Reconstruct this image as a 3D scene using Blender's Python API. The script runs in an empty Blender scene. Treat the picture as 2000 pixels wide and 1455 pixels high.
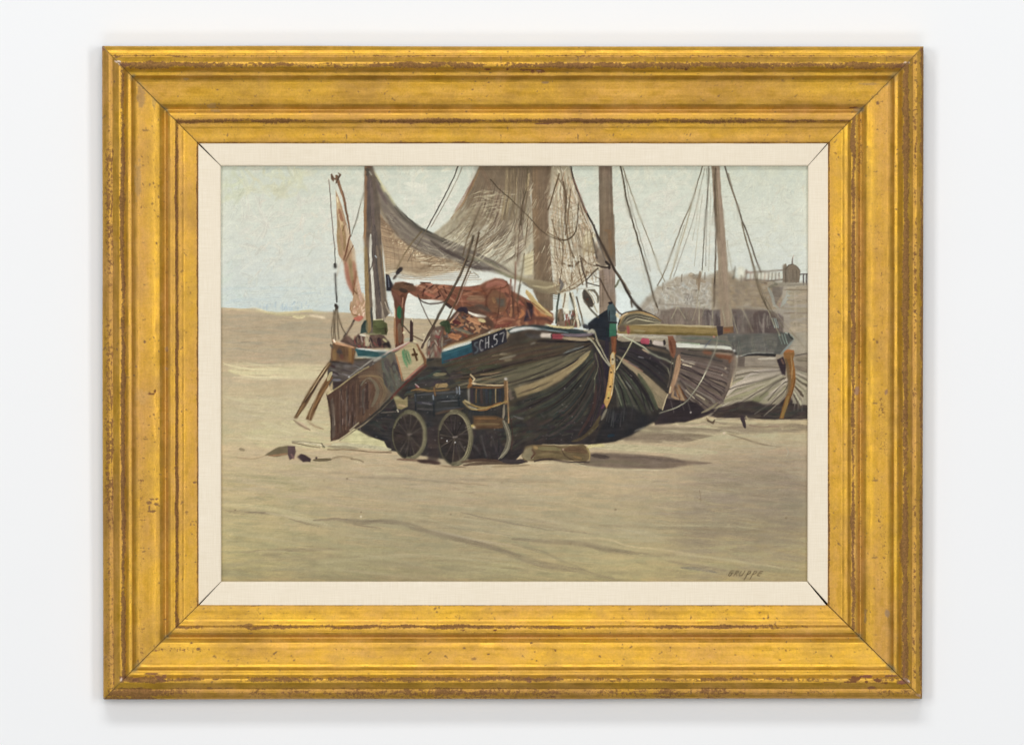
import bpy, math, random
import numpy as np
# ================================================================ camera, light, exposure
K = 0.0004                     # metres per pixel of the 2000 x 1455 photograph, at the frame's outer edge
D = 4.0                        # camera distance from that plane
Z_EDGE = 0.017                 # how far the frame's outer edge stands off the frame's back
TILT = math.radians(.35)       # the top of a hung picture leans forward
GAP = 0.002
sc = bpy.context.scene
WORLD = .27
cam = bpy.data.objects.new('camera', bpy.data.cameras.new('camera')); sc.collection.objects.link(cam); sc.camera = cam
cam.data.sensor_width = 36; cam.data.lens = 36*D/(2000*K); cam.data.clip_end = 100; cam.data.clip_start = .05
cam.location = (0, -(D+Z_EDGE+GAP), 0); cam.rotation_euler = (math.pi/2, 0, 0)
w = bpy.data.worlds.new('World'); sc.world = w; w.use_nodes = True
_nt = w.node_tree; _bg = _nt.nodes['Background']      # a pale studio: bright ceiling, darker floor and a dimmer side behind the camera
_tc = _nt.nodes.new('ShaderNodeTexCoord'); _sp = _nt.nodes.new('ShaderNodeSeparateXYZ'); _nt.links.new(_tc.outputs['Generated'], _sp.inputs[0])
_rz = _nt.nodes.new('ShaderNodeMapRange'); _rz.inputs[1].default_value = -1; _rz.inputs[2].default_value = 1; _rz.inputs[3].default_value = .50; _rz.inputs[4].default_value = 1.0; _nt.links.new(_sp.outputs['Z'], _rz.inputs[0])
_ry = _nt.nodes.new('ShaderNodeMapRange'); _ry.interpolation_type = 'SMOOTHSTEP'; _ry.inputs[1].default_value = -1; _ry.inputs[2].default_value = -.70; _ry.inputs[3].default_value = .55; _ry.inputs[4].default_value = 1.0; _nt.links.new(_sp.outputs['Y'], _ry.inputs[0])
_mu = _nt.nodes.new('ShaderNodeMath'); _mu.operation = 'MULTIPLY'; _nt.links.new(_rz.outputs[0], _mu.inputs[0]); _nt.links.new(_ry.outputs[0], _mu.inputs[1])
_ms = _nt.nodes.new('ShaderNodeMath'); _ms.operation = 'MULTIPLY'; _ms.inputs[1].default_value = WORLD; _nt.links.new(_mu.outputs[0], _ms.inputs[0]); _nt.links.new(_ms.outputs[0], _bg.inputs['Strength']); _bg.inputs['Color'].default_value = (.975, .985, 1, 1)
def area(name, loc, target, size, size_y, power, col=(1, 1, 1)):
    l = bpy.data.lights.new(name, 'AREA'); l.shape = 'RECTANGLE'; l.size = size; l.size_y = size_y; l.energy = power; l.color = col
    o = bpy.data.objects.new(name, l); sc.collection.objects.link(o); o.location = loc
    from mathutils import Vector
    o.rotation_euler = (Vector(target)-Vector(loc)).to_track_quat('-Z', 'Y').to_euler(); return o
area('softbox_or_fill', (-.3, -3.2, 3.2), (0, 0, -.1), 2.6, .8, 66, (1, .998, .99))
area('softbox_or_fill', (-2.4, -4.8, .7), (0, 0, 0), 1.0, 2.2, 62, (1, .997, .99))
area('softbox_or_fill', (2.4, -4.8, .4), (0, 0, 0), .8, 2.2, 64, (1, .997, .99))
area('softbox_or_fill', (0, -4.8, -2.5), (0, 0, 0), 2.6, .9, 36, (1, .997, .99))  # added fill from below, lightens the shadow under the frame
area('softbox_or_fill', (.2, -6.2, .9), (0, 0, 0), 2.4, 1.6, 50, (1, .997, .99))  # added frontal fill behind the camera, softens the frame's shadows on the wall
sc.render.engine = 'CYCLES'; sc.view_settings.view_transform = 'Standard'; sc.view_settings.look = 'None'
sc.view_settings.exposure = 0; sc.view_settings.gamma = 1; sc.view_settings.use_curve_mapping = False
sc.cycles.max_bounces = 6; sc.cycles.diffuse_bounces = 3; sc.cycles.glossy_bounces = 4
# ---------------------------------------------------------------- brush engine
PX0, PY0, PX1, PY1 = 426.0, 319.0, 1582.0, 1141.0     # canvas extent on the picture plane (mm x 2.5)
S = 0.8
NX = int((PX1-PX0)*S)+1; NY = int((PY1-PY0)*S)+1
rnd = random.Random(57); nr = np.random.RandomState(57)
IMG = np.zeros((NY, NX, 3), np.float32); HGT = np.zeros((NY, NX), np.float32); IDS = np.zeros((NY, NX), np.int16)
ID_NAMES = []; CUR = [0]
def sid(name):
    if name not in ID_NAMES: ID_NAMES.append(name)
    CUR[0] = ID_NAMES.index(name)
def noise_tex(n, ax, ay):
    a = nr.rand(n, n).astype(np.float32); f = np.fft.fft2(a)
    ky = np.fft.fftfreq(n)[:, None]*n; kx = np.fft.fftfreq(n)[None, :]*n
    g = np.exp(-((kx*ax/n)**2+(ky*ay/n)**2)*20); g[0, 0] = 0
    b = np.real(np.fft.ifft2(f*g)); b /= b.std()
    return b.astype(np.float32)
BR = noise_tex(512, 9.0, 0.45)      # streaks running along x
CL = noise_tex(512, 5.0, 5.0)       # soft clouds
GR = noise_tex(512, .6, .6)         # grain
def lut(T, x, y):
    return T[(y.astype(np.int32)) % 512, (x.astype(np.int32)) % 512]
def C(c): return np.array(c, np.float32)/255.0
def spline(pts, step=7.0):
    pts = [np.array(p, float) for p in pts]
    if len(pts) == 2:
        n = max(1, int(np.hypot(*(pts[1]-pts[0]))/(step*3)))
        return np.array([pts[0]+(pts[1]-pts[0])*i/n for i in range(n+1)])
    P = [2*pts[0]-pts[1]]+pts+[2*pts[-1]-pts[-2]]; out = []
    for i in range(1, len(P)-2):
        a, b, c, d = P[i-1], P[i], P[i+1], P[i+2]
        n = max(1, int(np.hypot(*(c-b))/step))
        for k in range(n):
            t = k/n
            out.append(.5*((2*b)+(c-a)*t+(2*a-5*b+4*c-d)*t*t+(3*b-3*c+d-a)*t**3))
    out.append(pts[-1]); return np.array(out)
def box(pts, pad):
    x0 = max(0, int((min(p[0] for p in pts)-PX0)*S-pad)); x1 = min(NX, int((max(p[0] for p in pts)-PX0)*S+pad)+2)
    y0 = max(0, int((min(p[1] for p in pts)-PY0)*S-pad)); y1 = min(NY, int((max(p[1] for p in pts)-PY0)*S+pad)+2)
    return x0, x1, y0, y1
def pmask(pts, soft=1.2, smooth=False):
    if smooth: pts = spline(list(pts)+[pts[0]], 9)
    pts = np.array(pts, float)
    b = box(pts, soft+1); x0, x1, y0, y1 = b
    if x1 <= x0 or y1 <= y0: return None, None
    X, Y = np.meshgrid(np.arange(x0, x1), np.arange(y0, y1)); Q = (pts-[PX0, PY0])*S
    ins = np.zeros(X.shape, bool); D = np.full(X.shape, 1e9, np.float32); n = len(Q)
    for i in range(n):
        ax, ay = Q[i]; bx_, by_ = Q[(i+1) % n]
        if ay != by_:
            c = ((ay > Y) != (by_ > Y)) & (X < (bx_-ax)*(Y-ay)/(by_-ay)+ax); ins ^= c
        sx0 = max(0, int(min(ax, bx_)-soft-2)-x0); sx1 = max(0, int(max(ax, bx_)+soft+3)-x0)
        sy0 = max(0, int(min(ay, by_)-soft-2)-y0); sy1 = max(0, int(max(ay, by_)+soft+3)-y0)
        xs = X[sy0:sy1, sx0:sx1]
        if xs.size == 0: continue
        ys = Y[sy0:sy1, sx0:sx1]; dx, dy = bx_-ax, by_-ay; L = dx*dx+dy*dy+1e-9
        t = np.clip(((xs-ax)*dx+(ys-ay)*dy)/L, 0, 1)
        d = np.hypot(xs-ax-t*dx, ys-ay-t*dy); D[sy0:sy1, sx0:sx1] = np.minimum(D[sy0:sy1, sx0:sx1], d)
    sd = np.where(ins, D, -D)
    return np.clip(.5+sd/max(soft, .6), 0, 1).astype(np.float32), b
def comp(b, A, col, h=None, setid=True):
    x0, x1, y0, y1 = b; V = IMG[y0:y1, x0:x1]; A3 = A[..., None]
    V[:] = V*(1-A3)+col*A3
    if h is not None:
        Hh = HGT[y0:y1, x0:x1]; Hh[:] = Hh*(1-.75*A)+h*A
    if setid:
        I = IDS[y0:y1, x0:x1]; I[A > .45] = CUR[0]
def poly(pts, col, a=1., soft=1.2, smooth=False, tex=.05, ang=0., setid=True, hh=.25):
    A, b = pmask(pts, soft, smooth)
    if A is None: return
    x0, x1, y0, y1 = b; X, Y = np.meshgrid(np.arange(x0, x1, dtype=np.float32), np.arange(y0, y1, dtype=np.float32))
    ca, sa = math.cos(math.radians(ang)), math.sin(math.radians(ang)); o = rnd.random()*500
    st = .5*lut(BR, (X*ca+Y*sa)*1.2+o, (-X*sa+Y*ca)*1.3+o)+.5*lut(CL, X*1.5+o, Y*1.5)
    if callable(col): cc = col(X/S+PX0, Y/S+PY0)
    else: cc = np.broadcast_to(C(col), X.shape+(3,))
    cc = cc*(1+tex*st[..., None])+tex*.12*lut(CL, X+o*2, Y)[..., None]*np.array([1, .5, .1], np.float32)
    comp(b, A*a, cc, hh+.12*st, setid)
def grad(stops, horiz=False):
    xs = [s[0] for s in stops]; cs = np.array([s[1] for s in stops], float)/255
    def f(X, Y):
        q = X if horiz else Y
        return np.stack([np.interp(q, xs, cs[:, k]) for k in range(3)], -1).astype(np.float32)
    return f
def stroke(pts, w, col, a=1., taper=.25, dry=.0, var=.06, thick=.6, setid=True, clip=None, straight=False, col2=None):
    """w: width in picture units (number or (start, end)); dry: how broken the paint is"""
    P = np.array(pts, float) if straight else spline(pts, 7 if len(pts) > 2 else 9)
    w0, w1 = (w if isinstance(w, tuple) else (w, w)); wm = max(w0, w1)
    Q = (P-[PX0, PY0])*S; b = box(P, wm*S/2+2); x0, x1, y0, y1 = b
    if x1 <= x0 or y1 <= y0: return
    D = np.full((y1-y0, x1-x0), 1e6, np.float32); U = np.zeros_like(D); V = np.zeros_like(D)
    seg = np.hypot(*(Q[1:]-Q[:-1]).T); cum = np.concatenate([[0], np.cumsum(seg)]); L = cum[-1]+1e-6; r = wm*S/2+2
    for i in range(len(Q)-1):
        ax, ay = Q[i]; bx_, by_ = Q[i+1]; dx, dy = bx_-ax, by_-ay; l = math.hypot(dx, dy)+1e-9
        sx0 = max(0, int(min(ax, bx_)-r)-x0); sx1 = max(0, int(max(ax, bx_)+r+2)-x0)
        sy0 = max(0, int(min(ay, by_)-r)-y0); sy1 = max(0, int(max(ay, by_)+r+2)-y0)
        sub = D[sy0:sy1, sx0:sx1]
        if sub.size == 0: continue
        Y, X = np.mgrid[sy0+y0:sy0+y0+sub.shape[0], sx0+x0:sx0+x0+sub.shape[1]].astype(np.float32)
        t = np.clip(((X-ax)*dx+(Y-ay)*dy)/(l*l), 0, 1); ex = X-ax-t*dx; ey = Y-ay-t*dy; d = np.hypot(ex, ey); m = d < sub
        sub[m] = d[m]; U[sy0:sy1, sx0:sx1][m] = (cum[i]+t*l)[m]; V[sy0:sy1, sx0:sx1][m] = ((dx*ey-dy*ex)/l)[m]
    u = U/L; ww = (w0+(w1-w0)*u)*S
    if taper > 0: ww = ww*(np.clip(u/taper, 0, 1)**.5*.75+.25)*(np.clip((1-u)/taper, 0, 1)**.5*.75+.25)
    eff = np.maximum(ww, 1.0); A = np.clip((eff/2+.5)-D, 0, 1)*np.minimum(1, ww)
    o = rnd.random()*512; bs = lut(BR, U*1.5+o, V*(2.2 if wm > 3 else 1.)*1.0+o*3+256)
    if dry > 0: A = A*np.clip(1.0-dry*(.55+.75*bs)*(.4+.8*u), 0, 1)
    if clip is not None:
        M, mb = clip; full = np.zeros_like(A); ix0, ix1 = max(x0, mb[0]), min(x1, mb[1]); iy0, iy1 = max(y0, mb[2]), min(y1, mb[3])
        if ix1 <= ix0 or iy1 <= iy0: return
        full[iy0-y0:iy1-y0, ix0-x0:ix1-x0] = M[iy0-mb[2]:iy1-mb[2], ix0-mb[0]:ix1-mb[0]]; A = A*full
    cc = C(col)
    if col2 is not None: cc = cc+(C(col2)-cc)*u[..., None]
    cc = np.clip(cc*(1+var*bs[..., None]), 0, 1)
    edge = np.clip(D/(ww/2+1e-3), 0, 1)
    comp(b, A*a, cc, thick*(.55+.2*edge**3+.28*bs)*min(1, .3+wm/9), setid)
def line(pts, w, col, a=1., **k):
    k.setdefault('taper', .0); k.setdefault('var', .10); k.setdefault('thick', .45); stroke(pts, w, col, a, **k)
def jit(c, j): 
    q = rnd.gauss(0, j); return tuple(max(0, min(255, v*(1+q)+rnd.gauss(0, j*30))) for v in c)
def dabs(pts, n, ln, w, ang, cols, a=.8, j=.03, dry=.3, spread=12, curve=.08, soft=1.5, thick=.5, setid=False, smooth=False, grow=0):
    clip = pmask(pts, soft, smooth); M, b = clip
    if M is None: return
    ys, xs = np.nonzero(M > .5)
    if len(xs) == 0: return
    for _ in range(n):
        k = rnd.randrange(len(xs)); x = (xs[k]+b[0])/S+PX0; y = (ys[k]+b[2])/S+PY0
        g = ang(x, y) if callable(ang) else ang
        g = math.radians(g+rnd.gauss(0, spread)); l = rnd.uniform(*ln)/2; dx, dy = math.cos(g)*l, math.sin(g)*l; cv = rnd.gauss(0, curve)*l
        cl = cols(x, y) if callable(cols) else rnd.choice(cols)
        stroke([(x-dx, y-dy), (x-dy*0+cv*math.sin(g), y+cv*math.cos(g)), (x+dx, y+dy)], rnd.uniform(*w), jit(cl, j), a, .3, dry, .05, thick, setid, clip)
def loft(A, B, n, cols, w, a=.9, j=.05, dry=.2, t0=0., t1=1., wob=.4, thick=.5, setid=False, trim=0.0, clip=None, var=.07):
    """n strokes running between curve A and curve B (same direction)"""
    m = 9; cum = lambda P: np.concatenate([[0], np.cumsum(np.hypot(*(P[1:]-P[:-1]).T))])
    def res(c):
        P = spline(c, 6); u = cum(P); u = u/u[-1]; q = np.linspace(0, 1, m); return np.stack([np.interp(q, u, P[:, 0]), np.interp(q, u, P[:, 1])], 1)
    a_, b_ = res(A), res(B)
    for i in range(n):
        t = t0+(t1-t0)*((i+.5+rnd.gauss(0, .18))/n); P = a_*(1-t)+b_*t+nr.randn(m, 2)*wob
        if trim > 0:
            s0 = rnd.random()*trim; s1 = 1-rnd.random()*trim; q = np.linspace(s0, s1, m); P = np.stack([np.interp(q, np.linspace(0, 1, m), P[:, 0]), np.interp(q, np.linspace(0, 1, m), P[:, 1])], 1)
        c = cols(t) if callable(cols) else cols[i % len(cols)]
        stroke([tuple(p) for p in P], w if not callable(w) else w(t), jit(c, j), a, .15, dry, var, thick, setid, clip)
def splat(x, y, r, col, a=1., n=1, thick=.8):
    for _ in range(n): stroke([(x-r*.5+rnd.gauss(0, .3), y), (x+r*.5, y+rnd.gauss(0, r*.2))], r, col, a, .3, .0, .05, thick, False)
# ================================================================ the picture
# ---- sky
sid('painted_sky')
sky = grad([(319, (193, 199, 184)), (345, (203, 206, 190)), (420, (209, 211, 196)), (520, (207, 210, 200)), (600, (202, 209, 202))])
poly([(420, 310), (1590, 310), (1590, 760), (420, 760)], sky, tex=.012, hh=.2)
def skyc(x, y):
    c = np.array([216, 213, 198.])+ (np.array([-11, -2, 3])*max(0, (y-480)/120.))
    if y < 400: c += np.array([-3, -1, -6])*(1-(y-320)/80)
    if x > 1400: c += np.array([-7, -4, -5])
    if x < 470: c += np.array([-5, 0, 1])
    if 800 < x < 940 and y < 460: c += np.array([9, 8, 8])
    if 430 < x < 600 and 335 < y < 390: c += np.array([-6, -6, -18])
    return tuple(c)
FULL = [(422, 314), (1588, 314), (1588, 620), (422, 620)]
dabs(FULL, 1500, (16, 46), (5, 11), lambda x, y: rnd.choice([0, 0, 60, 100, 160]), lambda x, y: skyc(x, y), .5, .012, .45, 20, thick=.45)
dabs(FULL, 500, (8, 26), (3, 6), lambda x, y: rnd.choice([10, 90, 140]), lambda x, y: tuple(np.array(skyc(x, y))+rnd.choice([(7, 5, -2), (-6, 1, 5), (8, 0, -6), (-8, -6, -9)])), .38, .012, .5, 25, thick=.45)
dabs([(432, 560), (900, 560), (900, 616), (432, 616)], 120, (20, 60), (4, 8), 0, [(201, 209, 204), (196, 206, 203), (207, 213, 205)], .5, .01, .5, 6)
dabs([(500, 590), (600, 588), (610, 606), (500, 607)], 40, (4, 14), (2, 4), 100, [(168, 186, 196)], .35, .02, .5, 10)
# bright sky glimpsed below the drying nets
poly([(790, 535), (880, 540), (900, 525), (1030, 530), (1060, 572), (1080, 640), (760, 640), (775, 560)], (219, 220, 208), .8, 14, True, .02)
dabs([(800, 560), (1040, 545), (1060, 620), (790, 625)], 110, (14, 40), (3, 7), 8, [(226, 226, 214), (218, 222, 212), (232, 229, 214)], .55, .01, .4, 8)
poly([(1195, 560), (1225, 575), (1245, 600), (1240, 615), (1205, 612)], (219, 226, 220), .85, 6, False, .02)
poly([(1140, 540), (1175, 540), (1172, 620), (1150, 625), (1125, 610)], (222, 222, 208), .8, 6, False, .02)
# ---- sand
sid('painted_beach')
hz = [(422, 601), (452, 603), (475, 606), (500, 605), (520, 610), (545, 612), (570, 609), (600, 607), (640, 609), (720, 613), (800, 622), (870, 624), (1000, 640), (1590, 660)]
sand = grad([(600, (178, 163, 137)), (625, (170, 157, 132)), (700, (173, 160, 134)), (728, (184, 170, 138)), (745, (187, 171, 141)), (800, (190, 176, 140)), (850, (189, 178, 140)), (885, (186, 168, 135)), (960, (178, 163, 129)), (1040, (176, 163, 123)), (1100, (171, 159, 117)), (1141, (156, 145, 108))])
poly(hz+[(1590, 1150), (422, 1150)], sand, 1, 1.5, False, .02, 0)
SOFT=1
def sandc(x, y):
    c = np.array([np.interp(y, [600, 625, 700, 728, 745, 800, 850, 885, 960, 1040, 1100, 1141], v) for v in ([178, 171, 174, 185, 188, 191, 188, 185, 178, 176, 171, 160], [163, 158, 161, 170, 172, 177, 176, 168, 163, 163, 159, 148], [137, 132, 134, 138, 142, 141, 139, 135, 128, 122, 116, 110])])
    c += np.array([18, 9, 3.])
    if y > 820: c += np.array([-15, -15, -11])*max(0, min(1, (x-1230)/340.))
    if y > 900: c += np.array([-3, 0, -6])*max(0, min(1, (700-x)/270.))
    return tuple(c)
SA = hz+[(1590, 1150), (422, 1150)]
dabs(SA, 1900, (30, 110), (4, 10), lambda x, y: 0 if y < 900 else (4 if x < 900 else 3), sandc, .5, .022, .45, 4, curve=.03, thick=.5)
dabs(SA, 1500, (20, 90), (1.5, 3.5), lambda x, y: 0 if y < 900 else 4, lambda x, y: tuple(np.array(sandc(x, y))+rnd.choice([(9, 8, 2), (-10, -9, -8), (8, 3, 4), (-5, -1, -7), (12, 12, 4)])), .42, .02, .5, 4, curve=.03, thick=.6)
# right edge and foreground turns duller
dabs([(1350, 900), (1590, 880), (1590, 1150), (1300, 1150)], 260, (40, 110), (6, 12), 4, [(158, 142, 115), (164, 149, 122), (152, 139, 112), (166, 150, 120)], .35, .02, .5, 5, soft=70)
dabs([(422, 1080), (1000, 1100), (1590, 1100), (1590, 1150), (422, 1150)], 160, (40, 100), (5, 10), 2, [(150, 140, 106), (158, 149, 112), (144, 133, 103)], .35, .02, .5, 4, soft=70)
dabs([(422, 880), (640, 900), (620, 1130), (422, 1140)], 120, (30, 80), (5, 10), 3, [(160, 152, 112), (156, 149, 112), (168, 158, 118)], .35, .02, .5, 4, soft=70)
# dune crest, lights
line([(428, 602), (470, 604), (500, 603), (520, 609), (545, 613), (575, 609), (610, 606)], 2.4, (206, 188, 146), .9)
line([(436, 602), (475, 605), (500, 604)], 1.1, (165, 128, 92), .8)
stroke([(500, 606), (530, 611), (560, 611), (600, 608), (630, 613)], 3.6, (207, 193, 148), .9, dry=.3)
stroke([(515, 612), (560, 615), (600, 617), (630, 620)], 4, (202, 190, 142), .7, dry=.5)
stroke([(572, 619), (588, 620), (596, 618)], 5, (216, 200, 150), .95)
stroke([(604, 616), (620, 617), (636, 622)], 5.5, (232, 212, 176), .95)
stroke([(600, 614), (650, 617), (720, 622)], 5, (186, 168, 138), .7, dry=.4)
for y, dx in ((712, 0), (716, 8), (722, 16), (727, 60), (730, 110)):
    stroke([(438+dx, y), (480+dx, y+8), (560+dx, y+6), (640, y+rnd.uniform(2, 10))], 4.2, rnd.choice([(214, 200, 150), (206, 192, 148), (210, 198, 158)]), .6, .4, .45)
stroke([(446, 724), (478, 729), (500, 728)], 8, (213, 202, 148), .8, dry=.35)
stroke([(470, 733), (520, 736), (560, 734)], 2.6, (226, 210, 162), .8, dry=.3)
stroke([(520, 721), (560, 725), (590, 733), (625, 729)], 3, (216, 200, 160), .8, dry=.3)
stroke([(566, 728), (583, 733)], 2.6, (228, 212, 176), .8)
stroke([(590, 683), (620, 686)], 3, (184, 170, 142), .7, dry=.4)
stroke([(575, 692), (610, 695)], 3, (156, 146, 120), .6, dry=.4)
for x, y, l in ((455, 671, 16), (470, 668, 20), (560, 642, 16), (463, 692, 12), (466, 708, 8), (500, 630, 30), (575, 655, 30)):
    stroke([(x, y), (x+l, y-1)], 3, (150, 136, 112), .4, dry=.4)
# lit sand behind the leeboard, around the struts
poly([(440, 820), (560, 845), (640, 815), (640, 745), (560, 740), (432, 760)], (194, 178, 140), .55, 20, True, .04)
dabs([(560, 800), (650, 780), (655, 860), (700, 850), (760, 868), (760, 880), (520, 880), (460, 850)], 90, (18, 60), (4, 8), 8, [(206, 196, 150), (200, 188, 142), (204, 190, 150), (210, 200, 148)], .5, .02, .35, 6, soft=24)
poly([(690, 838), (702, 836), (740, 852), (766, 862), (768, 876), (700, 868), (664, 862)], (200, 192, 143), .95, 2)
dabs([(432, 868), (760, 885), (760, 940), (432, 930)], 110, (24, 80), (4, 8), 3, [(194, 174, 140), (188, 172, 134), (198, 178, 146)], .5, .02, .4, 4, soft=24)
for _ in range(26):
    y = rnd.uniform(712, 738); x = rnd.uniform(432, 600); stroke([(x, y), (x+rnd.uniform(30, 70), y+rnd.uniform(-3, 5)), (x+rnd.uniform(80, 130), y+rnd.uniform(-2, 6))], rnd.uniform(2, 5), jit((215, 201, 158), .02), .45, .4, .3)
dabs([(440, 770), (640, 760), (640, 850), (560, 870), (440, 850)], 80, (24, 80), (4, 10), 6, [(199, 184, 150), (205, 192, 150), (193, 178, 146), (208, 197, 156)], .4, .015, .3, 6, soft=30)
dabs([(432, 905), (1100, 925), (1100, 985), (432, 985)], 120, (30, 110), (3, 8), 2, [(190, 172, 140), (184, 170, 132), (178, 160, 132), (194, 178, 140)], .4, .02, .4, 4, soft=30)
dabs([(900, 1000), (1300, 1020), (1300, 1060), (900, 1030)], 70, (40, 120), (3, 8), 6, [(194, 180, 140), (184, 168, 136), (198, 184, 142)], .4, .02, .4, 4, soft=30)
dabs([(1200, 905), (1560, 900), (1560, 1000), (1200, 1010)], 90, (40, 120), (3, 8), 2, [(176, 157, 132), (168, 150, 126), (182, 165, 136)], .4, .02, .4, 4, soft=30)
dabs([(640, 1060), (1000, 1085), (1050, 1130), (600, 1130)], 90, (40, 110), (4, 9), 4, [(182, 170, 120), (174, 160, 114), (186, 173, 126)], .4, .02, .4, 5, soft=30)
for _ in range(40):
    y = rnd.uniform(760, 860); x = rnd.uniform(432, 600); L = rnd.uniform(30, 110)
    stroke([(x, y), (x+L*.5, y+rnd.uniform(-2, 6)), (min(x+L, 640), y+rnd.uniform(0, 10))], rnd.uniform(3, 8), rnd.choice([(210, 198, 158), (202, 188, 146), (194, 178, 148)]), .3, .4, .3)
for p, w_, c_ in (([(436, 709), (460, 716), (500, 722), (560, 722), (620, 728)], 4, (222, 209, 164)), ([(446, 724), (490, 729), (540, 727), (600, 734), (640, 733)], 7, (214, 201, 156)), ([(470, 735), (540, 738), (620, 736)], 4, (220, 207, 166)), ([(520, 717), (570, 720), (630, 722)], 3, (206, 193, 152)), ([(500, 606), (540, 611), (600, 608), (640, 612)], 4, (212, 198, 152)), ([(440, 604), (490, 607), (520, 611)], 3, (210, 190, 148))):
    stroke(p, w_, c_, .85, .3, .35, .04, .7)
# tracks sweeping through the foreground
def tr(p, w, c, a=.5, dry=.4): stroke(p, w, c, a, .35, dry, .05, .6)
DK = (140, 126, 103); LT = (206, 192, 146)
tr([(432, 986), (500, 989), (560, 1000), (640, 1024)], 9, LT, .5); tr([(436, 996), (470, 1000), (530, 1003)], 8, DK, .45)
tr([(480, 1000), (540, 1004), (590, 1020), (650, 1034)], 4, DK, .6); tr([(520, 1001), (580, 1012), (646, 1027)], 6, (199, 185, 148), .6)
tr([(612, 1016), (660, 1014), (700, 1021), (740, 1018), (790, 1022), (850, 1040), (930, 1060), (1005, 1082)], 9, DK, .62)
tr([(640, 1012), (700, 1016), (780, 1020)], 5, (132, 119, 100), .5); tr([(690, 1024), (745, 1032)], 3, DK, .6)
tr([(800, 1030), (880, 1050), (960, 1068), (1040, 1096), (1120, 1112), (1200, 1130)], 12, DK, .5)
tr([(760, 1004), (820, 1010), (900, 1030), (1000, 1048)], 5, LT, .5); tr([(840, 1034), (920, 1052), (1000, 1066)], 5, (196, 180, 148), .6)
tr([(850, 1030), (920, 1034), (1000, 1046)], 2.5, DK, .5); tr([(900, 1000), (980, 1018), (1080, 1034), (1170, 1043)], 3.4, (148, 134, 112), .6)
tr([(1000, 1020), (1060, 1030), (1110, 1040), (1180, 1050)], 2.6, LT, .6); tr([(1000, 1052), (1060, 1056), (1140, 1062), (1230, 1080), (1320, 1084)], 10, DK, .55)
tr([(1100, 1052), (1180, 1052), (1230, 1066), (1300, 1074), (1360, 1084)], 4, (214, 192, 142), .75); tr([(1320, 1082), (1400, 1090), (1480, 1102), (1560, 1112)], 4, LT, .5)
tr([(1140, 1062), (1180, 1074), (1240, 1078)], 8, (126, 114, 94), .45); tr([(1330, 1108), (1370, 1112), (1400, 1118)], 7, (128, 122, 112), .55); tr([(1300, 1094), (1350, 1104), (1420, 1114)], 6, DK, .5)
tr([(1170, 1026), (1260, 1028), (1350, 1032), (1440, 1030)], 8, DK, .3); tr([(1250, 1026), (1360, 1026), (1460, 1030), (1540, 1042)], 3.4, LT, .45)
tr([(1360, 1032), (1430, 1036), (1540, 1038)], 7, (150, 130, 100), .4)
tr([(470, 1078), (560, 1074), (670, 1072)], 7, DK, .5); tr([(510, 1084), (550, 1082)], 8, (140, 128, 106), .45); tr([(500, 1077), (560, 1076)], 2.4, LT, .6)
tr([(432, 1106), (520, 1094), (600, 1088), (700, 1086)], 12, (160, 146, 116), .4); tr([(620, 1100), (740, 1088), (860, 1080)], 7, LT, .35)
tr([(1000, 1062), (1060, 1078), (1100, 1096), (1160, 1120)], 6, (146, 134, 106), .5); tr([(1040, 1100), (1090, 1110)], 8, (138, 124, 100), .5); tr([(1000, 1082), (1020, 1086)], 6, (128, 116, 92), .5)
tr([(680, 931), (720, 933), (780, 934), (880, 942), (960, 948)], 5, DK, .38); tr([(640, 923), (690, 924)], 4, (150, 140, 118), .6); tr([(730, 925), (790, 926)], 4, LT, .7)
tr([(860, 960), (940, 958), (1020, 960)], 3, LT, .4); tr([(540, 968), (600, 972), (680, 990), (760, 996)], 5, (196, 174, 142), .5); tr([(900, 936), (1000, 938), (1100, 940)], 8, (160, 142, 114), .4)
for x, y in ((678, 934), (633, 938), (980, 942), (880, 1004), (705, 1000), (1114, 1062), (1535, 1012), (1366, 975), (1202, 995), (460, 996)):
    splat(x, y, rnd.uniform(2.5, 4.5), (126, 108, 84), .6)
splat(705, 1008, 4, (232, 218, 180), .8); splat(1362, 972, 2, (120, 105, 85), .6)
line([(1366, 958), (1369, 978)], 1.4, (130, 112, 86), .7); line([(1522, 1050), (1528, 1056), (1524, 1062)], 1.4, (206, 190, 150), .8)
# shadows the boats are painted with on the sand (right middle ground)
dabs([(1200, 858), (1270, 832), (1380, 822), (1470, 828), (1574, 826), (1590, 842), (1400, 850), (1330, 866), (1220, 866)], 90, (30, 90), (4, 8), 2, [(146, 130, 106), (136, 121, 100), (156, 140, 116)], .55, .03, .35, 3)
stroke([(1205, 857), (1280, 852), (1350, 858)], 12, (128, 113, 95), .7, .3, .25); stroke([(1250, 836), (1330, 838), (1400, 848)], 5, (138, 124, 102), .6, dry=.3)
stroke([(1272, 830), (1330, 832), (1380, 828)], 4, (206, 182, 150), .75, dry=.3); stroke([(1310, 843), (1380, 846), (1440, 852)], 4, (194, 178, 144), .6, dry=.3)
stroke([(1405, 843), (1425, 840), (1470, 852), (1500, 864), (1530, 872)], 4, (186, 172, 140), .7, dry=.3); stroke([(1420, 846), (1450, 856), (1490, 868), (1525, 873)], 3, (130, 114, 92), .65, dry=.3)
splat(1414, 846, 4, (222, 200, 170), .9); splat(1528, 838, 3, (206, 184, 150), .8)
stroke([(1535, 873), (1540, 882), (1536, 892)], 3, (180, 168, 140), .7)
stroke([(1150, 870), (1220, 874), (1330, 880), (1400, 884)], 13, (196, 184, 142), .85, .3, .2); stroke([(1146, 874), (1160, 870), (1180, 870)], 7, (216, 198, 130), .95)
stroke([(1250, 882), (1330, 884), (1380, 892)], 4, (200, 186, 144), .6, dry=.4)
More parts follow.
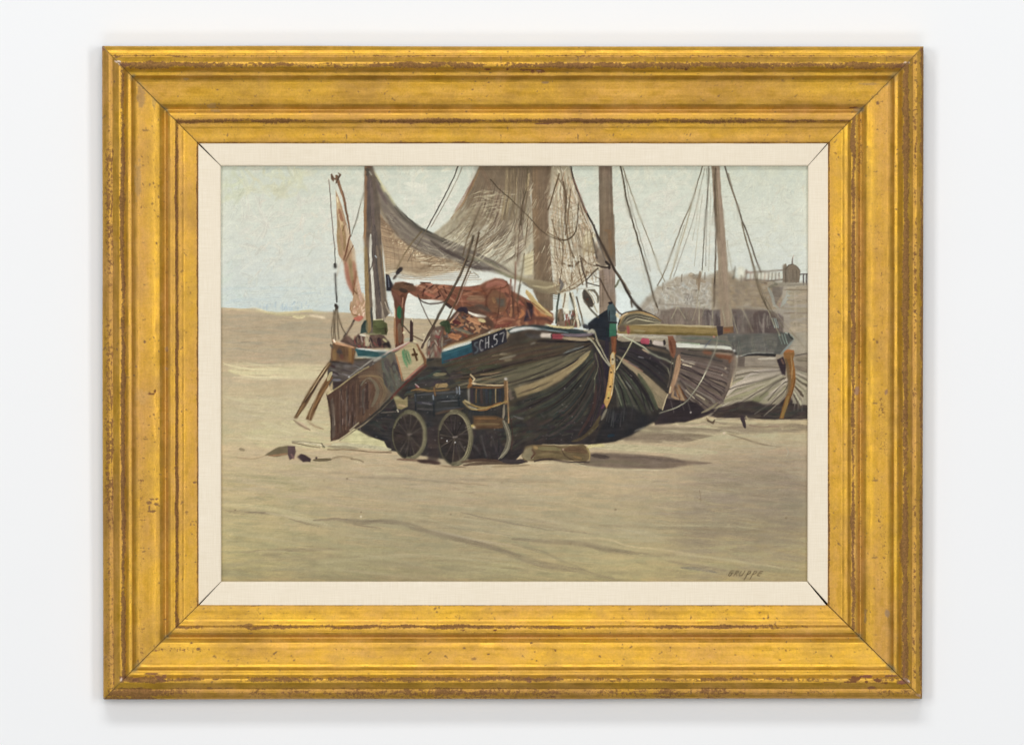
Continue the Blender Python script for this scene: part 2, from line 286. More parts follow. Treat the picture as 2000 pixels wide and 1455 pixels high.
poly([(1150, 884), (1180, 884), (1240, 887), (1300, 892), (1340, 899), (1390, 904), (1345, 908), (1300, 915), (1260, 915), (1200, 914), (1160, 911), (1120, 905), (1150, 900)], (118, 103, 89), .95, 3, True, .05)
stroke([(1155, 889), (1180, 892), (1190, 894)], 8, (84, 72, 66), .9); stroke([(1190, 890), (1250, 894), (1340, 902)], 6, (106, 92, 82), .7, dry=.3)
stroke([(1130, 905), (1200, 902), (1260, 908)], 7, (122, 112, 90), .6, dry=.3); stroke([(1110, 901), (1150, 911), (1220, 917), (1300, 918)], 2.6, (200, 188, 150), .8)
stroke([(1000, 906), (1040, 904), (1100, 904), (1140, 904)], 3, (206, 190, 148), .7)
# ================================================================ far buildings and dunes on the right
sid('painted_building')
hz2 = [(1240, 612), (1256, 590), (1275, 570), (1300, 552), (1318, 543), (1345, 536), (1362, 541), (1380, 540), (1395, 534), (1420, 533), (1440, 546), (1458, 545), (1500, 548), (1582, 552), (1590, 700), (1240, 700)]
poly(hz2, grad([(535, (170, 160, 142)), (600, (160, 151, 136)), (700, (138, 127, 114))]), 1, 7, False, .02)
dabs([(1250, 612), (1300, 556), (1370, 544), (1395, 560), (1390, 620), (1260, 640)], 150, (8, 26), (3, 6), lambda x, y: rnd.choice([20, 60, 95, 150]), [(178, 170, 154), (166, 157, 142), (184, 177, 160), (158, 150, 138), (190, 184, 168), (172, 168, 160)], .55, .02, .4, 15)
dabs([(1262, 585), (1290, 562), (1318, 548), (1330, 562), (1290, 590)], 40, (6, 16), (1.5, 3), 60, [(200, 196, 178), (206, 203, 188), (186, 178, 160)], .6, .02, .4, 20)
stroke([(1345, 538), (1362, 545), (1378, 552)], 7, (158, 140, 116), .8, dry=.3); stroke([(1316, 560), (1330, 565), (1336, 570)], 3, (140, 130, 116), .8)
stroke([(1342, 574), (1342, 594)], 11, (124, 117, 110), .8, .2); stroke([(1350, 574), (1350, 594)], 7, (146, 140, 130), .7)
stroke([(1290, 582), (1286, 596)], 4, (130, 122, 110), .7); stroke([(1330, 556), (1350, 566)], 5, (174, 180, 174), .6)
stroke([(1362, 566), (1370, 600), (1374, 620)], 8, (180, 175, 160), .6, dry=.3); stroke([(1285, 600), (1310, 594), (1340, 600)], 4, (170, 162, 148), .6)
stroke([(1366, 538), (1363, 545), (1362, 560), (1365, 568)], (7, 4), (136, 118, 94), .75)
# central mass behind the far mast
poly([(1390, 545), (1396, 534), (1424, 532), (1440, 547), (1458, 546), (1500, 550), (1522, 556), (1530, 600), (1500, 606), (1390, 606)], (147, 131, 108), .85, 3)
dabs([(1392, 548), (1440, 550), (1500, 552), (1510, 600), (1392, 604)], 110, (8, 26), (3, 6), lambda x, y: rnd.choice([0, 80, 45]), [(150, 134, 110), (140, 125, 106), (158, 141, 114), (146, 128, 100), (134, 122, 108), (152, 140, 122)], .55, .03, .35, 15)
dabs([(1380, 560), (1392, 560), (1400, 606), (1380, 606)], 18, (8, 20), (3, 5), 100, [(184, 176, 158), (160, 146, 122)], .55, .02, .4, 15)
stroke([(1432, 546), (1434, 530), (1436, 520)], (5, 3), (112, 106, 92), .9)
stroke([(1452, 548), (1456, 535), (1458, 526)], (9, 4), (124, 112, 100), .95)
poly([(1440, 540), (1441, 521), (1453, 522), (1455, 540), (1450, 545), (1443, 546)], (214, 210, 190), .7, 3, True)
dabs([(1256, 598), (1300, 556), (1345, 545), (1390, 556), (1390, 602), (1262, 606)], 160, (5, 20), (1.4, 3.4), lambda x, y: rnd.choice([30, 65, 95, 120]), [(192, 186, 170), (170, 162, 148), (200, 196, 182), (154, 146, 132), (182, 184, 176)], .6, .02, .3, 12, soft=6)
for x, y in ((1318, 548), (1345, 540), (1396, 536), (1282, 566)): stroke([(x, y), (x+4, y-5), (x+12, y-3)], 5, (160, 146, 124), .7)
# parapet
line([(1458, 533), (1475, 531), (1500, 530), (1528, 528)], 2.6, (122, 108, 94), .95); line([(1458, 530), (1470, 533)], 2.2, (150, 118, 106), .8)
line([(1456, 548), (1475, 546), (1500, 549), (1528, 546)], 2.8, (106, 94, 82), .9)
poly([(1464, 534), (1527, 532), (1526, 545), (1464, 545)], (204, 200, 180), .55, 1.5)
for i, x in enumerate(range(1465, 1528, 7)):
    line([(x+1, 533), (x, 547)], 2.0, rnd.choice([(134, 116, 104), (150, 126, 112), (118, 106, 92)]), .9)
    splat(x+3.5, 538+rnd.uniform(-1, 1), 2.4, (220, 212, 190), .8)
poly([(1528, 552), (1529, 518), (1535, 515), (1537, 521), (1540, 518), (1546, 516), (1554, 518), (1560, 525), (1563, 530), (1561, 552)], (124, 112, 96), 1, 1.2)
for x in (1534, 1541, 1548, 1555): line([(x, 528), (x, 552)], 2.4, rnd.choice([(112, 100, 86), (138, 124, 104)]), .7)
line([(1534, 526), (1540, 519), (1547, 516), (1555, 520), (1562, 528)], 1.6, (98, 86, 72), .9)
line([(1547, 516), (1547, 508), (1548, 503)], (3.2, 1.6), (108, 98, 88), .95); line([(1548, 505), (1550, 499)], 1.4, (190, 166, 150), .7)
line([(1562, 536), (1582, 535)], 2.4, (92, 84, 80), .9)
for x in (1569, 1575): line([(x, 536), (x, 556)], 3, (88, 80, 78), .85)
stroke([(1500, 556), (1540, 556), (1585, 557)], 7, (140, 132, 116), .8, .1, .2); stroke([(1506, 549), (1516, 556), (1500, 562)], 6, (108, 104, 88), .7)
stroke([(1480, 550), (1498, 554)], 4, (120, 104, 88), .8)
poly([(1508, 560), (1530, 560), (1527, 575), (1514, 598), (1506, 590)], (112, 103, 94), .75, 3)
stroke([(1500, 562), (1508, 580), (1512, 596), (1520, 602)], 6, (158, 158, 146), .85, dry=.2); stroke([(1538, 562), (1540, 575), (1534, 586), (1524, 600)], 8, (160, 166, 158), .75, dry=.3)
stroke([(1524, 590), (1522, 600)], 5, (160, 140, 128), .7)
dabs([(1536, 558), (1585, 560), (1585, 660), (1540, 660), (1545, 600), (1536, 590)], 70, (14, 36), (4, 7), 0, [(168, 155, 132), (158, 146, 124), (150, 138, 116), (176, 162, 138)], .7, .02, .3, 4)
stroke([(1530, 566), (1560, 566), (1585, 566)], 3, (132, 118, 96), .7); stroke([(1530, 612), (1560, 611), (1585, 612)], 3, (128, 114, 96), .7); stroke([(1525, 603), (1560, 602), (1585, 603)], 3, (146, 136, 112), .6)
stroke([(1552, 570), (1556, 640)], 5, (176, 163, 144), .5, dry=.4)
for x, y, w_, h_ in ((1262, 584, 10, 9), (1280, 570, 12, 10), (1302, 556, 9, 12), (1322, 546, 12, 8), (1352, 541, 14, 9), (1384, 541, 10, 8), (1400, 533, 12, 8), (1424, 536, 10, 12), (1442, 547, 9, 8), (1476, 551, 16, 6), (1500, 552, 12, 6)):
    stroke([(x, y), (x+w_, y+rnd.uniform(-3, 2))], h_, rnd.choice([(160, 149, 130), (148, 137, 118), (172, 163, 146), (140, 130, 114)]), .75, .1, .25)
for x, y in ((1294, 556), (1331, 540), (1376, 536), (1412, 530), (1447, 542)): line([(x, y+10), (x+.6, y-3)], 2.6, (130, 119, 103), .8)
for _ in range(70):
    x = rnd.uniform(1300, 1520); y = rnd.uniform(556, 602); stroke([(x, y), (x+rnd.uniform(4, 14), y+rnd.uniform(-1, 1))], rnd.uniform(2, 5), rnd.choice([(126, 116, 102), (176, 168, 152), (142, 130, 112), (158, 146, 124), (118, 108, 98)]), .45, dry=.3)
# dark shed
poly([(1290, 606), (1330, 600), (1385, 603), (1388, 640), (1288, 645)], (116, 103, 92), .85, 4, False, .04)
dabs([(1280, 605), (1372, 602), (1380, 640), (1270, 640)], 60, (8, 26), (3, 6), 85, [(122, 107, 94), (132, 118, 104), (112, 98, 88), (138, 126, 112)], .55, .03, .35, 12)
stroke([(1285, 594), (1320, 596), (1360, 598)], 3, (146, 136, 122), .7)
poly([(1432, 604), (1460, 604), (1505, 606), (1530, 618), (1530, 655), (1370, 655), (1372, 606)], (108, 97, 90), .95, 2.5)
dabs([(1372, 606), (1528, 612), (1528, 652), (1372, 652)], 90, (10, 30), (3, 7), 88, [(110, 98, 90), (96, 84, 78), (118, 107, 98), (102, 94, 92), (126, 116, 104)], .6, .03, .3, 7)
poly([(1466, 622), (1474, 610), (1492, 607), (1508, 612), (1520, 626), (1518, 652), (1466, 652)], (88, 76, 72), .85, 3, True)
for x, y0 in ((1436, 614), (1398, 614), (1404, 618), (1384, 606), (1412, 612)): stroke([(x, y0), (x-1, 640)], 8, rnd.choice([(86, 76, 74), (98, 88, 84)]), .7, dry=.2)
stroke([(1436, 600), (1460, 600), (1490, 603), (1500, 606)], 4, (150, 142, 128), .8, dry=.2)
stroke([(1482, 628), (1490, 644), (1492, 656)], 5, (132, 122, 112), .6); stroke([(1455, 612), (1448, 650)], 6, (128, 118, 106), .6, dry=.2); stroke([(1490, 622), (1492, 652)], 5, (120, 108, 102), .7)
for _ in range(46):
    x = rnd.uniform(1376, 1526); line([(x, rnd.uniform(606, 620)), (x+rnd.uniform(-3, 6), rnd.uniform(632, 652))], rnd.uniform(1, 2.4), rnd.choice([(132, 124, 112), (76, 66, 64), (116, 106, 98), (146, 140, 126)]), .5)
# lower greyish band and the stern of the farthest hull
sid('painted_boat#far')
poly([(1330, 652), (1430, 652), (1535, 650), (1548, 658), (1552, 664), (1536, 680), (1520, 696), (1440, 697), (1430, 690), (1330, 680)], (100, 97, 90), 1, 3)
dabs([(1335, 655), (1545, 656), (1520, 694), (1440, 694), (1425, 680), (1335, 676)], 120, (8, 30), (3, 6), lambda x, y: rnd.choice([0, 85]), [(104, 103, 94), (92, 90, 84), (112, 110, 98), (96, 90, 86), (92, 94, 88), (122, 117, 106)], .6, .03, .3, 10)
poly([(1518, 646), (1535, 651), (1548, 658), (1541, 668), (1520, 692), (1512, 690), (1520, 668)], (84, 84, 79), .85, 3)
for x in (1521, 1527, 1532): line([(x, 653), (x+6, 672)], 1.6, (136, 150, 136), .8)
stroke([(1552, 663), (1540, 676), (1524, 692)], 4, (122, 128, 122), .9); line([(1534, 650), (1548, 656), (1552, 664), (1556, 663)], 2.2, (160, 168, 156), .8); line([(1540, 652), (1545, 660), (1548, 662)], 3, (52, 56, 52), .9)
poly([(1556, 650), (1582, 648), (1582, 690), (1540, 690), (1544, 676)], (160, 152, 134), .8, 3)
line([(1543, 645), (1556, 660), (1572, 680)], 1.8, (128, 118, 98), .7); line([(1552, 695), (1566, 692), (1582, 689)], 1.8, (84, 78, 68), .9)
# hull, right boat
sid('painted_boat#right')
poly([(1432, 694), (1520, 692), (1540, 696), (1582, 694), (1582, 818), (1400, 820), (1380, 812), (1400, 800), (1430, 760)], (146, 134, 116), 1, 1.5, False, .04)
sid('painted_boat#right')
stemR = (1545, 712)
loft([(1532, 722), (1490, 724), (1436, 728)], [(1536, 738), (1480, 764), (1404, 798)], 22, [(176, 164, 148), (150, 139, 120), (166, 154, 134), (132, 124, 104), (184, 172, 156), (140, 136, 108), (134, 124, 106), (156, 148, 120)], (5, 12), .8, .03, .2, trim=.08)
loft([(1536, 738), (1480, 764), (1404, 798)], [(1540, 760), (1515, 788), (1480, 812)], 20, [(176, 164, 148), (150, 139, 120), (166, 154, 134), (132, 124, 104), (184, 172, 156), (140, 136, 108), (134, 124, 106), (156, 148, 120)], (5, 12), .8, .03, .2, trim=.08)
stroke([(1452, 740), (1480, 726), (1532, 722)], 6, (180, 168, 154), .9, dry=.15); stroke([(1424, 760), (1460, 742), (1530, 725)], 8, (176, 164, 148), .9, dry=.15); stroke([(1420, 772), (1440, 752), (1490, 740)], 8, (186, 174, 158), .8, dry=.15)
stroke([(1410, 786), (1460, 768), (1520, 738), (1534, 730)], 8, (136, 130, 102), .8, dry=.15); stroke([(1412, 782), (1450, 770), (1500, 752)], 5, (150, 144, 112), .7, dry=.2)
stroke([(1468, 784), (1490, 776), (1500, 766)], 11, (118, 118, 84), .75, dry=.2); stroke([(1490, 780), (1520, 760), (1534, 740)], 6, (160, 150, 134), .8)
for p in ([(1436, 734), (1460, 728), (1500, 726), (1528, 723)], [(1418, 762), (1450, 752), (1500, 740), (1528, 731)], [(1440, 790), (1490, 760), (1530, 738)], [(1484, 776), (1510, 752), (1534, 738)], [(1500, 782), (1525, 752), (1538, 745)], [(1505, 790), (1530, 766), (1538, 752)]):
    line(p, 2.2, (84, 76, 66), .8)
for p in ([(1480, 762), (1510, 744), (1533, 731)], [(1496, 778), (1520, 756), (1536, 740)], [(1460, 764), (1500, 746), (1530, 730)]): line(p, 1.6, (196, 184, 168), .7)
poly([(1388, 812), (1402, 797), (1440, 786), (1468, 782), (1490, 789), (1520, 790), (1540, 770), (1550, 786), (1582, 788), (1582, 820), (1460, 819), (1400, 816)], (66, 57, 54), .97, 3, False, .08)
dabs([(1395, 808), (1430, 788), (1520, 794), (1582, 792), (1582, 816), (1400, 814)], 70, (12, 40), (2, 5), -6, [(74, 64, 58), (54, 48, 48), (60, 62, 56), (82, 74, 64)], .6, .04, .3, 10)
stroke([(1372, 806), (1392, 800), (1420, 784), (1450, 778)], 5, (132, 124, 100), .85, dry=.2)
line([(1474, 808), (1500, 790), (1528, 760)], 1.8, (120, 112, 100), .8); line([(1492, 812), (1515, 792), (1536, 770)], 1.6, (126, 118, 104), .8)
# right of the stem: fan
poly([(1552, 724), (1582, 728), (1582, 792), (1548, 788)], (152, 144, 124), .9, 2)
loft([(1553, 724), (1582, 736)], [(1549, 770), (1562, 800)], 12, [(178, 168, 148), (130, 122, 102), (164, 158, 132), (96, 88, 74)], (2.5, 6), .85, .05, .1)
stroke([(1552, 716), (1582, 727)], 8, (118, 106, 92), .8, dry=.2); stroke([(1555, 703), (1582, 703)], 9, (124, 114, 96), .8, dry=.2)
for x in (1553, 1560, 1568): line([(x, 782), (x-2, 802)], 1.4, (150, 142, 130), .6)
# sheer strake of right boat
poly([(1440, 699), (1515, 697), (1516, 713), (1440, 714)], (138, 128, 114), .95, 2); stroke([(1480, 701), (1516, 700)], 4, (196, 186, 166), .9); stroke([(1440, 718), (1480, 716), (1525, 718)], 3, (110, 100, 88), .7)
poly([(1441, 697), (1462, 691), (1500, 690), (1516, 692), (1514, 697), (1480, 695)], (48, 46, 46), .95, 1.2); line([(1440, 698), (1470, 690), (1510, 690)], 1.6, (150, 150, 140), .8)
poly([(1442, 696), (1455, 697), (1454, 716), (1440, 716)], (96, 86, 78), .9, 2)
poly([(1517, 703), (1530, 697), (1535, 712), (1534, 733), (1527, 732)], (52, 42, 46), .95, 2); stroke([(1526, 701), (1530, 712)], 4, (112, 88, 76), .8)
poly([(1530, 690), (1538, 683), (1550, 684), (1551, 692), (1548, 706), (1552, 722), (1553, 740), (1549, 762), (1542, 784), (1534, 800), (1530, 817), (1522, 817), (1530, 790), (1538, 766), (1540, 740), (1535, 715)], (136, 92, 44), 1, 1.5)
stroke([(1534, 700), (1540, 730), (1541, 750), (1536, 772)], 7, (104, 90, 70), .8, dry=.2); stroke([(1548, 700), (1551, 730), (1550, 752), (1544, 776)], 4, (160, 98, 34), .85); stroke([(1545, 694), (1547, 720), (1546, 740)], 2, (190, 150, 92), .7)
stroke([(1532, 688), (1540, 685), (1550, 686)], 5, (176, 104, 48), .9); stroke([(1540, 774), (1534, 795), (1526, 816)], 6, (146, 112, 52), .85); line([(1552, 740), (1548, 764), (1540, 786)], 1.6, (90, 60, 30), .8)
# anchors, ropes at its foot
line([(1384, 816), (1420, 818), (1450, 817)], 2, (190, 172, 136), .8); line([(1455, 816), (1480, 819), (1520, 820), (1582, 819)], 2, (164, 150, 122), .8)
stroke([(1380, 816), (1384, 822), (1392, 826), (1396, 820)], 4, (90, 76, 60), .9); line([(1378, 820), (1386, 815), (1394, 816)], 1.6, (186, 160, 120), .9); stroke([(1448, 812), (1452, 824), (1455, 836)], (9, 6), (62, 52, 56), .95)
line([(1457, 813), (1461, 820), (1463, 827)], 2, (200, 184, 140), .9); line([(1463, 830), (1490, 834), (1520, 832)], 1.8, (128, 104, 88), .8)
# ---- second boat (middle): fan of strakes around its pale stem
sid('painted_boat#middle')
poly([(1300, 694), (1320, 672), (1360, 676), (1425, 678), (1434, 690), (1432, 720), (1424, 760), (1412, 786), (1380, 808), (1340, 822), (1285, 828), (1290, 780)], (96, 84, 76), 1, 1.5, False, .05)
A_ = [(1324, 700), (1370, 712), (1420, 726)]; B_ = [(1318, 748), (1330, 780), (1345, 800)]
loft([(1326, 700), (1370, 706), (1428, 722)], [(1322, 738), (1360, 762), (1414, 790)], 24, [(116, 102, 94), (92, 78, 72), (126, 114, 104), (74, 62, 58), (108, 94, 84), (122, 110, 94), (92, 80, 72)], (4, 10), .8, .04, .2, trim=.08)
loft([(1322, 736), (1360, 758), (1412, 786)], [(1314, 760), (1320, 780), (1330, 800)], 16, [(116, 102, 94), (92, 78, 72), (126, 114, 104), (74, 62, 58), (108, 94, 84), (122, 110, 94), (92, 80, 72)], (4, 10), .8, .04, .2, trim=.08)
for p in ([(1330, 704), (1360, 716), (1410, 730)], [(1330, 718), (1370, 734), (1416, 758)], [(1330, 730), (1370, 756), (1406, 782)], [(1328, 744), (1350, 770), (1396, 806)], [(1326, 712), (1352, 722), (1380, 736), (1420, 748)], [(1370, 740), (1400, 762), (1410, 772)], [(1328, 756), (1344, 780), (1360, 790)]): line(p, (2.8, 1.6), (56, 47, 48), .85)
for p in ([(1330, 702), (1342, 708), (1356, 712)], [(1334, 712), (1350, 716)], [(1340, 762), (1356, 778)], [(1360, 770), (1376, 780)]): line(p, 2.2, (184, 172, 146), .8)
stroke([(1332, 706), (1358, 708)], 5, (140, 128, 116), .8)
for p in ([(1322, 750), (1330, 768), (1338, 790)], [(1322, 760), (1324, 772), (1332, 782)], [(1316, 762), (1313, 774), (1328, 780)]): stroke(p, 4.5, (170, 136, 98), .85, dry=.15)
for p in ([(1318, 756), (1328, 778)], [(1325, 752), (1340, 778)]): line(p, 1.8, (110, 66, 30), .9)
# its upper strakes and rail
stroke([(1330, 690), (1370, 694), (1430, 700)], 9, (92, 84, 74), .8, dry=.2); stroke([(1340, 682), (1380, 684), (1430, 690)], 6, (104, 98, 84), .9)
stroke([(1372, 686), (1390, 690)], 9, (134, 84, 58), .8); stroke([(1398, 694), (1430, 700), (1424, 708)], 9, (128, 78, 50), .85); stroke([(1396, 690), (1430, 692)], 4, (160, 134, 112), .8)
line([(1330, 690), (1352, 694), (1378, 698), (1410, 706)], 3, (50, 48, 48), .7)
poly([(1428, 700), (1437, 690), (1437, 716), (1424, 757), (1416, 770), (1424, 730)], (118, 104, 92), .8, 2.5)
splat(1417, 720, 4, (180, 164, 140), .8); splat(1410, 733, 4, (160, 148, 132), .7)
poly([(1288, 800), (1300, 778), (1330, 782), (1360, 786), (1376, 800), (1400, 798), (1392, 806), (1370, 816), (1340, 824), (1280, 830), (1275, 820)], (54, 46, 48), .95, 2.5, False, .07)
stroke([(1370, 806), (1390, 796), (1402, 786)], 5, (124, 114, 92), .9)
for p in ([(1326, 776), (1336, 800)], [(1342, 782), (1350, 806)], [(1310, 784), (1316, 806)]): line(p, 1.8, (86, 78, 76), .8)
splat(1349, 805, 3.4, (170, 162, 154), .9)
# stem of second boat
stroke([(1326, 694), (1322, 720), (1314, 748), (1308, 768)], 9, (164, 128, 96), .95, .1); stroke([(1330, 704), (1324, 730), (1318, 750)], 3, (186, 146, 108), .7); line([(1310, 756), (1308, 766)], 2, (190, 178, 140), .9)
line([(1320, 700), (1314, 730), (1305, 762)], 3, (84, 78, 68), .9)
# white capping rail
poly([(1320, 670), (1345, 671), (1380, 674), (1415, 676), (1427, 678), (1431, 684), (1420, 683), (1380, 680), (1322, 678)], (206, 205, 190), 1, 1.2, True, .03)
line([(1324, 668), (1350, 670), (1366, 672)], 2, (170, 190, 150), .8); line([(1345, 684), (1400, 686), (1430, 688)], 2.2, (60, 54, 48), .9); splat(1434, 685, 4, (206, 204, 196), .9); splat(1437, 690, 4, (52, 50, 48), .9); splat(1440, 695, 3, (210, 208, 200), .8)
poly([(1320, 652), (1380, 653), (1420, 655), (1424, 668), (1400, 672), (1320, 668)], (116, 110, 98), .9, 2.5); stroke([(1330, 660), (1380, 662), (1420, 668)], 4, (96, 104, 92), .7)
line([(1388, 664), (1376, 678)], 2.2, (84, 86, 92), .9); stroke([(1404, 668), (1424, 672), (1430, 678)], 3, (110, 108, 94), .8)
# ================================================================ masts and rigging behind the nets
sid('painted_mast#far')
poly([(1389, 322), (1405, 322), (1409, 380), (1415, 440), (1422, 530), (1432, 640), (1408, 640), (1404, 560), (1400, 470), (1393, 390)], grad([(1385, (112, 98, 80)), (1398, (150, 132, 112)), (1412, (146, 128, 108)), (1432, (152, 138, 116))], True), .97, 1.4, tex=.04, ang=88)
for x, c in ((1393, (98, 86, 66)), (1397, (118, 104, 82))): stroke([(x, 325), (x+5, 400), (x+9, 470)], 3, c, .75, dry=.1)
stroke([(1402, 330), (1406, 400), (1412, 480), (1418, 560), (1424, 636)], 6, (158, 138, 118), .6, dry=.2); stroke([(1404, 480), (1410, 570), (1416, 636)], 6, (146, 132, 110), .6, dry=.2)
sid('painted_rigging')
def rope(p, w=1.6, c=(92, 80, 62), a=.85): line(p, w, c, a, setid=True)
rope([(1397, 330), (1396, 400), (1398, 470), (1396, 530), (1394, 600)], 2.6, (84, 72, 60)); rope([(1394, 395), (1391, 440)], 1.6, (130, 122, 104), .7)
rope([(1384, 326), (1382, 370), (1377, 430), (1374, 480), (1371, 528)], 2, (86, 80, 68)); rope([(1380, 330), (1381, 360)], 1.4, (120, 116, 100), .6)
rope([(1372, 325), (1364, 352), (1352, 392), (1335, 432), (1316, 482), (1298, 530), (1284, 558)], 2.2, (104, 92, 74)); rope([(1350, 400), (1340, 440), (1328, 480), (1320, 510), (1308, 545)], 2.4, (158, 146, 120), .75)
rope([(1336, 440), (1322, 490), (1314, 530)], 1.4, (170, 160, 134), .7); rope([(1366, 370), (1360, 430), (1352, 470)], 1.2, (166, 158, 136), .7); rope([(1372, 380), (1364, 440), (1356, 520)], 1.2, (160, 152, 130), .7)
rope([(1388, 360), (1386, 440), (1384, 530)], 1.2, (150, 144, 122), .6); rope([(1371, 528), (1365, 560), (1360, 600), (1352, 626)], 1.4, (150, 140, 116), .7)
rope([(1415, 325), (1426, 362), (1440, 400), (1448, 428), (1458, 452), (1470, 486), (1478, 512), (1486, 532)], 2.8, (84, 74, 62), .9); rope([(1422, 340), (1432, 376), (1444, 412)], 3, (122, 110, 92), .6)
rope([(1449, 436), (1457, 470), (1467, 500), (1472, 525), (1480, 560), (1492, 590), (1504, 612)], 2.8, (96, 86, 68), .85); rope([(1456, 460), (1464, 490), (1476, 540)], 1.4, (150, 140, 116), .7)
rope([(1462, 486), (1470, 510), (1477, 534), (1486, 560), (1502, 600), (1510, 620), (1518, 645)], 1.6, (128, 118, 98), .8); rope([(1494, 583), (1510, 610), (1530, 640)], 2, (116, 106, 88), .8); rope([(1510, 604), (1530, 630), (1548, 655), (1560, 672)], 1.4, (148, 138, 116), .7)
for x in (1508, 1512, 1515): line([(x, 622), (x+5, 640)], 1.8, (168, 184, 172), .7, setid=False)
rope([(1420, 470), (1424, 500), (1430, 530)], 1.4, (150, 138, 116), .7)
# pale stays crossing the dark shed
for p in ([(1322, 600), (1316, 612), (1312, 622)], [(1324, 600), (1332, 612), (1338, 622)], [(1392, 590), (1392, 620), (1388, 650)], [(1376, 600), (1370, 618)], [(1366, 590), (1365, 636)], [(1448, 602), (1458, 620), (1470, 648)], [(1410, 598), (1416, 634)], [(1500, 606), (1510, 630), (1524, 655)], [(1425, 596), (1440, 650)]):
    line(p, 2, (158, 150, 126), .75)
rope([(1212, 325), (1217, 350), (1224, 390), (1234, 428), (1244, 462), (1256, 505), (1268, 546), (1276, 580), (1284, 600)], 3.1, (72, 62, 48), .95)
rope([(1216, 326), (1224, 352), (1236, 385), (1248, 420), (1262, 456), (1275, 490), (1286, 522), (1298, 550)], 2, (120, 108, 84), .75); rope([(1214, 340), (1220, 385), (1226, 420)], 1.2, (150, 142, 122), .6)
rope([(1276, 580), (1286, 606)], 1.8, (110, 98, 80), .8)
rope([(1244, 470), (1254, 520), (1264, 560)], 1.2, (168, 158, 134), .6)
# reed / block on stay
stroke([(1367, 530), (1366, 545), (1364, 566)], (6, 4), (136, 118, 96), .85)
# third mast
sid('painted_mast#third')
poly([(1169, 322), (1195, 322), (1197, 400), (1201, 470), (1202, 600), (1190, 640), (1170, 640), (1171, 470)], grad([(322, (112, 97, 84)), (360, (128, 114, 96)), (500, (124, 105, 82)), (528, (150, 132, 118)), (560, (142, 124, 108)), (640, (136, 120, 100))]), 1, 1.6, tex=.06, ang=90)
for x, c in ((1174, (112, 96, 78)), (1180, (138, 120, 98)), (1187, (116, 100, 84)), (1193, (104, 90, 78)), (1177, (128, 112, 92)), (1184, (120, 102, 84))):
    stroke([(x, 326), (x+1, 390), (x+2, 450), (x+4, 515)], 5, c, .5, dry=.4)
stroke([(1180, 450), (1190, 452), (1194, 500)], 8, (134, 102, 70), .5, dry=.3); stroke([(1176, 520), (1178, 560), (1176, 600)], 5, (120, 104, 86), .7)
line([(1171, 340), (1172, 440), (1172, 600)], 1.4, (96, 84, 72), .7); line([(1199, 420), (1202, 520)], 1.6, (92, 76, 62), .6)
# second mast (behind the net)
sid('painted_mast#second')
poly([(1036, 322), (1078, 322), (1074, 380), (1072, 430), (1076, 500), (1080, 550), (1080, 606), (1060, 610), (1042, 570), (1040, 450)], grad([(322, (116, 98, 78)), (400, (126, 106, 84)), (500, (118, 100, 80)), (610, (112, 98, 80))]), 1, 1.8, tex=.06, ang=90)
for x, c in ((1042, (152, 126, 92)), (1047, (136, 110, 80)), (1054, (118, 100, 80)), (1062, (128, 110, 90)), (1069, (108, 92, 74)), (1058, (124, 106, 84)), (1050, (130, 108, 84)), (1066, (116, 96, 78))):
    stroke([(x, 326), (x+1, 390), (x+3, 470), (x+6, 560)], 6, c, .5, dry=.35)
stroke([(1036, 330), (1034, 360), (1030, 390)], 4, (172, 150, 112), .6, dry=.3)
# ================================================================ nets
sid('painted_net')
def nethatch(A, B, n1, C1, D1, n2, cols, w=1.5, a=.6, holes=None, nh=0, region=None):
    loft(A, B, n1, cols, w, a, .08, .25, wob=.7, thick=.4); loft(C1, D1, n2, cols, w*.8, a*.8, .08, .3, wob=.7, thick=.4)
# centre drape: thick folded top thinning to mesh
cen = [(937, 322), (1040, 322), (1036, 380), (1040, 430), (1042, 480), (1042, 560), (1012, 545), (985, 528), (940, 510), (900, 500), (868, 484), (838, 462), (852, 452), (876, 432), (896, 408), (912, 378), (926, 346)]
clipC = pmask(cen, 3)
poly(cen, grad([(322, (112, 96, 76)), (380, (136, 120, 98)), (430, (166, 155, 130)), (480, (182, 173, 149)), (520, (188, 180, 156))]), .92, 2.2, tex=.06, ang=70)
dabs([(900, 400), (960, 395), (985, 410), (990, 450), (970, 500), (880, 480), (850, 458)], 220, (5, 18), (2, 4), lambda x, y: -55-(960-x)*.15, [(206, 198, 168), (188, 178, 148), (150, 134, 106), (214, 206, 180), (168, 154, 124)], .6, .03, .3, 15, soft=14, setid=True)
dabs([(930, 445), (965, 440), (960, 462), (930, 468)], 30, (6, 16), (3, 5), -50, [(214, 212, 190), (206, 206, 184)], .7, .02, .3, 10, soft=8)
loft([(936, 326), (916, 372), (898, 405), (870, 438), (842, 458)], [(1004, 326), (996, 390), (990, 440), (960, 490), (930, 520)], 46, [(116, 98, 76), (146, 128, 102), (128, 108, 84), (104, 90, 74), (160, 142, 112), (136, 116, 96)], 2.2, .6, .06, .35, wob=1.2, trim=.5)
loft([(960, 326), (950, 380), (930, 430), (880, 476)], [(1036, 326), (1030, 400), (1010, 470), (970, 520)], 40, [(110, 96, 78), (98, 84, 70), (140, 124, 100), (152, 136, 112), (120, 104, 84)], 2.4, .6, .06, .35, wob=1.2, trim=.5)
poly([(937, 322), (1040, 322), (1030, 360), (1000, 372), (960, 370), (915, 400), (926, 346)], (112, 96, 78), .6, 16, tex=.06, ang=60)
stroke([(925, 352), (908, 382), (888, 414)], 5, (138, 96, 76), .6, dry=.3); stroke([(938, 328), (920, 368), (902, 400), (880, 428)], 3, (150, 118, 82), .8, dry=.15)
stroke([(936, 324), (950, 350), (960, 380)], 8, (122, 100, 80), .5, dry=.4)
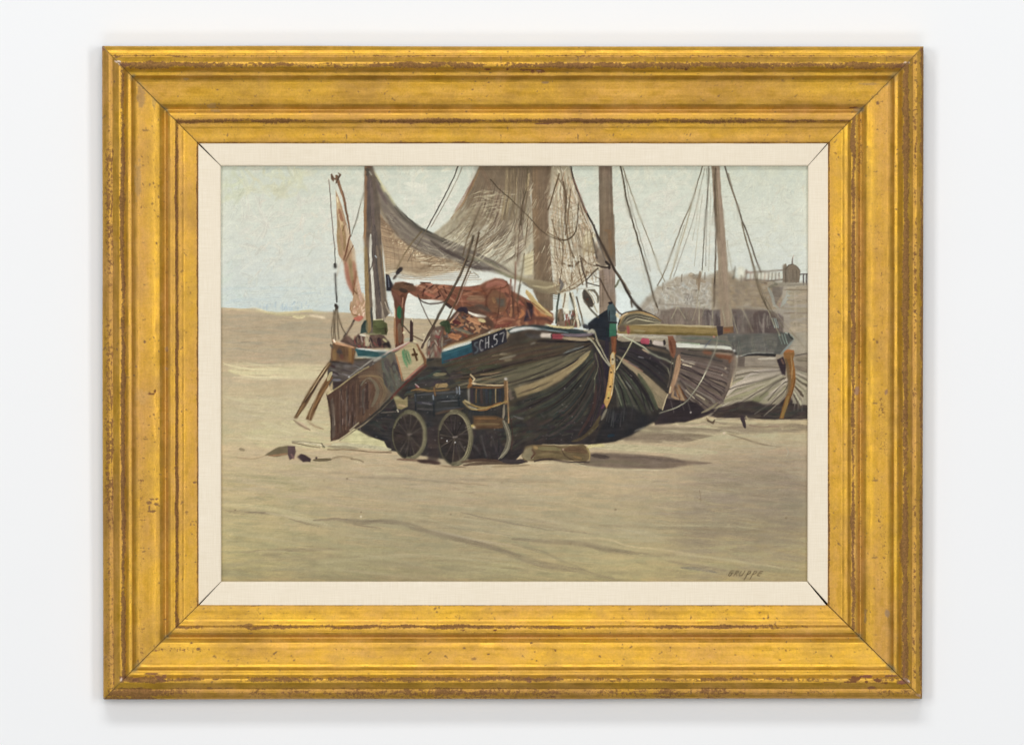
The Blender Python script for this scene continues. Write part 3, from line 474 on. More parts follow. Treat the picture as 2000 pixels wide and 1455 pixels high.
# mesh rungs
for i in range(34):
    t = i/33.; x = 948+rnd.uniform(-16, 22)-t*34; y = 372+t*100
    line([(x-rnd.uniform(8, 26), y+rnd.uniform(3, 9)), (x, y), (x+rnd.uniform(10, 28), y-rnd.uniform(-4, 5))], 1.1, rnd.choice([(122, 104, 78), (104, 90, 70), (206, 196, 162), (196, 184, 150)]), .55)
for i in range(60):
    x = rnd.uniform(935, 1000); y = rnd.uniform(372, 420)
    line([(x, y), (x+rnd.uniform(4, 10), y+rnd.uniform(-2, 2))], 1.8, rnd.choice([(196, 184, 152), (208, 198, 168), (172, 158, 128)]), .5)
dabs([(900, 455), (960, 432), (975, 460), (930, 490), (895, 492)], 50, (6, 16), (2, 4), -48, [(216, 212, 192), (208, 203, 182), (204, 200, 182)], .6, .01, .25, 12, soft=10)
for i in range(30):
    t = i/29.; line([(865+t*60, 448-t*40), (900+t*60, 470-t*30), (935+t*50, 505-t*34)], 1.0, rnd.choice([(116, 100, 78), (136, 120, 96), (98, 84, 66)]), .42)
# folds falling to the right of centre
for p, w, c in (([(1000, 395), (992, 425), (978, 450), (955, 472), (925, 494)], 12, (128, 114, 96)), ([(994, 440), (975, 465), (945, 485), (910, 498)], 7, (112, 98, 84)), ([(1012, 420), (1004, 470), (985, 500), (960, 520)], 8, (150, 134, 112)), ([(1024, 380), (1020, 430), (1016, 470), (1012, 520)], 8, (122, 104, 90)), ([(1000, 388), (986, 410), (992, 395)], 12, (152, 140, 110)), ([(1034, 470), (1016, 492), (1000, 505), (980, 515)], 6, (116, 102, 86)), ([(1036, 440), (1026, 470), (1010, 500)], 6, (130, 112, 98))):
    stroke(p, w, c, .65, dry=.3)
for i in range(90):
    t = rnd.random(); x = 905+t*125; y = 505-t*25+rnd.uniform(-22, 18)-abs(t-.6)*20; l = rnd.uniform(8, 26)
    line([(x, y), (x+l*.6, y-l*.34), (x+l, y-l*.75)], rnd.uniform(1, 2), rnd.choice([(120, 104, 84), (214, 204, 176), (222, 212, 186), (150, 132, 108), (100, 88, 74), (190, 176, 148)]), .65)
for i in range(40):
    x = rnd.uniform(1006, 1036); y = rnd.uniform(395, 500); line([(x, y), (x-rnd.uniform(3, 9), y+rnd.uniform(10, 28))], rnd.uniform(1, 2), rnd.choice([(204, 192, 160), (180, 164, 136), (112, 98, 82), (148, 118, 96)]), .6)
for i in range(26):
    x = rnd.uniform(985, 1036); line([(x, 330), (x-rnd.uniform(-2, 8), 380), (x-rnd.uniform(2, 16), 430)], 1.6, rnd.choice([(142, 124, 92), (98, 84, 66), (158, 140, 106), (122, 106, 84)]), .55)
line([(1031, 330), (1028, 370), (1020, 400), (1018, 440)], 2.4, (84, 74, 56), .8); line([(1033, 340), (1030, 372)], 4, (164, 144, 108), .7)
# left half: translucent warm mesh behind the thick fold
lft = [(735, 400), (752, 430), (780, 455), (820, 480), (850, 500), (880, 506), (905, 512), (900, 527), (862, 536), (838, 541), (800, 538), (770, 530), (754, 540), (750, 500), (742, 460)]
poly(lft, grad([(400, (126, 104, 80)), (470, (150, 122, 92)), (510, (168, 142, 108)), (540, (196, 180, 148))]), .85, 4, tex=.06, ang=20)
for i in range(34):
    y = 420+i*3.6; x0 = 742+i*.4; L = 20+i*5
    line([(x0, y), (x0+L*.3, y+6), (x0+L*.65, y+9), (x0+L, y+7)], 1.3, rnd.choice([(112, 88, 66), (178, 148, 112), (126, 98, 74), (150, 118, 88)]), .6)
for i in range(20):
    x = 745+i*8; line([(x-4, 440+i*3), (x+8, 480+i*2), (x+10+i*.5, 530)], 1.2, rnd.choice([(112, 88, 66), (170, 140, 104), (100, 82, 64)]), .45)
for i in range(90):
    t = rnd.random(); x = 760+t*62+rnd.gauss(0, 5); y = 452+t*48+rnd.gauss(0, 8); splat(x, y, rnd.uniform(1.6, 3), rnd.choice([(222, 206, 170), (206, 186, 148), (196, 172, 132)]), .8)
for i in range(50):
    x = rnd.uniform(800, 900); y = 498+rnd.uniform(0, 34); l = rnd.uniform(14, 40); line([(x, y), (x+l*.5, y+rnd.uniform(-1, 4)), (x+l, y-rnd.uniform(0, 6))], rnd.uniform(1, 2), rnd.choice([(118, 96, 72), (206, 190, 156), (148, 122, 94), (220, 208, 178)]), .65)
for y0 in (521, 526, 532, 538, 543): line([(756+rnd.uniform(0, 30), y0-1), (790, y0+2), (822, y0+1), (850-(y0-521)*.6, y0-6)], 1.3, rnd.choice([(124, 104, 82), (178, 160, 130), (150, 130, 104)]), .7)
stroke([(752, 533), (780, 528), (800, 536)], 4, (216, 204, 172), .7, dry=.3)
# the heavy folded border running down from the mast head
bor = [(716, 322), (728, 326), (737, 352), (752, 378), (770, 402), (792, 424), (818, 444), (842, 456), (870, 470), (905, 482), (925, 492), (960, 508), (985, 520), (1010, 536), (1040, 548), (1080, 552), (1080, 574), (1050, 568), (1020, 552), (990, 540), (962, 530), (930, 529), (906, 520), (884, 506), (860, 502), (830, 498), (800, 482), (776, 462), (760, 440), (746, 420), (734, 396), (722, 360)]
poly(bor, grad([(720, (108, 94, 80)), (800, (128, 117, 103)), (870, (122, 112, 99)), (920, (110, 100, 90)), (1000, (152, 141, 118)), (1080, (140, 128, 102))], True), .85, 4.5, tex=.05, ang=35)
loft([(722, 330), (745, 372), (790, 424), (842, 456), (905, 482), (960, 508), (1010, 538)], [(724, 350), (744, 405), (776, 458), (830, 494), (884, 506), (930, 526), (990, 540)], 26, [(106, 96, 86), (132, 122, 106), (118, 108, 98), (144, 134, 116), (98, 88, 80), (124, 114, 102), (112, 104, 94)], 4.6, .5, .03, .3, wob=.8, trim=.45)
for i in range(120):
    t = rnd.random(); x = 745+t*190; y = 392+175*t**.62*.75+rnd.uniform(2, 26)*(1-.4*t); l = rnd.uniform(5, 14); line([(x, y), (x+l, y+l*rnd.uniform(.3, .9))], 1.2, rnd.choice([(170, 160, 138), (86, 78, 70), (156, 146, 126), (190, 180, 156)]), .4)
stroke([(728, 345), (742, 372), (756, 400)], 6, (96, 82, 80), .8, dry=.2); stroke([(770, 404), (800, 436), (840, 460), (880, 478)], 5, (86, 80, 70), .75, dry=.2)
line([(730, 340), (752, 376), (782, 412), (812, 438), (842, 455), (872, 470)], 2.4, (78, 72, 62), .8)
for i in range(90):
    x = rnd.uniform(880, 1010); y = 500-(x-880)*.1+rnd.uniform(-70, 12); l = rnd.uniform(12, 34); line([(x, y), (x-l*.42, y+l*.5), (x-l*.95, y+l*.8)], rnd.uniform(.9, 1.6), rnd.choice([(104, 90, 72), (122, 106, 84), (210, 202, 176), (96, 84, 68), (198, 190, 164)]), .5)
stroke([(782, 412), (815, 442), (845, 458)], 2.2, (64, 62, 54), .8, dry=.2); stroke([(780, 430), (810, 458), (840, 470)], 4, (156, 148, 126), .6, dry=.3)
stroke([(842, 470), (870, 492), (900, 500), (940, 520)], 9, (100, 90, 80), .85, dry=.2); stroke([(858, 484), (890, 500), (915, 512)], 6, (78, 68, 64), .85, dry=.15)
stroke([(905, 516), (930, 522), (965, 526), (980, 530)], 7, (86, 76, 72), .8, dry=.2); stroke([(898, 498), (930, 508), (958, 512), (975, 524)], 5, (120, 116, 96), .8, dry=.2)
stroke([(912, 494), (940, 508), (965, 522), (1000, 536)], 3, (176, 164, 138), .8, dry=.2); stroke([(965, 526), (1000, 542), (1030, 548)], 5, (118, 116, 88), .7, dry=.2)
stroke([(1000, 540), (1030, 548), (1062, 552), (1080, 556)], 7, (164, 152, 122), .8, dry=.25); stroke([(1020, 552), (1045, 564), (1070, 570), (1085, 570)], 6, (104, 94, 82), .85, dry=.2)
stroke([(728, 332), (740, 352), (756, 376), (768, 394)], 3.4, (196, 184, 132), .85, dry=.3); stroke([(744, 362), (752, 376)], 3, (214, 204, 140), .7); stroke([(760, 384), (772, 402)], 3, (206, 200, 148), .6)
stroke([(730, 362), (734, 400), (742, 440)], 5, (104, 92, 74), .8, dry=.2); stroke([(738, 378), (744, 410), (758, 432)], 4, (146, 130, 100), .6, dry=.3)
# mesh carried across the mast behind it
for i in range(130):
    x = rnd.gauss(1040, 5) if i % 2 else rnd.gauss(1076, 4); y = rnd.uniform(340, 560); l = rnd.uniform(6, 18); line([(x, y), (x-l*.45, y+l)], rnd.uniform(1, 2), rnd.choice([(186, 172, 142), (150, 132, 106), (122, 104, 84), (206, 194, 164), (136, 116, 94)]), .6)
for i in range(60):
    x = rnd.uniform(1044, 1072); y = rnd.uniform(380, 560); l = rnd.uniform(5, 14); line([(x, y), (x-l*.5, y+l)], 1.3, rnd.choice([(148, 130, 104), (106, 90, 74), (160, 142, 114)]), .45)
# right-hand net hanging from the stay
rgt = [(1078, 322), (1110, 322), (1118, 340), (1130, 380), (1144, 420), (1160, 455), (1172, 485), (1186, 512), (1190, 520), (1170, 528), (1150, 536), (1140, 550), (1120, 566), (1096, 575), (1078, 572), (1082, 545), (1076, 500), (1072, 440), (1070, 400), (1074, 360)]
poly(rgt, grad([(322, (158, 142, 114)), (400, (188, 178, 156)), (480, (202, 194, 172)), (540, (200, 186, 158)), (575, (172, 157, 128))]), .82, 4, tex=.05, ang=80)
loft([(1090, 326), (1080, 400), (1078, 480), (1088, 560)], [(1112, 330), (1132, 390), (1158, 450), (1178, 505)], 70, [(216, 204, 172), (132, 112, 86), (196, 180, 148), (112, 94, 74), (228, 218, 192), (156, 132, 102), (178, 146, 112)], 2, .7, .06, .3, wob=1.4, trim=.6)
dabs(rgt, 300, (5, 16), (1.4, 2.8), lambda x, y: rnd.choice([115, 80, 60]), [(224, 214, 186), (206, 192, 160), (126, 106, 80), (140, 116, 90), (190, 152, 116), (218, 212, 192)], .65, .04, .2, 14, soft=4, setid=True)
poly([(1120, 400), (1130, 400), (1128, 450), (1118, 450)], (206, 200, 178), .5, 8)
for p, w in (([(1100, 356), (1106, 390), (1104, 430), (1112, 480), (1128, 520), (1138, 556)], 3), ([(1114, 370), (1110, 420), (1104, 460)], 1.8), ([(1078, 430), (1086, 458), (1098, 476)], 2), ([(1092, 340), (1074, 400), (1070, 410)], 3), ([(1130, 396), (1128, 440), (1122, 456), (1108, 468), (1090, 466), (1070, 454)], 2), ([(1100, 470), (1098, 520), (1092, 560)], 2), ([(1118, 500), (1116, 540), (1112, 570)], 2), ([(1100, 514), (1116, 520), (1130, 512)], 2.6), ([(1130, 480), (1150, 492), (1164, 494), (1168, 486)], 2.4), ([(1132, 500), (1150, 516), (1170, 520), (1186, 522)], 2.4)):
    line(p, w, (92, 74, 54), .85)
line([(1130, 512), (1120, 521), (1112, 519)], 4, (72, 56, 42), .8)
dabs([(1140, 450), (1164, 455), (1162, 500), (1136, 500)], 50, (10, 26), (1.6, 2.8), 97, [(214, 200, 160), (190, 172, 130), (150, 128, 92), (226, 214, 178)], .7, .03, .2, 5)
poly([(1160, 470), (1172, 490), (1188, 518), (1175, 522), (1164, 510)], (112, 98, 84), .8, 3)
for i in range(26):        # long sagging cords, crossed, with sky between them
    x = 1080+i*3.2; line([(x-2+rnd.uniform(-2, 2), 380+i*3), (x+rnd.uniform(-4, 2), 450+i*2), (x+8+rnd.uniform(-3, 3), 560-i*1.2)], 1.1, rnd.choice([(110, 92, 70), (134, 114, 88), (150, 132, 106)]), .6)
for i in range(22):
    y = 400+i*7.4; x1 = 1128+min(60, max(0, (y-390)*.36)); line([(1076, y), ((1076+x1)/2, y+9), (x1, y-2)], 1.0, rnd.choice([(122, 104, 80), (150, 132, 104), (104, 88, 68)]), .5)
dabs([(1104, 500), (1128, 500), (1124, 545), (1106, 545)], 14, (5, 12), (3, 5), 85, [(214, 211, 194), (206, 203, 186)], .7, .01, .2, 12, soft=6)
dabs([(1130, 412), (1140, 440), (1128, 452), (1118, 430)], 10, (6, 14), (3, 4), 80, [(212, 209, 192)], .7, .01, .2, 12, soft=6)
# scalloped lower edge
for p in ([(1080, 574), (1100, 570), (1124, 562), (1142, 548)], [(1078, 566), (1090, 558), (1096, 548)], [(1100, 568), (1120, 556), (1134, 544), (1140, 530)], [(1136, 546), (1144, 540), (1146, 530)], [(1146, 532), (1156, 534), (1164, 526)]): line(p, 2.2, (120, 98, 72), .85)
poly([(1020, 546), (1080, 552), (1100, 566), (1088, 574), (1060, 572), (1036, 562)], (140, 126, 98), .85, 4); stroke([(1040, 558), (1068, 562), (1086, 556)], 4, (206, 192, 150), .6, dry=.3); stroke([(1078, 560), (1092, 556)], 3, (214, 202, 160), .7)
stroke([(1092, 544), (1098, 556), (1094, 568)], 6, (104, 98, 94), .8); line([(1100, 545), (1106, 560)], 1.6, (210, 204, 190), .8)
for i in range(150):
    x = rnd.uniform(1078, 1165); y = rnd.uniform(500, 572); 
    if y > 575-(x-1090)*.45 or y > 574: continue
    l = rnd.uniform(5, 15); line([(x, y), (x+l*.35, y+l*.6), (x+l*.3, y+l)], 1.2, rnd.choice([(224, 214, 188), (120, 98, 74), (152, 128, 100), (210, 204, 184)]), .6)
# torn openings and thin drips under the edge
for p in ([(1016, 512), (1030, 505), (1042, 500)], [(1012, 530), (1030, 520), (1042, 514)]): line(p, 1.6, (110, 96, 74), .7)
poly([(1024, 500), (1042, 490), (1041, 536), (1024, 538)], (214, 200, 156), .75, 2); 
for y in (508, 516, 524, 531): line([(1025, y), (1042, y-8)], 1.3, (150, 132, 96), .7)
for y in (574, 578, 582): line([(1076, y), (1088, y+2)], 1.4, (110, 100, 82), .8)
# ================================================================ ropes over the sky, left spars
sid('painted_rigging#front')
rope([(895, 325), (884, 352), (868, 384), (852, 414), (834, 448)], 2.1, (56, 50, 44), .95); rope([(902, 328), (892, 352), (876, 384), (858, 416), (842, 444)], 1.5, (120, 108, 92), .8)
rope([(834, 448), (820, 472), (806, 494), (796, 512)], 2, (110, 98, 80), .6)
rope([(1115, 325), (1119, 346), (1130, 378), (1142, 408), (1156, 436), (1168, 462), (1180, 486), (1192, 510), (1202, 530), (1212, 545), (1226, 572), (1240, 594), (1252, 606)], (3, 6), (62, 52, 44), .95)
rope([(1120, 350), (1130, 374), (1136, 392), (1146, 416)], 1.8, (164, 124, 104), .8); rope([(1204, 532), (1216, 548), (1232, 574)], 2, (112, 98, 80), .8)
rope([(1160, 440), (1168, 470), (1176, 492), (1184, 512)], 3, (80, 72, 66), .8); rope([(1184, 512), (1190, 518), (1190, 524)], 5, (48, 42, 38), .95)
rope([(1158, 465), (1162, 490), (1166, 505)], 3, (76, 68, 60), .8); rope([(1165, 517), (1175, 522), (1190, 523)], 3, (60, 50, 44), .9)
rope([(1146, 546), (1156, 536), (1168, 524)], 2.4, (66, 56, 46), .9); rope([(1134, 506), (1138, 528), (1144, 545), (1146, 560)], 3.4, (72, 60, 50), .85); rope([(1146, 552), (1158, 556), (1170, 559)], 2.4, (60, 54, 48), .85)
rope([(1172, 545), (1182, 566), (1190, 582), (1198, 596), (1208, 610), (1216, 616)], 3.2, (84, 70, 58), .9); rope([(1160, 538), (1172, 546)], 1.6, (100, 88, 74), .8)
rope([(1202, 560), (1205, 556), (1208, 548)], 4, (98, 98, 76), .8); rope([(1232, 588), (1234, 600)], 3, (60, 48, 38), .9)
rope([(958, 325+26), (975, 370), (1000, 392), (1020, 412), (1040, 432), (1052, 446), (1070, 460), (1096, 470), (1110, 468), (1122, 458), (1127, 436), (1129, 400)], 1.8, (72, 60, 46), .85)
rope([(1091, 350), (1100, 366), (1106, 388)], 2.6, (92, 76, 58), .7)
for p in ([(1079, 325), (1072, 380), (1050, 430)], [(1094, 325), (1102, 380), (1110, 440), (1124, 500)], [(1109, 360), (1104, 420), (1098, 470)], [(1000, 326), (1004, 400), (1006, 470)], [(1010, 326), (1012, 380), (1008, 450), (1004, 540)], [(1022, 326), (1016, 400), (1022, 470)], [(1084, 470), (1090, 520), (1086, 570)], [(1126, 460), (1136, 500), (1142, 540)], [(1112, 326), (1124, 370), (1140, 420), (1160, 470)], [(1060, 470), (1078, 500), (1096, 530)], [(1386, 330), (1380, 430), (1378, 520)], [(1400, 340), (1399, 470), (1396, 590)], [(1376, 330), (1356, 420), (1330, 500), (1316, 540)], [(1218, 330), (1232, 400), (1252, 470), (1270, 530)], [(1426, 360), (1450, 440), (1470, 520)], [(1466, 500), (1480, 550), (1498, 600)]):
    line(p, 1.2, rnd.choice([(104, 90, 72), (128, 114, 92), (90, 76, 62)]), .6)
# ---- left spar with the furled pennant
sid('painted_spar#left')
line([(658, 345), (664, 366), (672, 388), (676, 410), (681, 436), (684, 462)], (6, 3), (112, 82, 60), .95); line([(660, 348), (668, 380), (674, 400)], 2, (160, 120, 86), .7); line([(648, 342), (652, 349), (660, 352)], 3.6, (106, 80, 60), .9)
stroke([(648, 341), (649, 349), (652, 354)], 4, (98, 74, 56), .9); stroke([(661, 338), (665, 342), (660, 350), (656, 358)], 4, (112, 92, 74), .9); line([(664, 342), (657, 358)], 2, (90, 76, 60), .9)
line([(643, 352), (645, 380), (648, 420), (651, 460), (654, 486)], 1.7, (96, 80, 72), .9); line([(643, 350), (644, 366)], 2.2, (206, 186, 164), .6)
line([(654, 486), (655, 512), (656, 524)], 1.8, (64, 60, 54), .9); stroke([(654, 514), (655, 524)], 6, (46, 42, 40), .97); line([(655, 535), (656, 560), (658, 590)], 3, (62, 58, 54), .95); stroke([(654, 594), (658, 600), (657, 604)], 7, (58, 50, 44), .97)
line([(719, 345), (712, 372), (704, 400), (696, 428), (690, 448), (686, 462)], 1.7, (104, 98, 84), .8); line([(706, 392), (700, 420), (692, 446)], 1.4, (150, 146, 130), .6)
line([(668, 508), (662, 522), (658, 540)], 1.4, (170, 150, 130), .8)
sid('painted_sail#pennant')
poly([(656, 372), (662, 386), (670, 410), (678, 440), (684, 466), (692, 484), (695, 510), (700, 545), (707, 575), (714, 590), (712, 620), (704, 628), (694, 624), (686, 612), (684, 600), (690, 580), (682, 560), (674, 530), (670, 510), (662, 500), (658, 470), (658, 430)], (176, 142, 108), 1, 1.5, True, .05, 75)
stroke([(660, 392), (664, 420), (672, 460)], 6, (206, 178, 128), .9, dry=.15); stroke([(658, 384), (660, 396)], 3, (222, 208, 164), .9); stroke([(662, 408), (668, 430), (664, 420)], 6, (150, 100, 72), .8)
stroke([(660, 430), (662, 470), (668, 498)], 6, (158, 134, 92), .85, dry=.2); stroke([(668, 440), (674, 470), (672, 490)], 5, (146, 118, 74), .8, dry=.2); stroke([(676, 440), (680, 462), (678, 480)], 6, (214, 190, 158), .8, dry=.2)
stroke([(684, 470), (690, 490), (693, 520)], 6, (198, 176, 146), .85); line([(684, 462), (678, 484), (672, 508)], 3, (106, 64, 44), .85); line([(690, 480), (680, 500), (674, 516)], 2, (96, 62, 40), .85); line([(672, 442), (670, 452)], 2, (110, 84, 60), .8)
stroke([(675, 512), (680, 545), (688, 570)], 8, (172, 106, 80), .9, dry=.1); stroke([(684, 504), (686, 530), (690, 555)], 6, (146, 128, 84), .85, dry=.15); stroke([(691, 510), (694, 540), (692, 556)], 6, (178, 118, 86), .85); line([(696, 530), (692, 560), (690, 575)], 2.6, (118, 74, 48), .85)
stroke([(697, 545), (702, 570), (706, 590)], 7, (196, 160, 136), .85, dry=.1); line([(690, 548), (690, 566), (697, 574)], 2.4, (112, 76, 50), .8); stroke([(708, 572), (712, 584)], 4, (208, 184, 150), .8)
dabs([(688, 582), (714, 584), (714, 622), (690, 616)], 26, (5, 12), (2, 3.5), 100, [(214, 178, 146), (196, 156, 124), (178, 132, 102), (220, 192, 164)], .8, .03, .1, 30)
line([(686, 590), (684, 604), (690, 614), (700, 618)], 2.4, (168, 122, 78), .9); stroke([(690, 606), (696, 612)], 8, (218, 176, 142), .8); stroke([(692, 622), (700, 624), (708, 618)], 8, (190, 96, 72), .95); stroke([(698, 618), (706, 620)], 4, (206, 112, 84), .8)
sid('painted_rigging#stern')
for p, w in (([(652, 606), (652, 640), (652, 665)], 1.8), ([(656, 604), (654, 640), (656, 664)], 2.4), ([(658, 604), (663, 625), (668, 640), (674, 650)], 2.4), ([(659, 604), (660, 640), (662, 662)], 2.2), ([(656, 600), (648, 640), (650, 672)], 1.6)): line(p, w, (88, 76, 60), .9)
line([(692, 626), (684, 640), (672, 658)], 4, (74, 64, 56), .9); line([(690, 630), (676, 650)], 1.4, (196, 186, 166), .8); line([(689, 630), (680, 648), (676, 660)], 2, (122, 96, 76), .8)
# ---- stern mast wrapped in net
sid('painted_mast#stern')
poly([(712, 330), (714, 322), (727, 322), (734, 350), (742, 400), (744, 450), (748, 510), (754, 570), (762, 612), (752, 622), (750, 650), (715, 652), (713, 560), (711, 450), (711, 380)], (104, 92, 80), 1, 1.4, tex=.06, ang=88)
stroke([(715, 326), (714, 400), (713, 470)], 5, (142, 104, 72), .95, .05, .1); stroke([(714, 380), (713, 430), (714, 490)], 4, (152, 116, 78), .7); stroke([(714, 480), (716, 540), (718, 600), (720, 650)], (6, 10), (150, 122, 76), .95, .05, .1)
stroke([(719, 340), (721, 400), (722, 450)], 8, (94, 84, 80), .85, dry=.15); stroke([(724, 350), (728, 400), (730, 460)], 6, (112, 98, 92), .85, dry=.2); stroke([(714, 330), (720, 336), (716, 344)], 7, (78, 74, 66), .8)
stroke([(717, 323), (726, 324)], 6, (150, 92, 54), .8); line([(722, 336), (726, 342)], 2.6, (190, 186, 168), .7)
stroke([(724, 458), (724, 500), (727, 540), (730, 590), (734, 660)], 5.5, (208, 204, 188), .97, .1, .0); stroke([(733, 640), (735, 662)], 5, (206, 204, 190), .8)
stroke([(730, 440), (734, 500), (738, 560), (744, 620)], 12, (96, 86, 80), .95, .1, .15); stroke([(736, 480), (742, 540), (748, 600)], 6, (128, 112, 92), .8, dry=.25); line([(727, 480), (727, 520), (722, 530)], 2, (60, 52, 50), .8)
stroke([(734, 500), (738, 540), (744, 590)], 4, (72, 68, 66), .7, dry=.3); line([(744, 480), (750, 540), (756, 590)], 2, (150, 130, 100), .7); line([(735, 503), (733, 500)], 2, (190, 196, 196), .8)
for p in ([(744, 590), (750, 620), (756, 650)], [(752, 590), (760, 612)], [(746, 600), (748, 640)], [(754, 600), (766, 616)]): line(p, 2.2, (178, 164, 142), .7)
line([(756, 596), (766, 612)], 2, (84, 78, 74), .8); stroke([(726, 600), (727, 640)], 3, (60, 66, 64), .8)
stroke([(756, 580), (762, 600), (766, 612)], 5, (206, 214, 206), .6)
# ---- post carrying the furled sail
sid('painted_post')
poly([(753, 535), (760, 537), (764, 548), (768, 556), (770, 570), (755, 568)], (44, 42, 48), .97, 1.4); line([(758, 540), (760, 560)], 2, (110, 116, 124), .6)
line([(775, 525), (788, 500), (804, 476), (824, 452)], 3, (116, 100, 74), .85); stroke([(774, 536), (780, 528), (786, 524)], 8, (52, 46, 46), .95); stroke([(768, 546), (774, 538)], 5, (70, 60, 52), .9)
poly([(764, 568), (798, 570), (792, 590), (788, 640), (788, 664), (790, 680), (772, 680), (772, 620), (770, 590)], (102, 66, 50), 1, 1.4, tex=.08, ang=90)
stroke([(780, 598), (780, 622)], 9, (44, 98, 66), .9, .2); stroke([(785, 604), (786, 640)], 5, (66, 72, 56), .8); stroke([(772, 604), (771, 640), (772, 672)], 4, (166, 118, 78), .85); stroke([(780, 632), (782, 670)], 9, (112, 96, 78), .85, dry=.2); stroke([(775, 640), (776, 672)], 4, (132, 78, 44), .85)
line([(770, 600), (771, 620)], 2, (220, 206, 180), .8); stroke([(766, 572), (776, 582), (784, 596)], 7, (112, 72, 58), .9); line([(787, 582), (786, 600)], 2.4, (186, 128, 96), .8)
# ---- furled rust sail on the boom
sid('painted_sail#furled')
poly([(764, 566), (772, 552), (788, 550), (802, 554), (815, 560), (826, 551), (846, 555), (862, 556), (884, 558), (896, 562), (920, 559), (938, 556), (948, 550), (962, 546), (978, 545), (990, 550), (996, 566), (1010, 574), (1022, 580), (1040, 590), (1060, 600), (1080, 612), (1076, 634), (1030, 636), (990, 640), (955, 642), (920, 622), (890, 606), (870, 590), (848, 586), (820, 584), (800, 573), (786, 574), (780, 578)], (126, 80, 58), 1, 1.6, True, .06, 10)
stroke([(768, 564), (790, 558), (812, 566)], 14, (98, 74, 56), .95, .2, .1); stroke([(780, 566), (796, 570)], 8, (58, 50, 44), .85); stroke([(790, 554), (806, 556), (800, 556)], 4, (62, 48, 40), .7)
dabs([(806, 560), (850, 556), (870, 562), (875, 588), (840, 585)], 36, (8, 24), (3, 6), -20, [(142, 92, 66), (164, 110, 80), (112, 72, 54), (150, 98, 74)], .75, .04, .15, 25)
stroke([(846, 572), (860, 560), (876, 560)], 6, (184, 112, 74), .9, dry=.1); stroke([(830, 553), (845, 556)], 5, (196, 128, 100), .8); stroke([(826, 572), (850, 580)], 6, (178, 96, 66), .8)
for p in ([(834, 560), (828, 568), (826, 578)], [(846, 558), (836, 566)], [(856, 570), (860, 578), (852, 582)], [(866, 560), (872, 574)]): line(p, 2.6, (62, 38, 34), .85)
line([(822, 552), (840, 553)], 3, (74, 56, 46), .8)
stroke([(870, 580), (900, 584), (930, 590)], 14, (132, 76, 56), .9, dry=.15); stroke([(884, 562), (920, 564), (940, 560)], 7, (146, 84, 60), .9); stroke([(918, 574), (936, 566), (950, 576)], 7, (160, 86, 50), .9, dry=.1)
stroke([(912, 584), (935, 582), (948, 586)], 9, (138, 104, 78), .9, dry=.2); stroke([(912, 592), (935, 594), (946, 598)], 6, (120, 84, 66), .85); stroke([(898, 568), (904, 600)], 5, (152, 92, 66), .6)
for y in (578, 583, 588): line([(914, y), (945, y+1)], 1.2, (164, 132, 100), .7)
stroke([(950, 560), (968, 550), (988, 556)], 14, (164, 98, 76), .95, .3, .1); stroke([(968, 562), (986, 566), (992, 574)], 12, (168, 98, 70), .95, .3, .1); line([(956, 550), (975, 545), (990, 550), (994, 560)], 2, (110, 62, 40), .85)
poly([(952, 586), (956, 572), (968, 566), (984, 574), (990, 590), (986, 606), (968, 612), (956, 606)], (120, 84, 60), .9, 3, True); poly([(968, 582), (986, 584), (986, 598), (974, 600)], (88, 84, 76), .85, 5, True); stroke([(962, 580), (966, 592)], 6, (142, 104, 68), .8)
line([(960, 566), (951, 580), (950, 596), (958, 610), (970, 612)], 2.4, (92, 56, 40), .85); line([(994, 556), (996, 575), (992, 600), (984, 612)], 2.4, (96, 58, 42), .85); line([(960, 566), (985, 562), (992, 556)], 2, (98, 60, 42), .85)
stroke([(915, 604), (940, 600), (960, 612)], 10, (82, 76, 68), .9, .3, .2); stroke([(930, 612), (955, 612), (970, 616)], 6, (96, 64, 52), .8)
dabs([(985, 570), (1020, 582), (1050, 600), (1076, 622), (1060, 634), (960, 640), (940, 624), (990, 606)], 90, (6, 20), (3, 6), lambda x, y: rnd.choice([-60, 20, 70]), [(166, 102, 66), (142, 84, 56), (114, 68, 52), (184, 120, 78), (104, 76, 62), (150, 92, 66)], .8, .05, .12, 20)
stroke([(945, 632), (980, 626), (1010, 622)], 10, (142, 80, 58), .9, dry=.1); stroke([(950, 640), (980, 636), (1000, 630)], 6, (126, 66, 52), .85)
poly([(1023, 628), (1028, 604), (1034, 602), (1042, 606), (1038, 626)], (60, 50, 60), .97, 2); poly([(1028, 590), (1042, 594), (1040, 604), (1030, 604)], (54, 40, 44), .9, 2)
stroke([(1044, 600), (1050, 612), (1068, 618)], 8, (196, 112, 62), .95); stroke([(1018, 604), (1022, 612), (1014, 622)], 6, (202, 118, 62), .9); stroke([(1012, 588), (1024, 596)], 6, (168, 84, 58), .8)
poly([(1028, 566), (1036, 572), (1050, 590), (1076, 612), (1080, 620), (1058, 612), (1040, 594), (1026, 572)], (190, 156, 92), .98, 1.2); line([(1030, 568), (1050, 592), (1078, 616)], 1.6, (222, 198, 130), .8); line([(1040, 592), (1064, 610)], 2, (112, 66, 40), .8)
stroke([(1028, 622), (1060, 622), (1080, 630)], 7, (96, 64, 54), .85, dry=.1); stroke([(1050, 614), (1070, 618)], 4, (176, 108, 52), .8)
line([(818, 583), (826, 590), (842, 594), (860, 592), (868, 590)], 2.6, (58, 44, 38), .9); line([(872, 594), (880, 600)], 6, (54, 38, 34), .9)
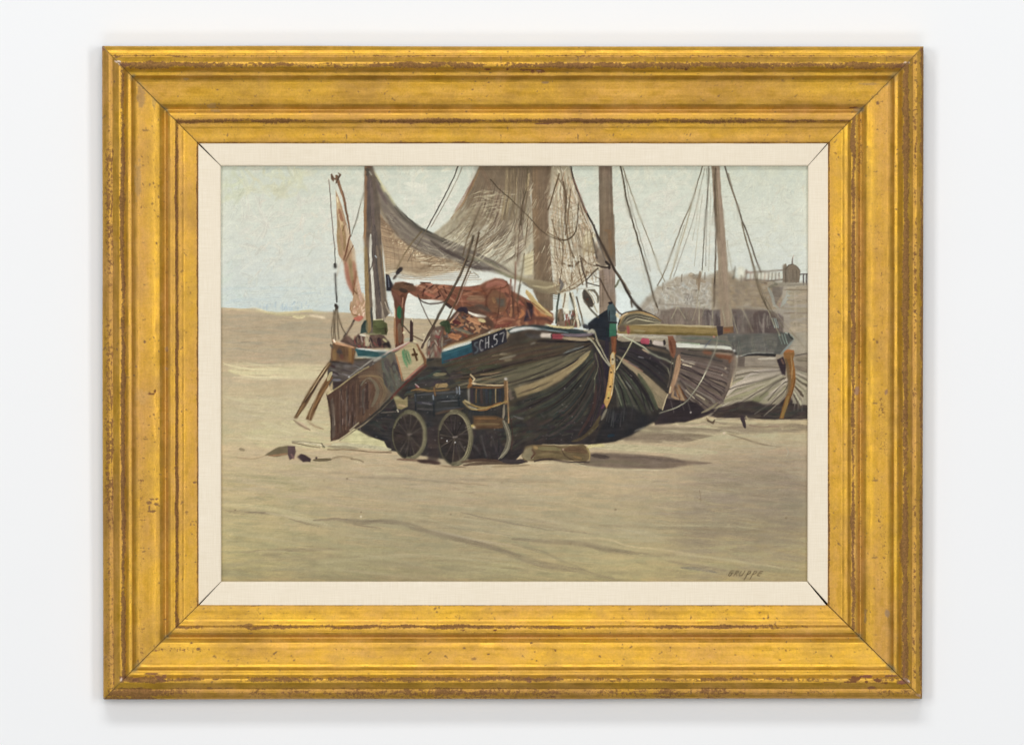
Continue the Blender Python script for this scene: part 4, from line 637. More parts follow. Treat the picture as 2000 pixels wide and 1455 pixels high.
for p in ([(806, 562), (822, 570), (838, 582)], [(850, 557), (862, 572), (872, 590)], [(880, 560), (890, 580), (896, 602)], [(900, 566), (930, 572), (952, 566)], [(905, 590), (930, 600), (948, 600)], [(940, 560), (950, 580), (948, 604)], [(996, 576), (1010, 592), (1012, 618)], [(1014, 584), (1030, 600), (1040, 626)], [(1046, 604), (1056, 620), (1050, 632)], [(970, 618), (990, 628), (1014, 626)], [(890, 600), (920, 616), (950, 632)]):
    stroke(p, rnd.uniform(2.5, 5), rnd.choice([(88, 56, 44), (104, 66, 50), (76, 52, 44)]), .6, .3, .2)
for p in ([(812, 557), (830, 562), (846, 572)], [(862, 562), (880, 568), (890, 574)], [(905, 576), (925, 570), (940, 572)], [(896, 588), (915, 588)], [(960, 552), (975, 550), (986, 556)], [(1002, 582), (1016, 592)], [(1030, 604), (1036, 622)], [(1056, 606), (1068, 618)], [(966, 632), (990, 622), (1006, 626)], [(870, 574), (890, 590)]):
    stroke(p, rnd.uniform(2.5, 5), rnd.choice([(190, 128, 92), (180, 118, 84), (198, 142, 104)]), .6, .3, .3)
# ropes crossing it
for p, w, c in (([(925, 462), (913, 500), (902, 530), (886, 562), (868, 595), (850, 630), (836, 655)], 5, (72, 62, 50)), ([(936, 455), (930, 480), (922, 510), (910, 540), (898, 570), (884, 605), (870, 632)], 3.6, (84, 68, 52)), ([(920, 470), (908, 510), (896, 540)], 2, (128, 108, 84)), ([(938, 405), (924, 440), (912, 470), (904, 500)], 2.4, (96, 80, 62)), ([(920, 530), (912, 546), (904, 568), (892, 596)], 1.6, (128, 108, 92)), ([(1007, 512), (1006, 545), (1004, 590), (1000, 622)], 2.6, (110, 72, 56)), ([(1024, 496), (1020, 530), (1014, 560), (1010, 590)], 2.4, (98, 86, 66)), ([(998, 546), (996, 580), (992, 618)], 3, (120, 76, 60)), ([(1000, 560), (1002, 600), (1004, 622)], 3, (92, 66, 54)), ([(1016, 556), (1012, 580)], 2, (66, 56, 48)), ([(816, 576), (826, 602), (840, 630), (846, 640)], 2, (78, 66, 56)), ([(1020, 400), (1014, 450), (1010, 510)], 1.8, (96, 78, 60)), ([(1032, 420), (1026, 480)], 1.8, (104, 88, 66)), ([(978, 560), (972, 620), (965, 640)], 1.6, (100, 64, 50))):
    line(p, w, c, .85)
# clutter at the foot of the mast: jumbled cloth, rope and blocks
sid('painted_tackle')
poly([(880, 620), (900, 600), (925, 600), (955, 620), (965, 640), (925, 660), (880, 672), (850, 690), (850, 670), (862, 636)], (88, 66, 54), .95, 2, True, .08)
dabs([(868, 636), (900, 610), (945, 625), (960, 640), (920, 655), (866, 678)], 80, (6, 18), (2.5, 5), lambda x, y: rnd.choice([20, -30, 60]), [(176, 112, 70), (120, 74, 54), (66, 54, 52), (150, 100, 66), (96, 88, 84), (196, 146, 100), (104, 60, 50)], .8, .05, .12, 18)
poly([(914, 608), (925, 612), (950, 618), (948, 620), (930, 619), (916, 613)], (226, 220, 204), .95, 1.2); stroke([(912, 622), (928, 628), (938, 634)], 8, (206, 138, 88), .95); stroke([(934, 624), (948, 628)], 7, (216, 194, 130), .95); stroke([(894, 606), (908, 604), (912, 612)], 9, (52, 44, 54), .95); line([(895, 612), (888, 622)], 4, (190, 150, 130), .7)
stroke([(876, 654), (890, 658), (900, 656)], 10, (188, 116, 66), .9); stroke([(886, 640), (905, 646), (920, 652)], 5, (112, 108, 92), .9); stroke([(860, 632), (872, 632), (876, 650)], 12, (56, 70, 50), .9, .2); stroke([(884, 628), (900, 632)], 7, (88, 44, 44), .9)
stroke([(930, 636), (936, 650)], 6, (186, 130, 86), .85); stroke([(905, 652), (915, 660)], 3, (128, 60, 46), .8)
# pile of tackle over the gunwale
poly([(846, 640), (862, 636), (866, 660), (864, 690), (856, 706), (838, 704), (832, 690), (838, 660)], (104, 86, 74), .97, 3, True, .08)
dabs([(838, 645), (866, 645), (866, 695), (832, 700)], 60, (6, 18), (1.8, 4), lambda x, y: rnd.choice([70, 110, 95]), [(140, 128, 110), (112, 92, 80), (124, 66, 58), (160, 152, 134), (84, 74, 66), (130, 112, 96)], .8, .05, .12, 12)
poly([(833, 700), (866, 700), (862, 712), (832, 716)], (46, 46, 44), .9, 2.5)
line([(824, 678), (836, 656), (848, 638)], 5, (84, 68, 58), .9); line([(826, 668), (834, 650)], 2, (196, 180, 150), .8); line([(830, 672), (840, 658)], 1.6, (200, 190, 160), .7)
stroke([(850, 656), (860, 660)], 5, (134, 62, 58), .8)
# ================================================================ the big boat
sid('painted_boat#main')
hull = [(646, 700), (690, 700), (760, 700), (835, 706), (865, 698), (925, 688), (990, 662), (1000, 645), (1040, 640), (1100, 648), (1165, 652), (1188, 604), (1200, 600), (1206, 660), (1250, 665), (1300, 680), (1318, 700), (1312, 730), (1304, 770), (1292, 800), (1284, 820), (1262, 832), (1232, 850), (1200, 862), (1160, 868), (1060, 868), (1020, 885), (1000, 906), (760, 880), (750, 862), (720, 852), (690, 835), (650, 780), (640, 740), (640, 712)]
poly(hull, grad([(640, (72, 62, 54)), (720, (76, 70, 60)), (800, (62, 57, 52)), (880, (56, 50, 50))]), 1, 1.6, False, .07, -10)
dabs([(865, 705), (990, 668), (1050, 650), (1170, 660), (1180, 800), (1000, 880), (850, 800)], 300, (20, 60), (4, 9), lambda x, y: -14-(x-900)*.06, [(76, 68, 56), (68, 60, 54), (84, 76, 62), (60, 54, 50), (74, 76, 60), (66, 70, 60)], .55, .05, .25, 6, soft=5)
# planks running up to the bow
loft([(865, 716), (960, 690), (1040, 668), (1150, 664)], [(870, 752), (960, 728), (1060, 706), (1156, 672)], 22, [(84, 68, 54), (72, 60, 52), (94, 82, 64), (78, 72, 58), (66, 54, 50), (90, 74, 58)], 5, .7, .05, .2, wob=.9, trim=.3)
loft([(870, 752), (960, 730), (1060, 706), (1156, 672)], [(990, 776), (1060, 752), (1110, 724), (1156, 684)], 20, [(110, 102, 82), (92, 86, 68), (122, 114, 90), (80, 74, 62), (104, 98, 76), (128, 118, 92)], 4.5, .7, .05, .2, wob=.9, trim=.25)
poly([(1004, 758), (1040, 748), (1080, 730), (1120, 710), (1154, 684), (1150, 694), (1128, 716), (1096, 742), (1060, 762), (1010, 777)], (146, 128, 92), .95, 2, False, .06, -28)
loft([(1004, 762), (1060, 746), (1110, 718), (1154, 684)], [(1008, 775), (1066, 758), (1116, 726), (1152, 688)], 8, [(162, 142, 102), (134, 116, 82), (152, 132, 92), (142, 122, 96)], 3, .7, .04, .2, trim=.3)
loft([(1010, 784), (1070, 766), (1120, 730), (1158, 690)], [(1060, 866), (1120, 830), (1160, 770), (1180, 700)], 34, [(66, 66, 58), (52, 50, 48), (74, 76, 64), (58, 52, 48), (76, 62, 56), (60, 64, 60), (48, 44, 46), (84, 76, 64)], 6, .75, .05, .2, wob=1., trim=.2)
for p in ([(930, 728), (990, 714), (1050, 702)], [(1010, 770), (1050, 756), (1080, 744)], [(870, 738), (940, 728), (1000, 712), (1040, 702)], [(1060, 700), (1110, 690), (1156, 672)], [(1000, 752), (1060, 736), (1110, 714), (1140, 694)], [(930, 758), (1000, 746), (1060, 726), (1100, 706)], [(1020, 800), (1080, 770), (1120, 738), (1156, 700)], [(1050, 810), (1100, 778), (1134, 740), (1160, 706)], [(860, 770), (900, 762), (950, 752)], [(900, 740), (940, 736), (980, 728), (1010, 720)], [(1090, 830), (1130, 790), (1156, 740)], [(1150, 660), (1110, 666), (1050, 664)]):
    line(p, rnd.uniform(2, 3.4), (44, 38, 38), .8, taper=.3)
for p, c in (([(975, 702), (990, 698), (1008, 694)], (150, 142, 120)), ([(976, 693), (990, 691)], (160, 150, 128)), ([(985, 704), (1000, 702)], (134, 124, 98)), ([(1036, 672), (1046, 669)], (120, 116, 104)), ([(938, 732), (960, 730), (980, 726)], (134, 112, 86)), ([(940, 741), (970, 740)], (118, 100, 76)), ([(848, 730), (870, 729)], (150, 140, 104)), ([(1100, 690), (1140, 676)], (110, 114, 112)), ([(1108, 728), (1130, 712), (1150, 692)], (168, 150, 106)), ([(1130, 702), (1152, 685)], (156, 142, 108)), ([(1126, 744), (1150, 718), (1162, 704)], (96, 90, 70)), ([(960, 696), (1000, 690)], (112, 100, 78))):
    stroke(p, 4, c, .8, dry=.15)
stroke([(930, 720), (950, 716), (980, 716)], 8, (66, 74, 54), .6, dry=.2); stroke([(900, 722), (920, 726)], 9, (64, 68, 54), .6)
dabs([(1000, 800), (1100, 800), (1150, 840), (1060, 866), (1010, 850)], 60, (6, 26), (2, 5), -12, [(58, 50, 52), (46, 46, 44), (66, 54, 52), (52, 58, 54), (72, 64, 62)], .7, .05, .2, 16)
for _ in range(22): splat(rnd.uniform(1020, 1130), rnd.uniform(780, 860), rnd.uniform(1.2, 2.4), (110, 104, 104), .55)
stroke([(1010, 816), (1024, 818)], 3, (112, 106, 104), .7); stroke([(1055, 806), (1064, 816)], 2, (104, 98, 98), .6)
# dark bow shadow planks left of the stem
poly([(1156, 668), (1190, 662), (1192, 760), (1180, 800), (1150, 850), (1130, 862), (1150, 800), (1168, 730)], (52, 46, 48), .85, 6)
loft([(1160, 690), (1172, 750), (1150, 830)], [(1184, 680), (1184, 770), (1165, 840)], 12, [(66, 52, 58), (46, 42, 46), (74, 62, 54), (54, 48, 54)], 5, .7, .05, .15, wob=.8)
stroke([(1164, 750), (1158, 800), (1130, 850)], 6, (78, 56, 50), .7, dry=.2); line([(1163, 690), (1168, 716), (1161, 740)], 2, (124, 122, 98), .7); line([(1160, 766), (1162, 740)], 1.6, (120, 124, 96), .7)
# ---- right bow: fan
poly([(1198, 662), (1250, 668), (1306, 684), (1316, 720), (1306, 762), (1294, 805), (1262, 832), (1200, 862), (1160, 866), (1180, 812), (1198, 760)], (58, 54, 50), .97, 2)
loft([(1204, 676), (1250, 682), (1312, 706)], [(1204, 690), (1250, 712), (1306, 758)], 16, [(52, 48, 52), (66, 58, 56), (46, 44, 48), (74, 66, 60), (58, 50, 56)], (4, 7), .8, .05, .15, trim=.2)
loft([(1204, 708), (1240, 750), (1284, 812)], [(1200, 740), (1206, 790), (1216, 852)], 18, [(74, 76, 66), (62, 64, 54), (84, 80, 70), (56, 54, 50), (70, 74, 60)], (3, 8), .8, .05, .15, trim=.15)
poly([(1202, 694), (1212, 698), (1240, 716), (1270, 738), (1304, 770), (1294, 800), (1286, 796), (1268, 764), (1240, 728)], (140, 124, 98), .97, 1.6, False, .06, 40)
stroke([(1216, 706), (1244, 726), (1276, 752), (1298, 776)], 9, (150, 134, 106), .8, .2, .2); stroke([(1216, 700), (1236, 714), (1256, 726)], 4, (158, 124, 100), .8, dry=.2); stroke([(1262, 750), (1284, 776), (1292, 794)], 8, (128, 118, 92), .7, dry=.2); line([(1304, 770), (1298, 786), (1294, 800)], 2.4, (176, 160, 128), .85)
stroke([(1246, 730), (1268, 764), (1284, 800)], 8, (80, 84, 66), .85, .2, .1); stroke([(1236, 730), (1256, 762), (1270, 800)], 4, (50, 44, 44), .8)
for p in ([(1206, 702), (1232, 730), (1262, 770), (1280, 808)], [(1204, 720), (1228, 760), (1250, 800), (1256, 826)], [(1202, 730), (1216, 770), (1224, 806)], [(1212, 690), (1260, 716), (1306, 758)], [(1210, 680), (1250, 696), (1300, 730)], [(1204, 712), (1244, 750), (1262, 800)], [(1256, 700), (1290, 716), (1312, 740)]): line(p, 2.6, (40, 36, 40), .8, taper=.3)
for p, c in (([(1206, 730), (1224, 760)], (122, 118, 96)), ([(1200, 750), (1214, 792)], (120, 120, 100)), ([(1246, 696), (1258, 700)], (112, 108, 110)), ([(1226, 708), (1250, 718)], (90, 82, 84)), ([(1222, 744), (1234, 760)], (116, 114, 108)), ([(1288, 706), (1304, 720), (1308, 736)], (112, 108, 92))): stroke(p, 2.6, c, .8)
poly([(1190, 800), (1230, 792), (1264, 812), (1290, 806), (1284, 820), (1262, 832), (1232, 850), (1200, 862), (1160, 866)], (46, 44, 46), .9, 6, False, .08)
for _ in range(26):
    x = rnd.uniform(1186, 1240); y = rnd.uniform(792, 812); line([(x, y), (x-rnd.uniform(1, 5), y+rnd.uniform(10, 34))], 1.6, rnd.choice([(78, 78, 76), (62, 58, 60), (40, 40, 42)]), .6)
stroke([(1186, 852), (1200, 850)], 6, (36, 52, 62), .8); line([(1240, 842), (1258, 834)], 2, (140, 134, 120), .8)
stroke([(1172, 812), (1160, 834), (1136, 856), (1116, 862)], (8, 5), (88, 76, 52), .85, .2, .2); stroke([(1170, 828), (1150, 850)], 3, (112, 100, 64), .6)
# stem
sid('painted_boat#main')
poly([(1148, 632), (1160, 622), (1188, 603), (1190, 640), (1192, 668), (1160, 660), (1150, 650)], (40, 44, 50), 1, 1.5); poly([(1186, 600), (1191, 592), (1197, 593), (1203, 604), (1204, 630), (1189, 630)], (74, 88, 88), 1, 1.3); stroke([(1188, 592), (1196, 592)], 5, (38, 38, 44), .95)
stroke([(1190, 606), (1190, 628)], 2.6, (44, 44, 50), .9); poly([(1190, 632), (1204, 632), (1203, 656), (1190, 658)], (58, 102, 80), 1, 1.3); stroke([(1187, 640), (1188, 656)], 6, (32, 46, 48), .9); line([(1189, 630), (1204, 630)], 3, (36, 36, 40), .9)
poly([(1194, 658), (1204, 658), (1203, 692), (1195, 690)], (124, 72, 46), 1, 1.3); stroke([(1200, 662), (1199, 688)], 4, (138, 80, 42), .9); stroke([(1186, 660), (1184, 700), (1184, 740)], 9, (50, 44, 54), .8, dry=.1)
poly([(1192, 694), (1197, 687), (1201, 690), (1202, 720), (1199, 745), (1196, 770), (1190, 786), (1184, 798), (1179, 786), (1184, 765), (1188, 740), (1191, 715)], (200, 148, 70), 1, 1.2)
stroke([(1196, 690), (1197, 702), (1196, 712)], 7, (180, 166, 132), .9); stroke([(1196, 722), (1192, 750), (1188, 774)], 5, (214, 162, 76), .9); stroke([(1190, 764), (1186, 782)], 5, (206, 176, 80), .85); line([(1201, 700), (1199, 740), (1194, 772)], 1.8, (196, 186, 156), .7)
for x, y in ((1194, 727), (1192, 755), (1188, 778), (1197, 702)): splat(x, y, 3.4, (60, 40, 26), .95)
stroke([(1184, 798), (1178, 812), (1174, 820)], 5, (134, 126, 108), .85); stroke([(1174, 798), (1180, 790)], 4, (110, 64, 96), .6)
# rails and painted bands
poly([(990, 645), (1010, 638), (1045, 634), (1090, 642), (1150, 648), (1152, 656), (1100, 650), (1045, 640), (995, 652)], (56, 66, 66), 1, 1.5); stroke([(1020, 636), (1060, 638), (1140, 646)], 4, (46, 52, 54), .8)
stroke([(996, 648), (1012, 643), (1036, 641), (1058, 644)], (7, 4), (216, 214, 206), .97, .15, .1); stroke([(1040, 642), (1070, 645), (1110, 650)], 2.6, (130, 144, 146), .85); line([(1066, 634), (1080, 637), (1110, 641), (1120, 640)], 3, (206, 196, 150), .9); stroke([(1070, 636), (1090, 638)], 3, (222, 214, 180), .8)
stroke([(1056, 655), (1078, 656)], 9, (204, 192, 176), .97, .05); stroke([(1078, 657), (1100, 658)], 10, (156, 58, 66), .97, .05); stroke([(1098, 660), (1130, 663), (1160, 662)], 6, (166, 146, 116), .95); stroke([(1096, 654), (1130, 655), (1160, 652)], 6, (118, 106, 112), .9); stroke([(1030, 656), (1056, 658)], 8, (84, 78, 76), .8, dry=.1); stroke([(1025, 652), (1040, 655)], 4, (60, 58, 56), .8)
line([(1050, 667), (1100, 668), (1160, 668)], 3, (40, 36, 38), .85); stroke([(1076, 652), (1078, 662)], 3, (56, 40, 42), .8)
# name band
poly([(862, 688), (924, 667), (926, 688), (863, 711)], (46, 82, 92), 1, 1.4, False, .06, -18); stroke([(866, 692), (895, 682), (922, 674)], 6, (56, 96, 104), .8, dry=.2); stroke([(864, 685), (890, 677), (922, 668)], 5, (198, 200, 188), .97, .1, .1); stroke([(866, 706), (900, 698), (926, 688)], 3, (96, 52, 46), .7)
stroke([(862, 680), (880, 672), (910, 664), (940, 652)], 4, (124, 96, 66), .85); stroke([(870, 674), (900, 664), (930, 652)], 3, (98, 66, 46), .8)
poly([(921, 666), (940, 658), (962, 650), (986, 641), (990, 646), (990, 668), (960, 680), (924, 694)], (48, 46, 52), 1, 1.4); line([(922, 664), (950, 653), (985, 641)], 2.4, (142, 122, 86), .8)
LW = (156, 153, 149)
def letter(segs, ox, oy, w=2.1, c=LW, a=.92): 
    for s_ in segs: line([(ox+px, oy+py) for px, py in s_], w, c, a, straight=True)
letter([[(7, 1), (2.5, 2.5), (1.4, 6), (3.6, 9.5), (7, 12), (8, 16), (6, 20), (1.6, 22)]], 925.5, 667.5, 2.1, (122, 134, 134))
letter([[(6.5, 2.5), (3.6, 0.6), (1.2, 4), (0.4, 11), (1.2, 18), (3.4, 21.5), (6.6, 19)]], 936.5, 663.5)
letter([[(0.8, 2.5), (0, 21)], [(6.4, -.5), (6.2, 20)], [(0.6, 12), (6.3, 10)]], 948, 658.5)
letter([[(0, 0), (.6, .3)]], 961.2, 676.5, 3.0)
letter([[(6.4, 0), (1.6, 2), (1.2, 9), (5.2, 9.5), (7.2, 13), (6, 18), (2, 20.5)]], 964, 653)
letter([[(0.4, 3.4), (7, 0.2), (8.6, 3), (6.6, 10), (5, 18)]], 976.5, 649)
splat(956, 649, 3, (214, 206, 196), .9); splat(962, 646, 2.2, (190, 184, 180), .8); splat(978, 641, 2.6, (160, 150, 140), .8); splat(940, 654, 2, (160, 146, 130), .8)
# bulwark at right of the stem with its spar
stroke([(1206, 662), (1250, 662), (1290, 666), (1312, 670)], 11, (150, 138, 118), .97, .1, .1); stroke([(1206, 654), (1240, 656), (1310, 660)], 5, (176, 168, 148), .95, .1); line([(1206, 652), (1216, 655)], 4, (206, 200, 184), .9)
stroke([(1252, 666), (1268, 667)], 11, (176, 62, 80), .97, .1); stroke([(1276, 669), (1296, 672)], 9, (196, 182, 170), .95, .05); stroke([(1271, 664), (1272, 672)], 4, (52, 42, 44), .9); stroke([(1297, 664), (1298, 674)], 5, (48, 42, 42), .9)
line([(1206, 668), (1250, 672), (1300, 680)], 3, (50, 44, 44), .8); stroke([(1262, 678), (1290, 684), (1306, 690)], 6, (108, 92, 76), .8, dry=.2)
poly([(1304, 656), (1314, 656), (1320, 668), (1319, 690), (1316, 700), (1310, 694), (1306, 676)], (126, 80, 56), 1, 1.4); stroke([(1308, 664), (1314, 690)], 4, (100, 58, 40), .8)
sid('painted_spar#bow')
poly([(1206, 636), (1222, 633), (1300, 636), (1400, 640), (1402, 656), (1320, 654), (1206, 652)], (138, 116, 68), 1, 1.4, False, .06, 2); stroke([(1224, 634), (1300, 635), (1400, 638)], 3, (190, 172, 128), .9, .1); stroke([(1230, 650), (1320, 652), (1400, 654)], 4, (104, 88, 44), .85, .1); stroke([(1230, 641), (1320, 644), (1400, 647)], 5, (150, 126, 74), .7, dry=.25)
stroke([(1208, 642), (1222, 642)], 13, (92, 78, 72), .8); stroke([(1226, 636), (1227, 652)], 6, (158, 68, 62), .85); stroke([(1236, 646), (1260, 647)], 5, (150, 136, 100), .7)
poly([(1400, 637), (1412, 637), (1412, 653), (1402, 656)], (66, 58, 60), 1, 1.5); poly([(1412, 639), (1432, 638), (1432, 650), (1412, 652)], (124, 92, 62), .95, 1.8); stroke([(1414, 645), (1426, 645)], 5, (140, 82, 48), .8)
splat(1394, 656, 4, (190, 130, 110), .8)
# coil of rope and blocks right of the stem head
sid('painted_rope_coil')
poly([(1206, 634), (1210, 620), (1224, 610), (1250, 606), (1270, 612), (1292, 626), (1290, 632), (1206, 636)], (104, 96, 78), .97, 2, True, .06)
for k, c in enumerate([(60, 52, 44), (188, 146, 84), (132, 118, 88), (70, 68, 60), (150, 140, 116), (84, 78, 68), (170, 160, 130)]):
    o = k*2.6; line([(1208+o, 632-k*.2), (1216+o, 614+o*.8), (1242, 607+o), (1268, 612+o), (1290, 626+o*.3)], 2.6, c, .9)
line([(1210, 622), (1218, 616), (1226, 613)], 3, (214, 186, 140), .9); stroke([(1204, 612), (1208, 620)], 6, (206, 190, 150), .9)
sid('painted_block')
poly([(1137, 572), (1140, 565), (1147, 566), (1156, 578), (1162, 592), (1158, 600), (1148, 600), (1140, 590)], (76, 70, 62), 1, 1.5, True); stroke([(1148, 566), (1160, 568), (1168, 580), (1168, 592)], 5, (104, 96, 80), .9); line([(1144, 564), (1154, 578), (1160, 592)], 2, (214, 204, 178), .9); line([(1152, 568), (1162, 580), (1166, 592)], 1.8, (206, 196, 168), .85); splat(1147, 585, 5, (92, 64, 50), .8); line([(1139, 570), (1138, 582), (1146, 596)], 1.6, (130, 120, 104), .7)
line([(1150, 600), (1160, 612), (1168, 620)], 4, (90, 84, 70), .85); line([(1160, 596), (1166, 610)], 2.6, (150, 140, 112), .8)
# deck fittings under the net
sid('painted_deck_gear')
poly([(1088, 606), (1100, 602), (1102, 626), (1120, 622), (1116, 606), (1124, 604), (1130, 640), (1092, 640), (1086, 636)], (112, 92, 74), .9, 2)
dabs([(1088, 604), (1126, 608), (1128, 640), (1090, 638)], 40, (5, 14), (2, 4), 90, [(126, 70, 58), (94, 84, 60), (70, 62, 50), (130, 104, 76), (196, 190, 164)], .75, .04, .1, 12)
poly([(1096, 572), (1112, 572), (1110, 600), (1112, 612), (1104, 614), (1098, 600)], (214, 210, 190), .8, 2); line([(1092, 574), (1088, 600), (1086, 630)], 4, (62, 66, 56), .9); line([(1104, 574), (1100, 600)], 3, (110, 90, 66), .8); line([(1114, 574), (1122, 600), (1132, 636)], 5, (74, 66, 48), .9); line([(1118, 572), (1124, 600), (1130, 640)], 4, (222, 212, 186), .95); line([(1126, 580), (1134, 610), (1140, 640)], 3, (88, 74, 56), .85)
stroke([(1072, 636), (1100, 640), (1120, 638)], 4, (212, 194, 130), .85, dry=.1); stroke([(1138, 636), (1150, 640)], 8, (52, 52, 58), .9)
# mooring ropes at the bow
sid('painted_rigging#bow')
MR = (172, 166, 140)
stroke([(1148, 650), (1156, 646), (1162, 650)], 7, (176, 170, 148), .95); stroke([(1156, 654), (1160, 656)], 4, (52, 42, 34), .95); line([(1162, 650), (1166, 664), (1172, 676)], 3, (150, 142, 118), .9)
line([(1148, 660), (1160, 670), (1170, 686), (1180, 702), (1190, 714)], 3, MR, .95); line([(1164, 664), (1174, 680), (1184, 700), (1192, 714)], 2.4, (156, 150, 126), .9); line([(1154, 660), (1166, 676)], 2, (96, 90, 66), .8)
line([(1204, 722), (1214, 704), (1224, 686), (1236, 664)], 2.6, (168, 162, 128), .95); line([(1216, 656), (1236, 666), (1254, 676), (1272, 690), (1284, 697), (1300, 702), (1314, 710)], (3, 2.4), (170, 170, 144), .95); stroke([(1254, 682), (1268, 690)], 3.6, (184, 160, 132), .9); line([(1236, 664), (1240, 658)], 2, (190, 180, 150), .9)
line([(1192, 714), (1202, 734), (1216, 758)], 1.8, (112, 108, 96), .6)
line([(1312, 704), (1310, 726), (1304, 756)], 2.2, (96, 86, 76), .9)
line([(1402, 656), (1398, 680), (1390, 700), (1380, 724), (1368, 746), (1352, 770), (1340, 784), (1320, 796), (1300, 803), (1288, 807)], 2.2, (156, 152, 132), .95)
# ================================================================ stern, struts, leeboard, cart
sid('painted_boat#main')
poly([(640, 712), (650, 700), (700, 706), (760, 690), (770, 720), (700, 740), (660, 760), (652, 765), (644, 750)], (88, 80, 74), 1, 2, False, .06)
dabs([(645, 708), (700, 710), (720, 720), (680, 745), (648, 750)], 40, (8, 24), (3, 5), 12, [(100, 92, 88), (78, 70, 66), (112, 106, 102), (66, 56, 54), (92, 88, 80)], .75, .04, .15, 8)
poly([(647, 676), (653, 668), (690, 674), (696, 680), (690, 712), (646, 706)], (112, 84, 60), 1, 1.5, False, .06, 85)
stroke([(654, 682), (653, 704)], 8, (140, 108, 66), .85); stroke([(662, 680), (668, 700)], 9, (88, 74, 66), .85, dry=.1); stroke([(658, 686), (668, 688)], 7, (74, 66, 64), .85); stroke([(666, 692), (670, 702)], 7, (112, 70, 56), .8); stroke([(684, 678), (684, 706)], 6, (152, 110, 56), .9, .1); stroke([(690, 684), (688, 710)], 3, (128, 84, 40), .85)
stroke([(650, 663), (656, 670), (676, 674), (692, 678)], 5, (206, 150, 104), .95, .15); line([(652, 664), (654, 668)], 3, (232, 206, 180), .9); line([(662, 668), (685, 673)], 1.8, (234, 204, 176), .85); stroke([(645, 672), (650, 680)], 5, (96, 88, 76), .85)
stroke([(644, 706), (665, 708), (688, 712)], 4, (50, 44, 42), .9); line([(664, 706), (680, 710)], 1.6, (150, 142, 134), .7); stroke([(646, 724), (662, 732)], 3, (58, 48, 48), .8); stroke([(645, 714), (655, 718)], 3.4, (60, 40, 42), .8); stroke([(650, 742), (666, 742)], 4, (120, 118, 128), .7)
poly([(693, 681), (700, 680), (730, 686), (768, 688), (770, 700), (740, 698), (700, 697)], (50, 84, 86), 1, 1.4, False, .05); stroke([(697, 680), (715, 683), (745, 685), (770, 684)], 3, (196, 198, 192), .95, .1); stroke([(694, 696), (715, 698), (745, 700)], 3.4, (150, 154, 142), .9, .1); stroke([(740, 690), (765, 694)], 5, (96, 88, 88), .7, dry=.2)
poly([(650, 748), (672, 744), (660, 760), (656, 764)], (60, 48, 48), .9, 2)
# crew-like clutter above the stern: baskets and blocks
sid('painted_tackle#stern')
poly([(664, 668), (672, 658), (682, 656), (690, 664), (700, 652), (712, 655), (716, 672), (726, 676), (722, 655), (735, 650), (750, 656), (760, 668), (764, 680), (700, 680)], (84, 66, 58), .92, 2.2, False, .1)
dabs([(680, 658), (710, 655), (760, 668), (762, 680), (700, 680)], 40, (4, 12), (2, 4.5), 80, [(66, 50, 50), (100, 78, 66), (122, 104, 86), (52, 42, 44), (128, 70, 62)], .8, .05, .1, 25)
stroke([(716, 660), (717, 676)], 8, (178, 166, 136), .9, .1); stroke([(703, 654), (714, 656)], 4, (212, 206, 184), .9); line([(706, 658), (708, 668)], 1.8, (210, 186, 180), .8); stroke([(750, 672), (758, 670), (762, 680)], 7, (42, 36, 38), .95); stroke([(740, 660), (742, 676)], 8, (60, 44, 48), .9); stroke([(752, 682), (764, 683)], 4, (212, 200, 148), .9); stroke([(748, 662), (756, 668)], 4, (190, 180, 130), .85)
stroke([(676, 655), (684, 666), (690, 672)], 6, (108, 84, 74), .8)
sid('painted_barrel')
poly([(704, 652), (706, 636), (711, 626), (716, 625), (716, 650)], (58, 72, 66), 1, 1.6, False); poly([(728, 626), (745, 624), (756, 632), (758, 646), (755, 655), (746, 654), (728, 650)], (84, 86, 56), 1, 1.5, False, .07); stroke([(734, 634), (750, 638)], 9, (92, 98, 62), .7, dry=.2); stroke([(753, 640), (754, 652)], 4, (62, 54, 38), .85); line([(730, 625), (748, 624)], 1.8, (176, 168, 130), .8); stroke([(714, 652), (730, 653), (745, 651)], 3, (120, 116, 84), .9); stroke([(716, 628), (717, 648)], 5, (112, 108, 84), .7)
sid('painted_post#belaying')
poly([(801, 628), (804, 624), (807, 630), (807, 668), (800, 668)], (66, 50, 48), 1, 1.3); line([(804, 622), (806, 628)], 2, (200, 186, 156), .8); line([(788, 636), (800, 650)], 2.4, (76, 64, 54), .9); line([(807, 656), (826, 665)], 2.6, (84, 68, 52), .9); splat(789, 650, 5, (222, 210, 166), .8); splat(828, 653, 4, (214, 198, 156), .7); stroke([(790, 664), (800, 662)], 6, (168, 172, 154), .7)
# ---- struts on the sand
sid('painted_strut')
poly([(642, 706), (648, 710), (640, 722), (616, 760), (600, 790), (580, 817), (574, 816), (586, 794), (606, 758), (626, 728)], (98, 74, 50), 1, 1.4, False, .06, -60); stroke([(644, 708), (620, 744), (596, 784)], 2.2, (206, 178, 130), .85); stroke([(636, 724), (616, 756), (590, 794)], 3, (62, 48, 42), .8, dry=.1); stroke([(596, 786), (580, 812)], 4, (140, 108, 70), .8)
poly([(644, 728), (650, 738), (632, 770), (622, 790), (608, 822), (597, 818), (610, 790), (622, 766)], (108, 78, 50), 1, 1.4, False, .06, -60); stroke([(644, 744), (626, 772), (604, 812)], 4, (146, 104, 60), .8, dry=.15); stroke([(648, 726), (640, 744)], 6, (216, 204, 150), .7); line([(620, 770), (610, 796), (604, 818)], 1.6, (184, 160, 120), .7)
poly([(650, 745), (650, 760), (640, 770), (636, 768)], (206, 180, 130), .8, 2)
sid('painted_beach')
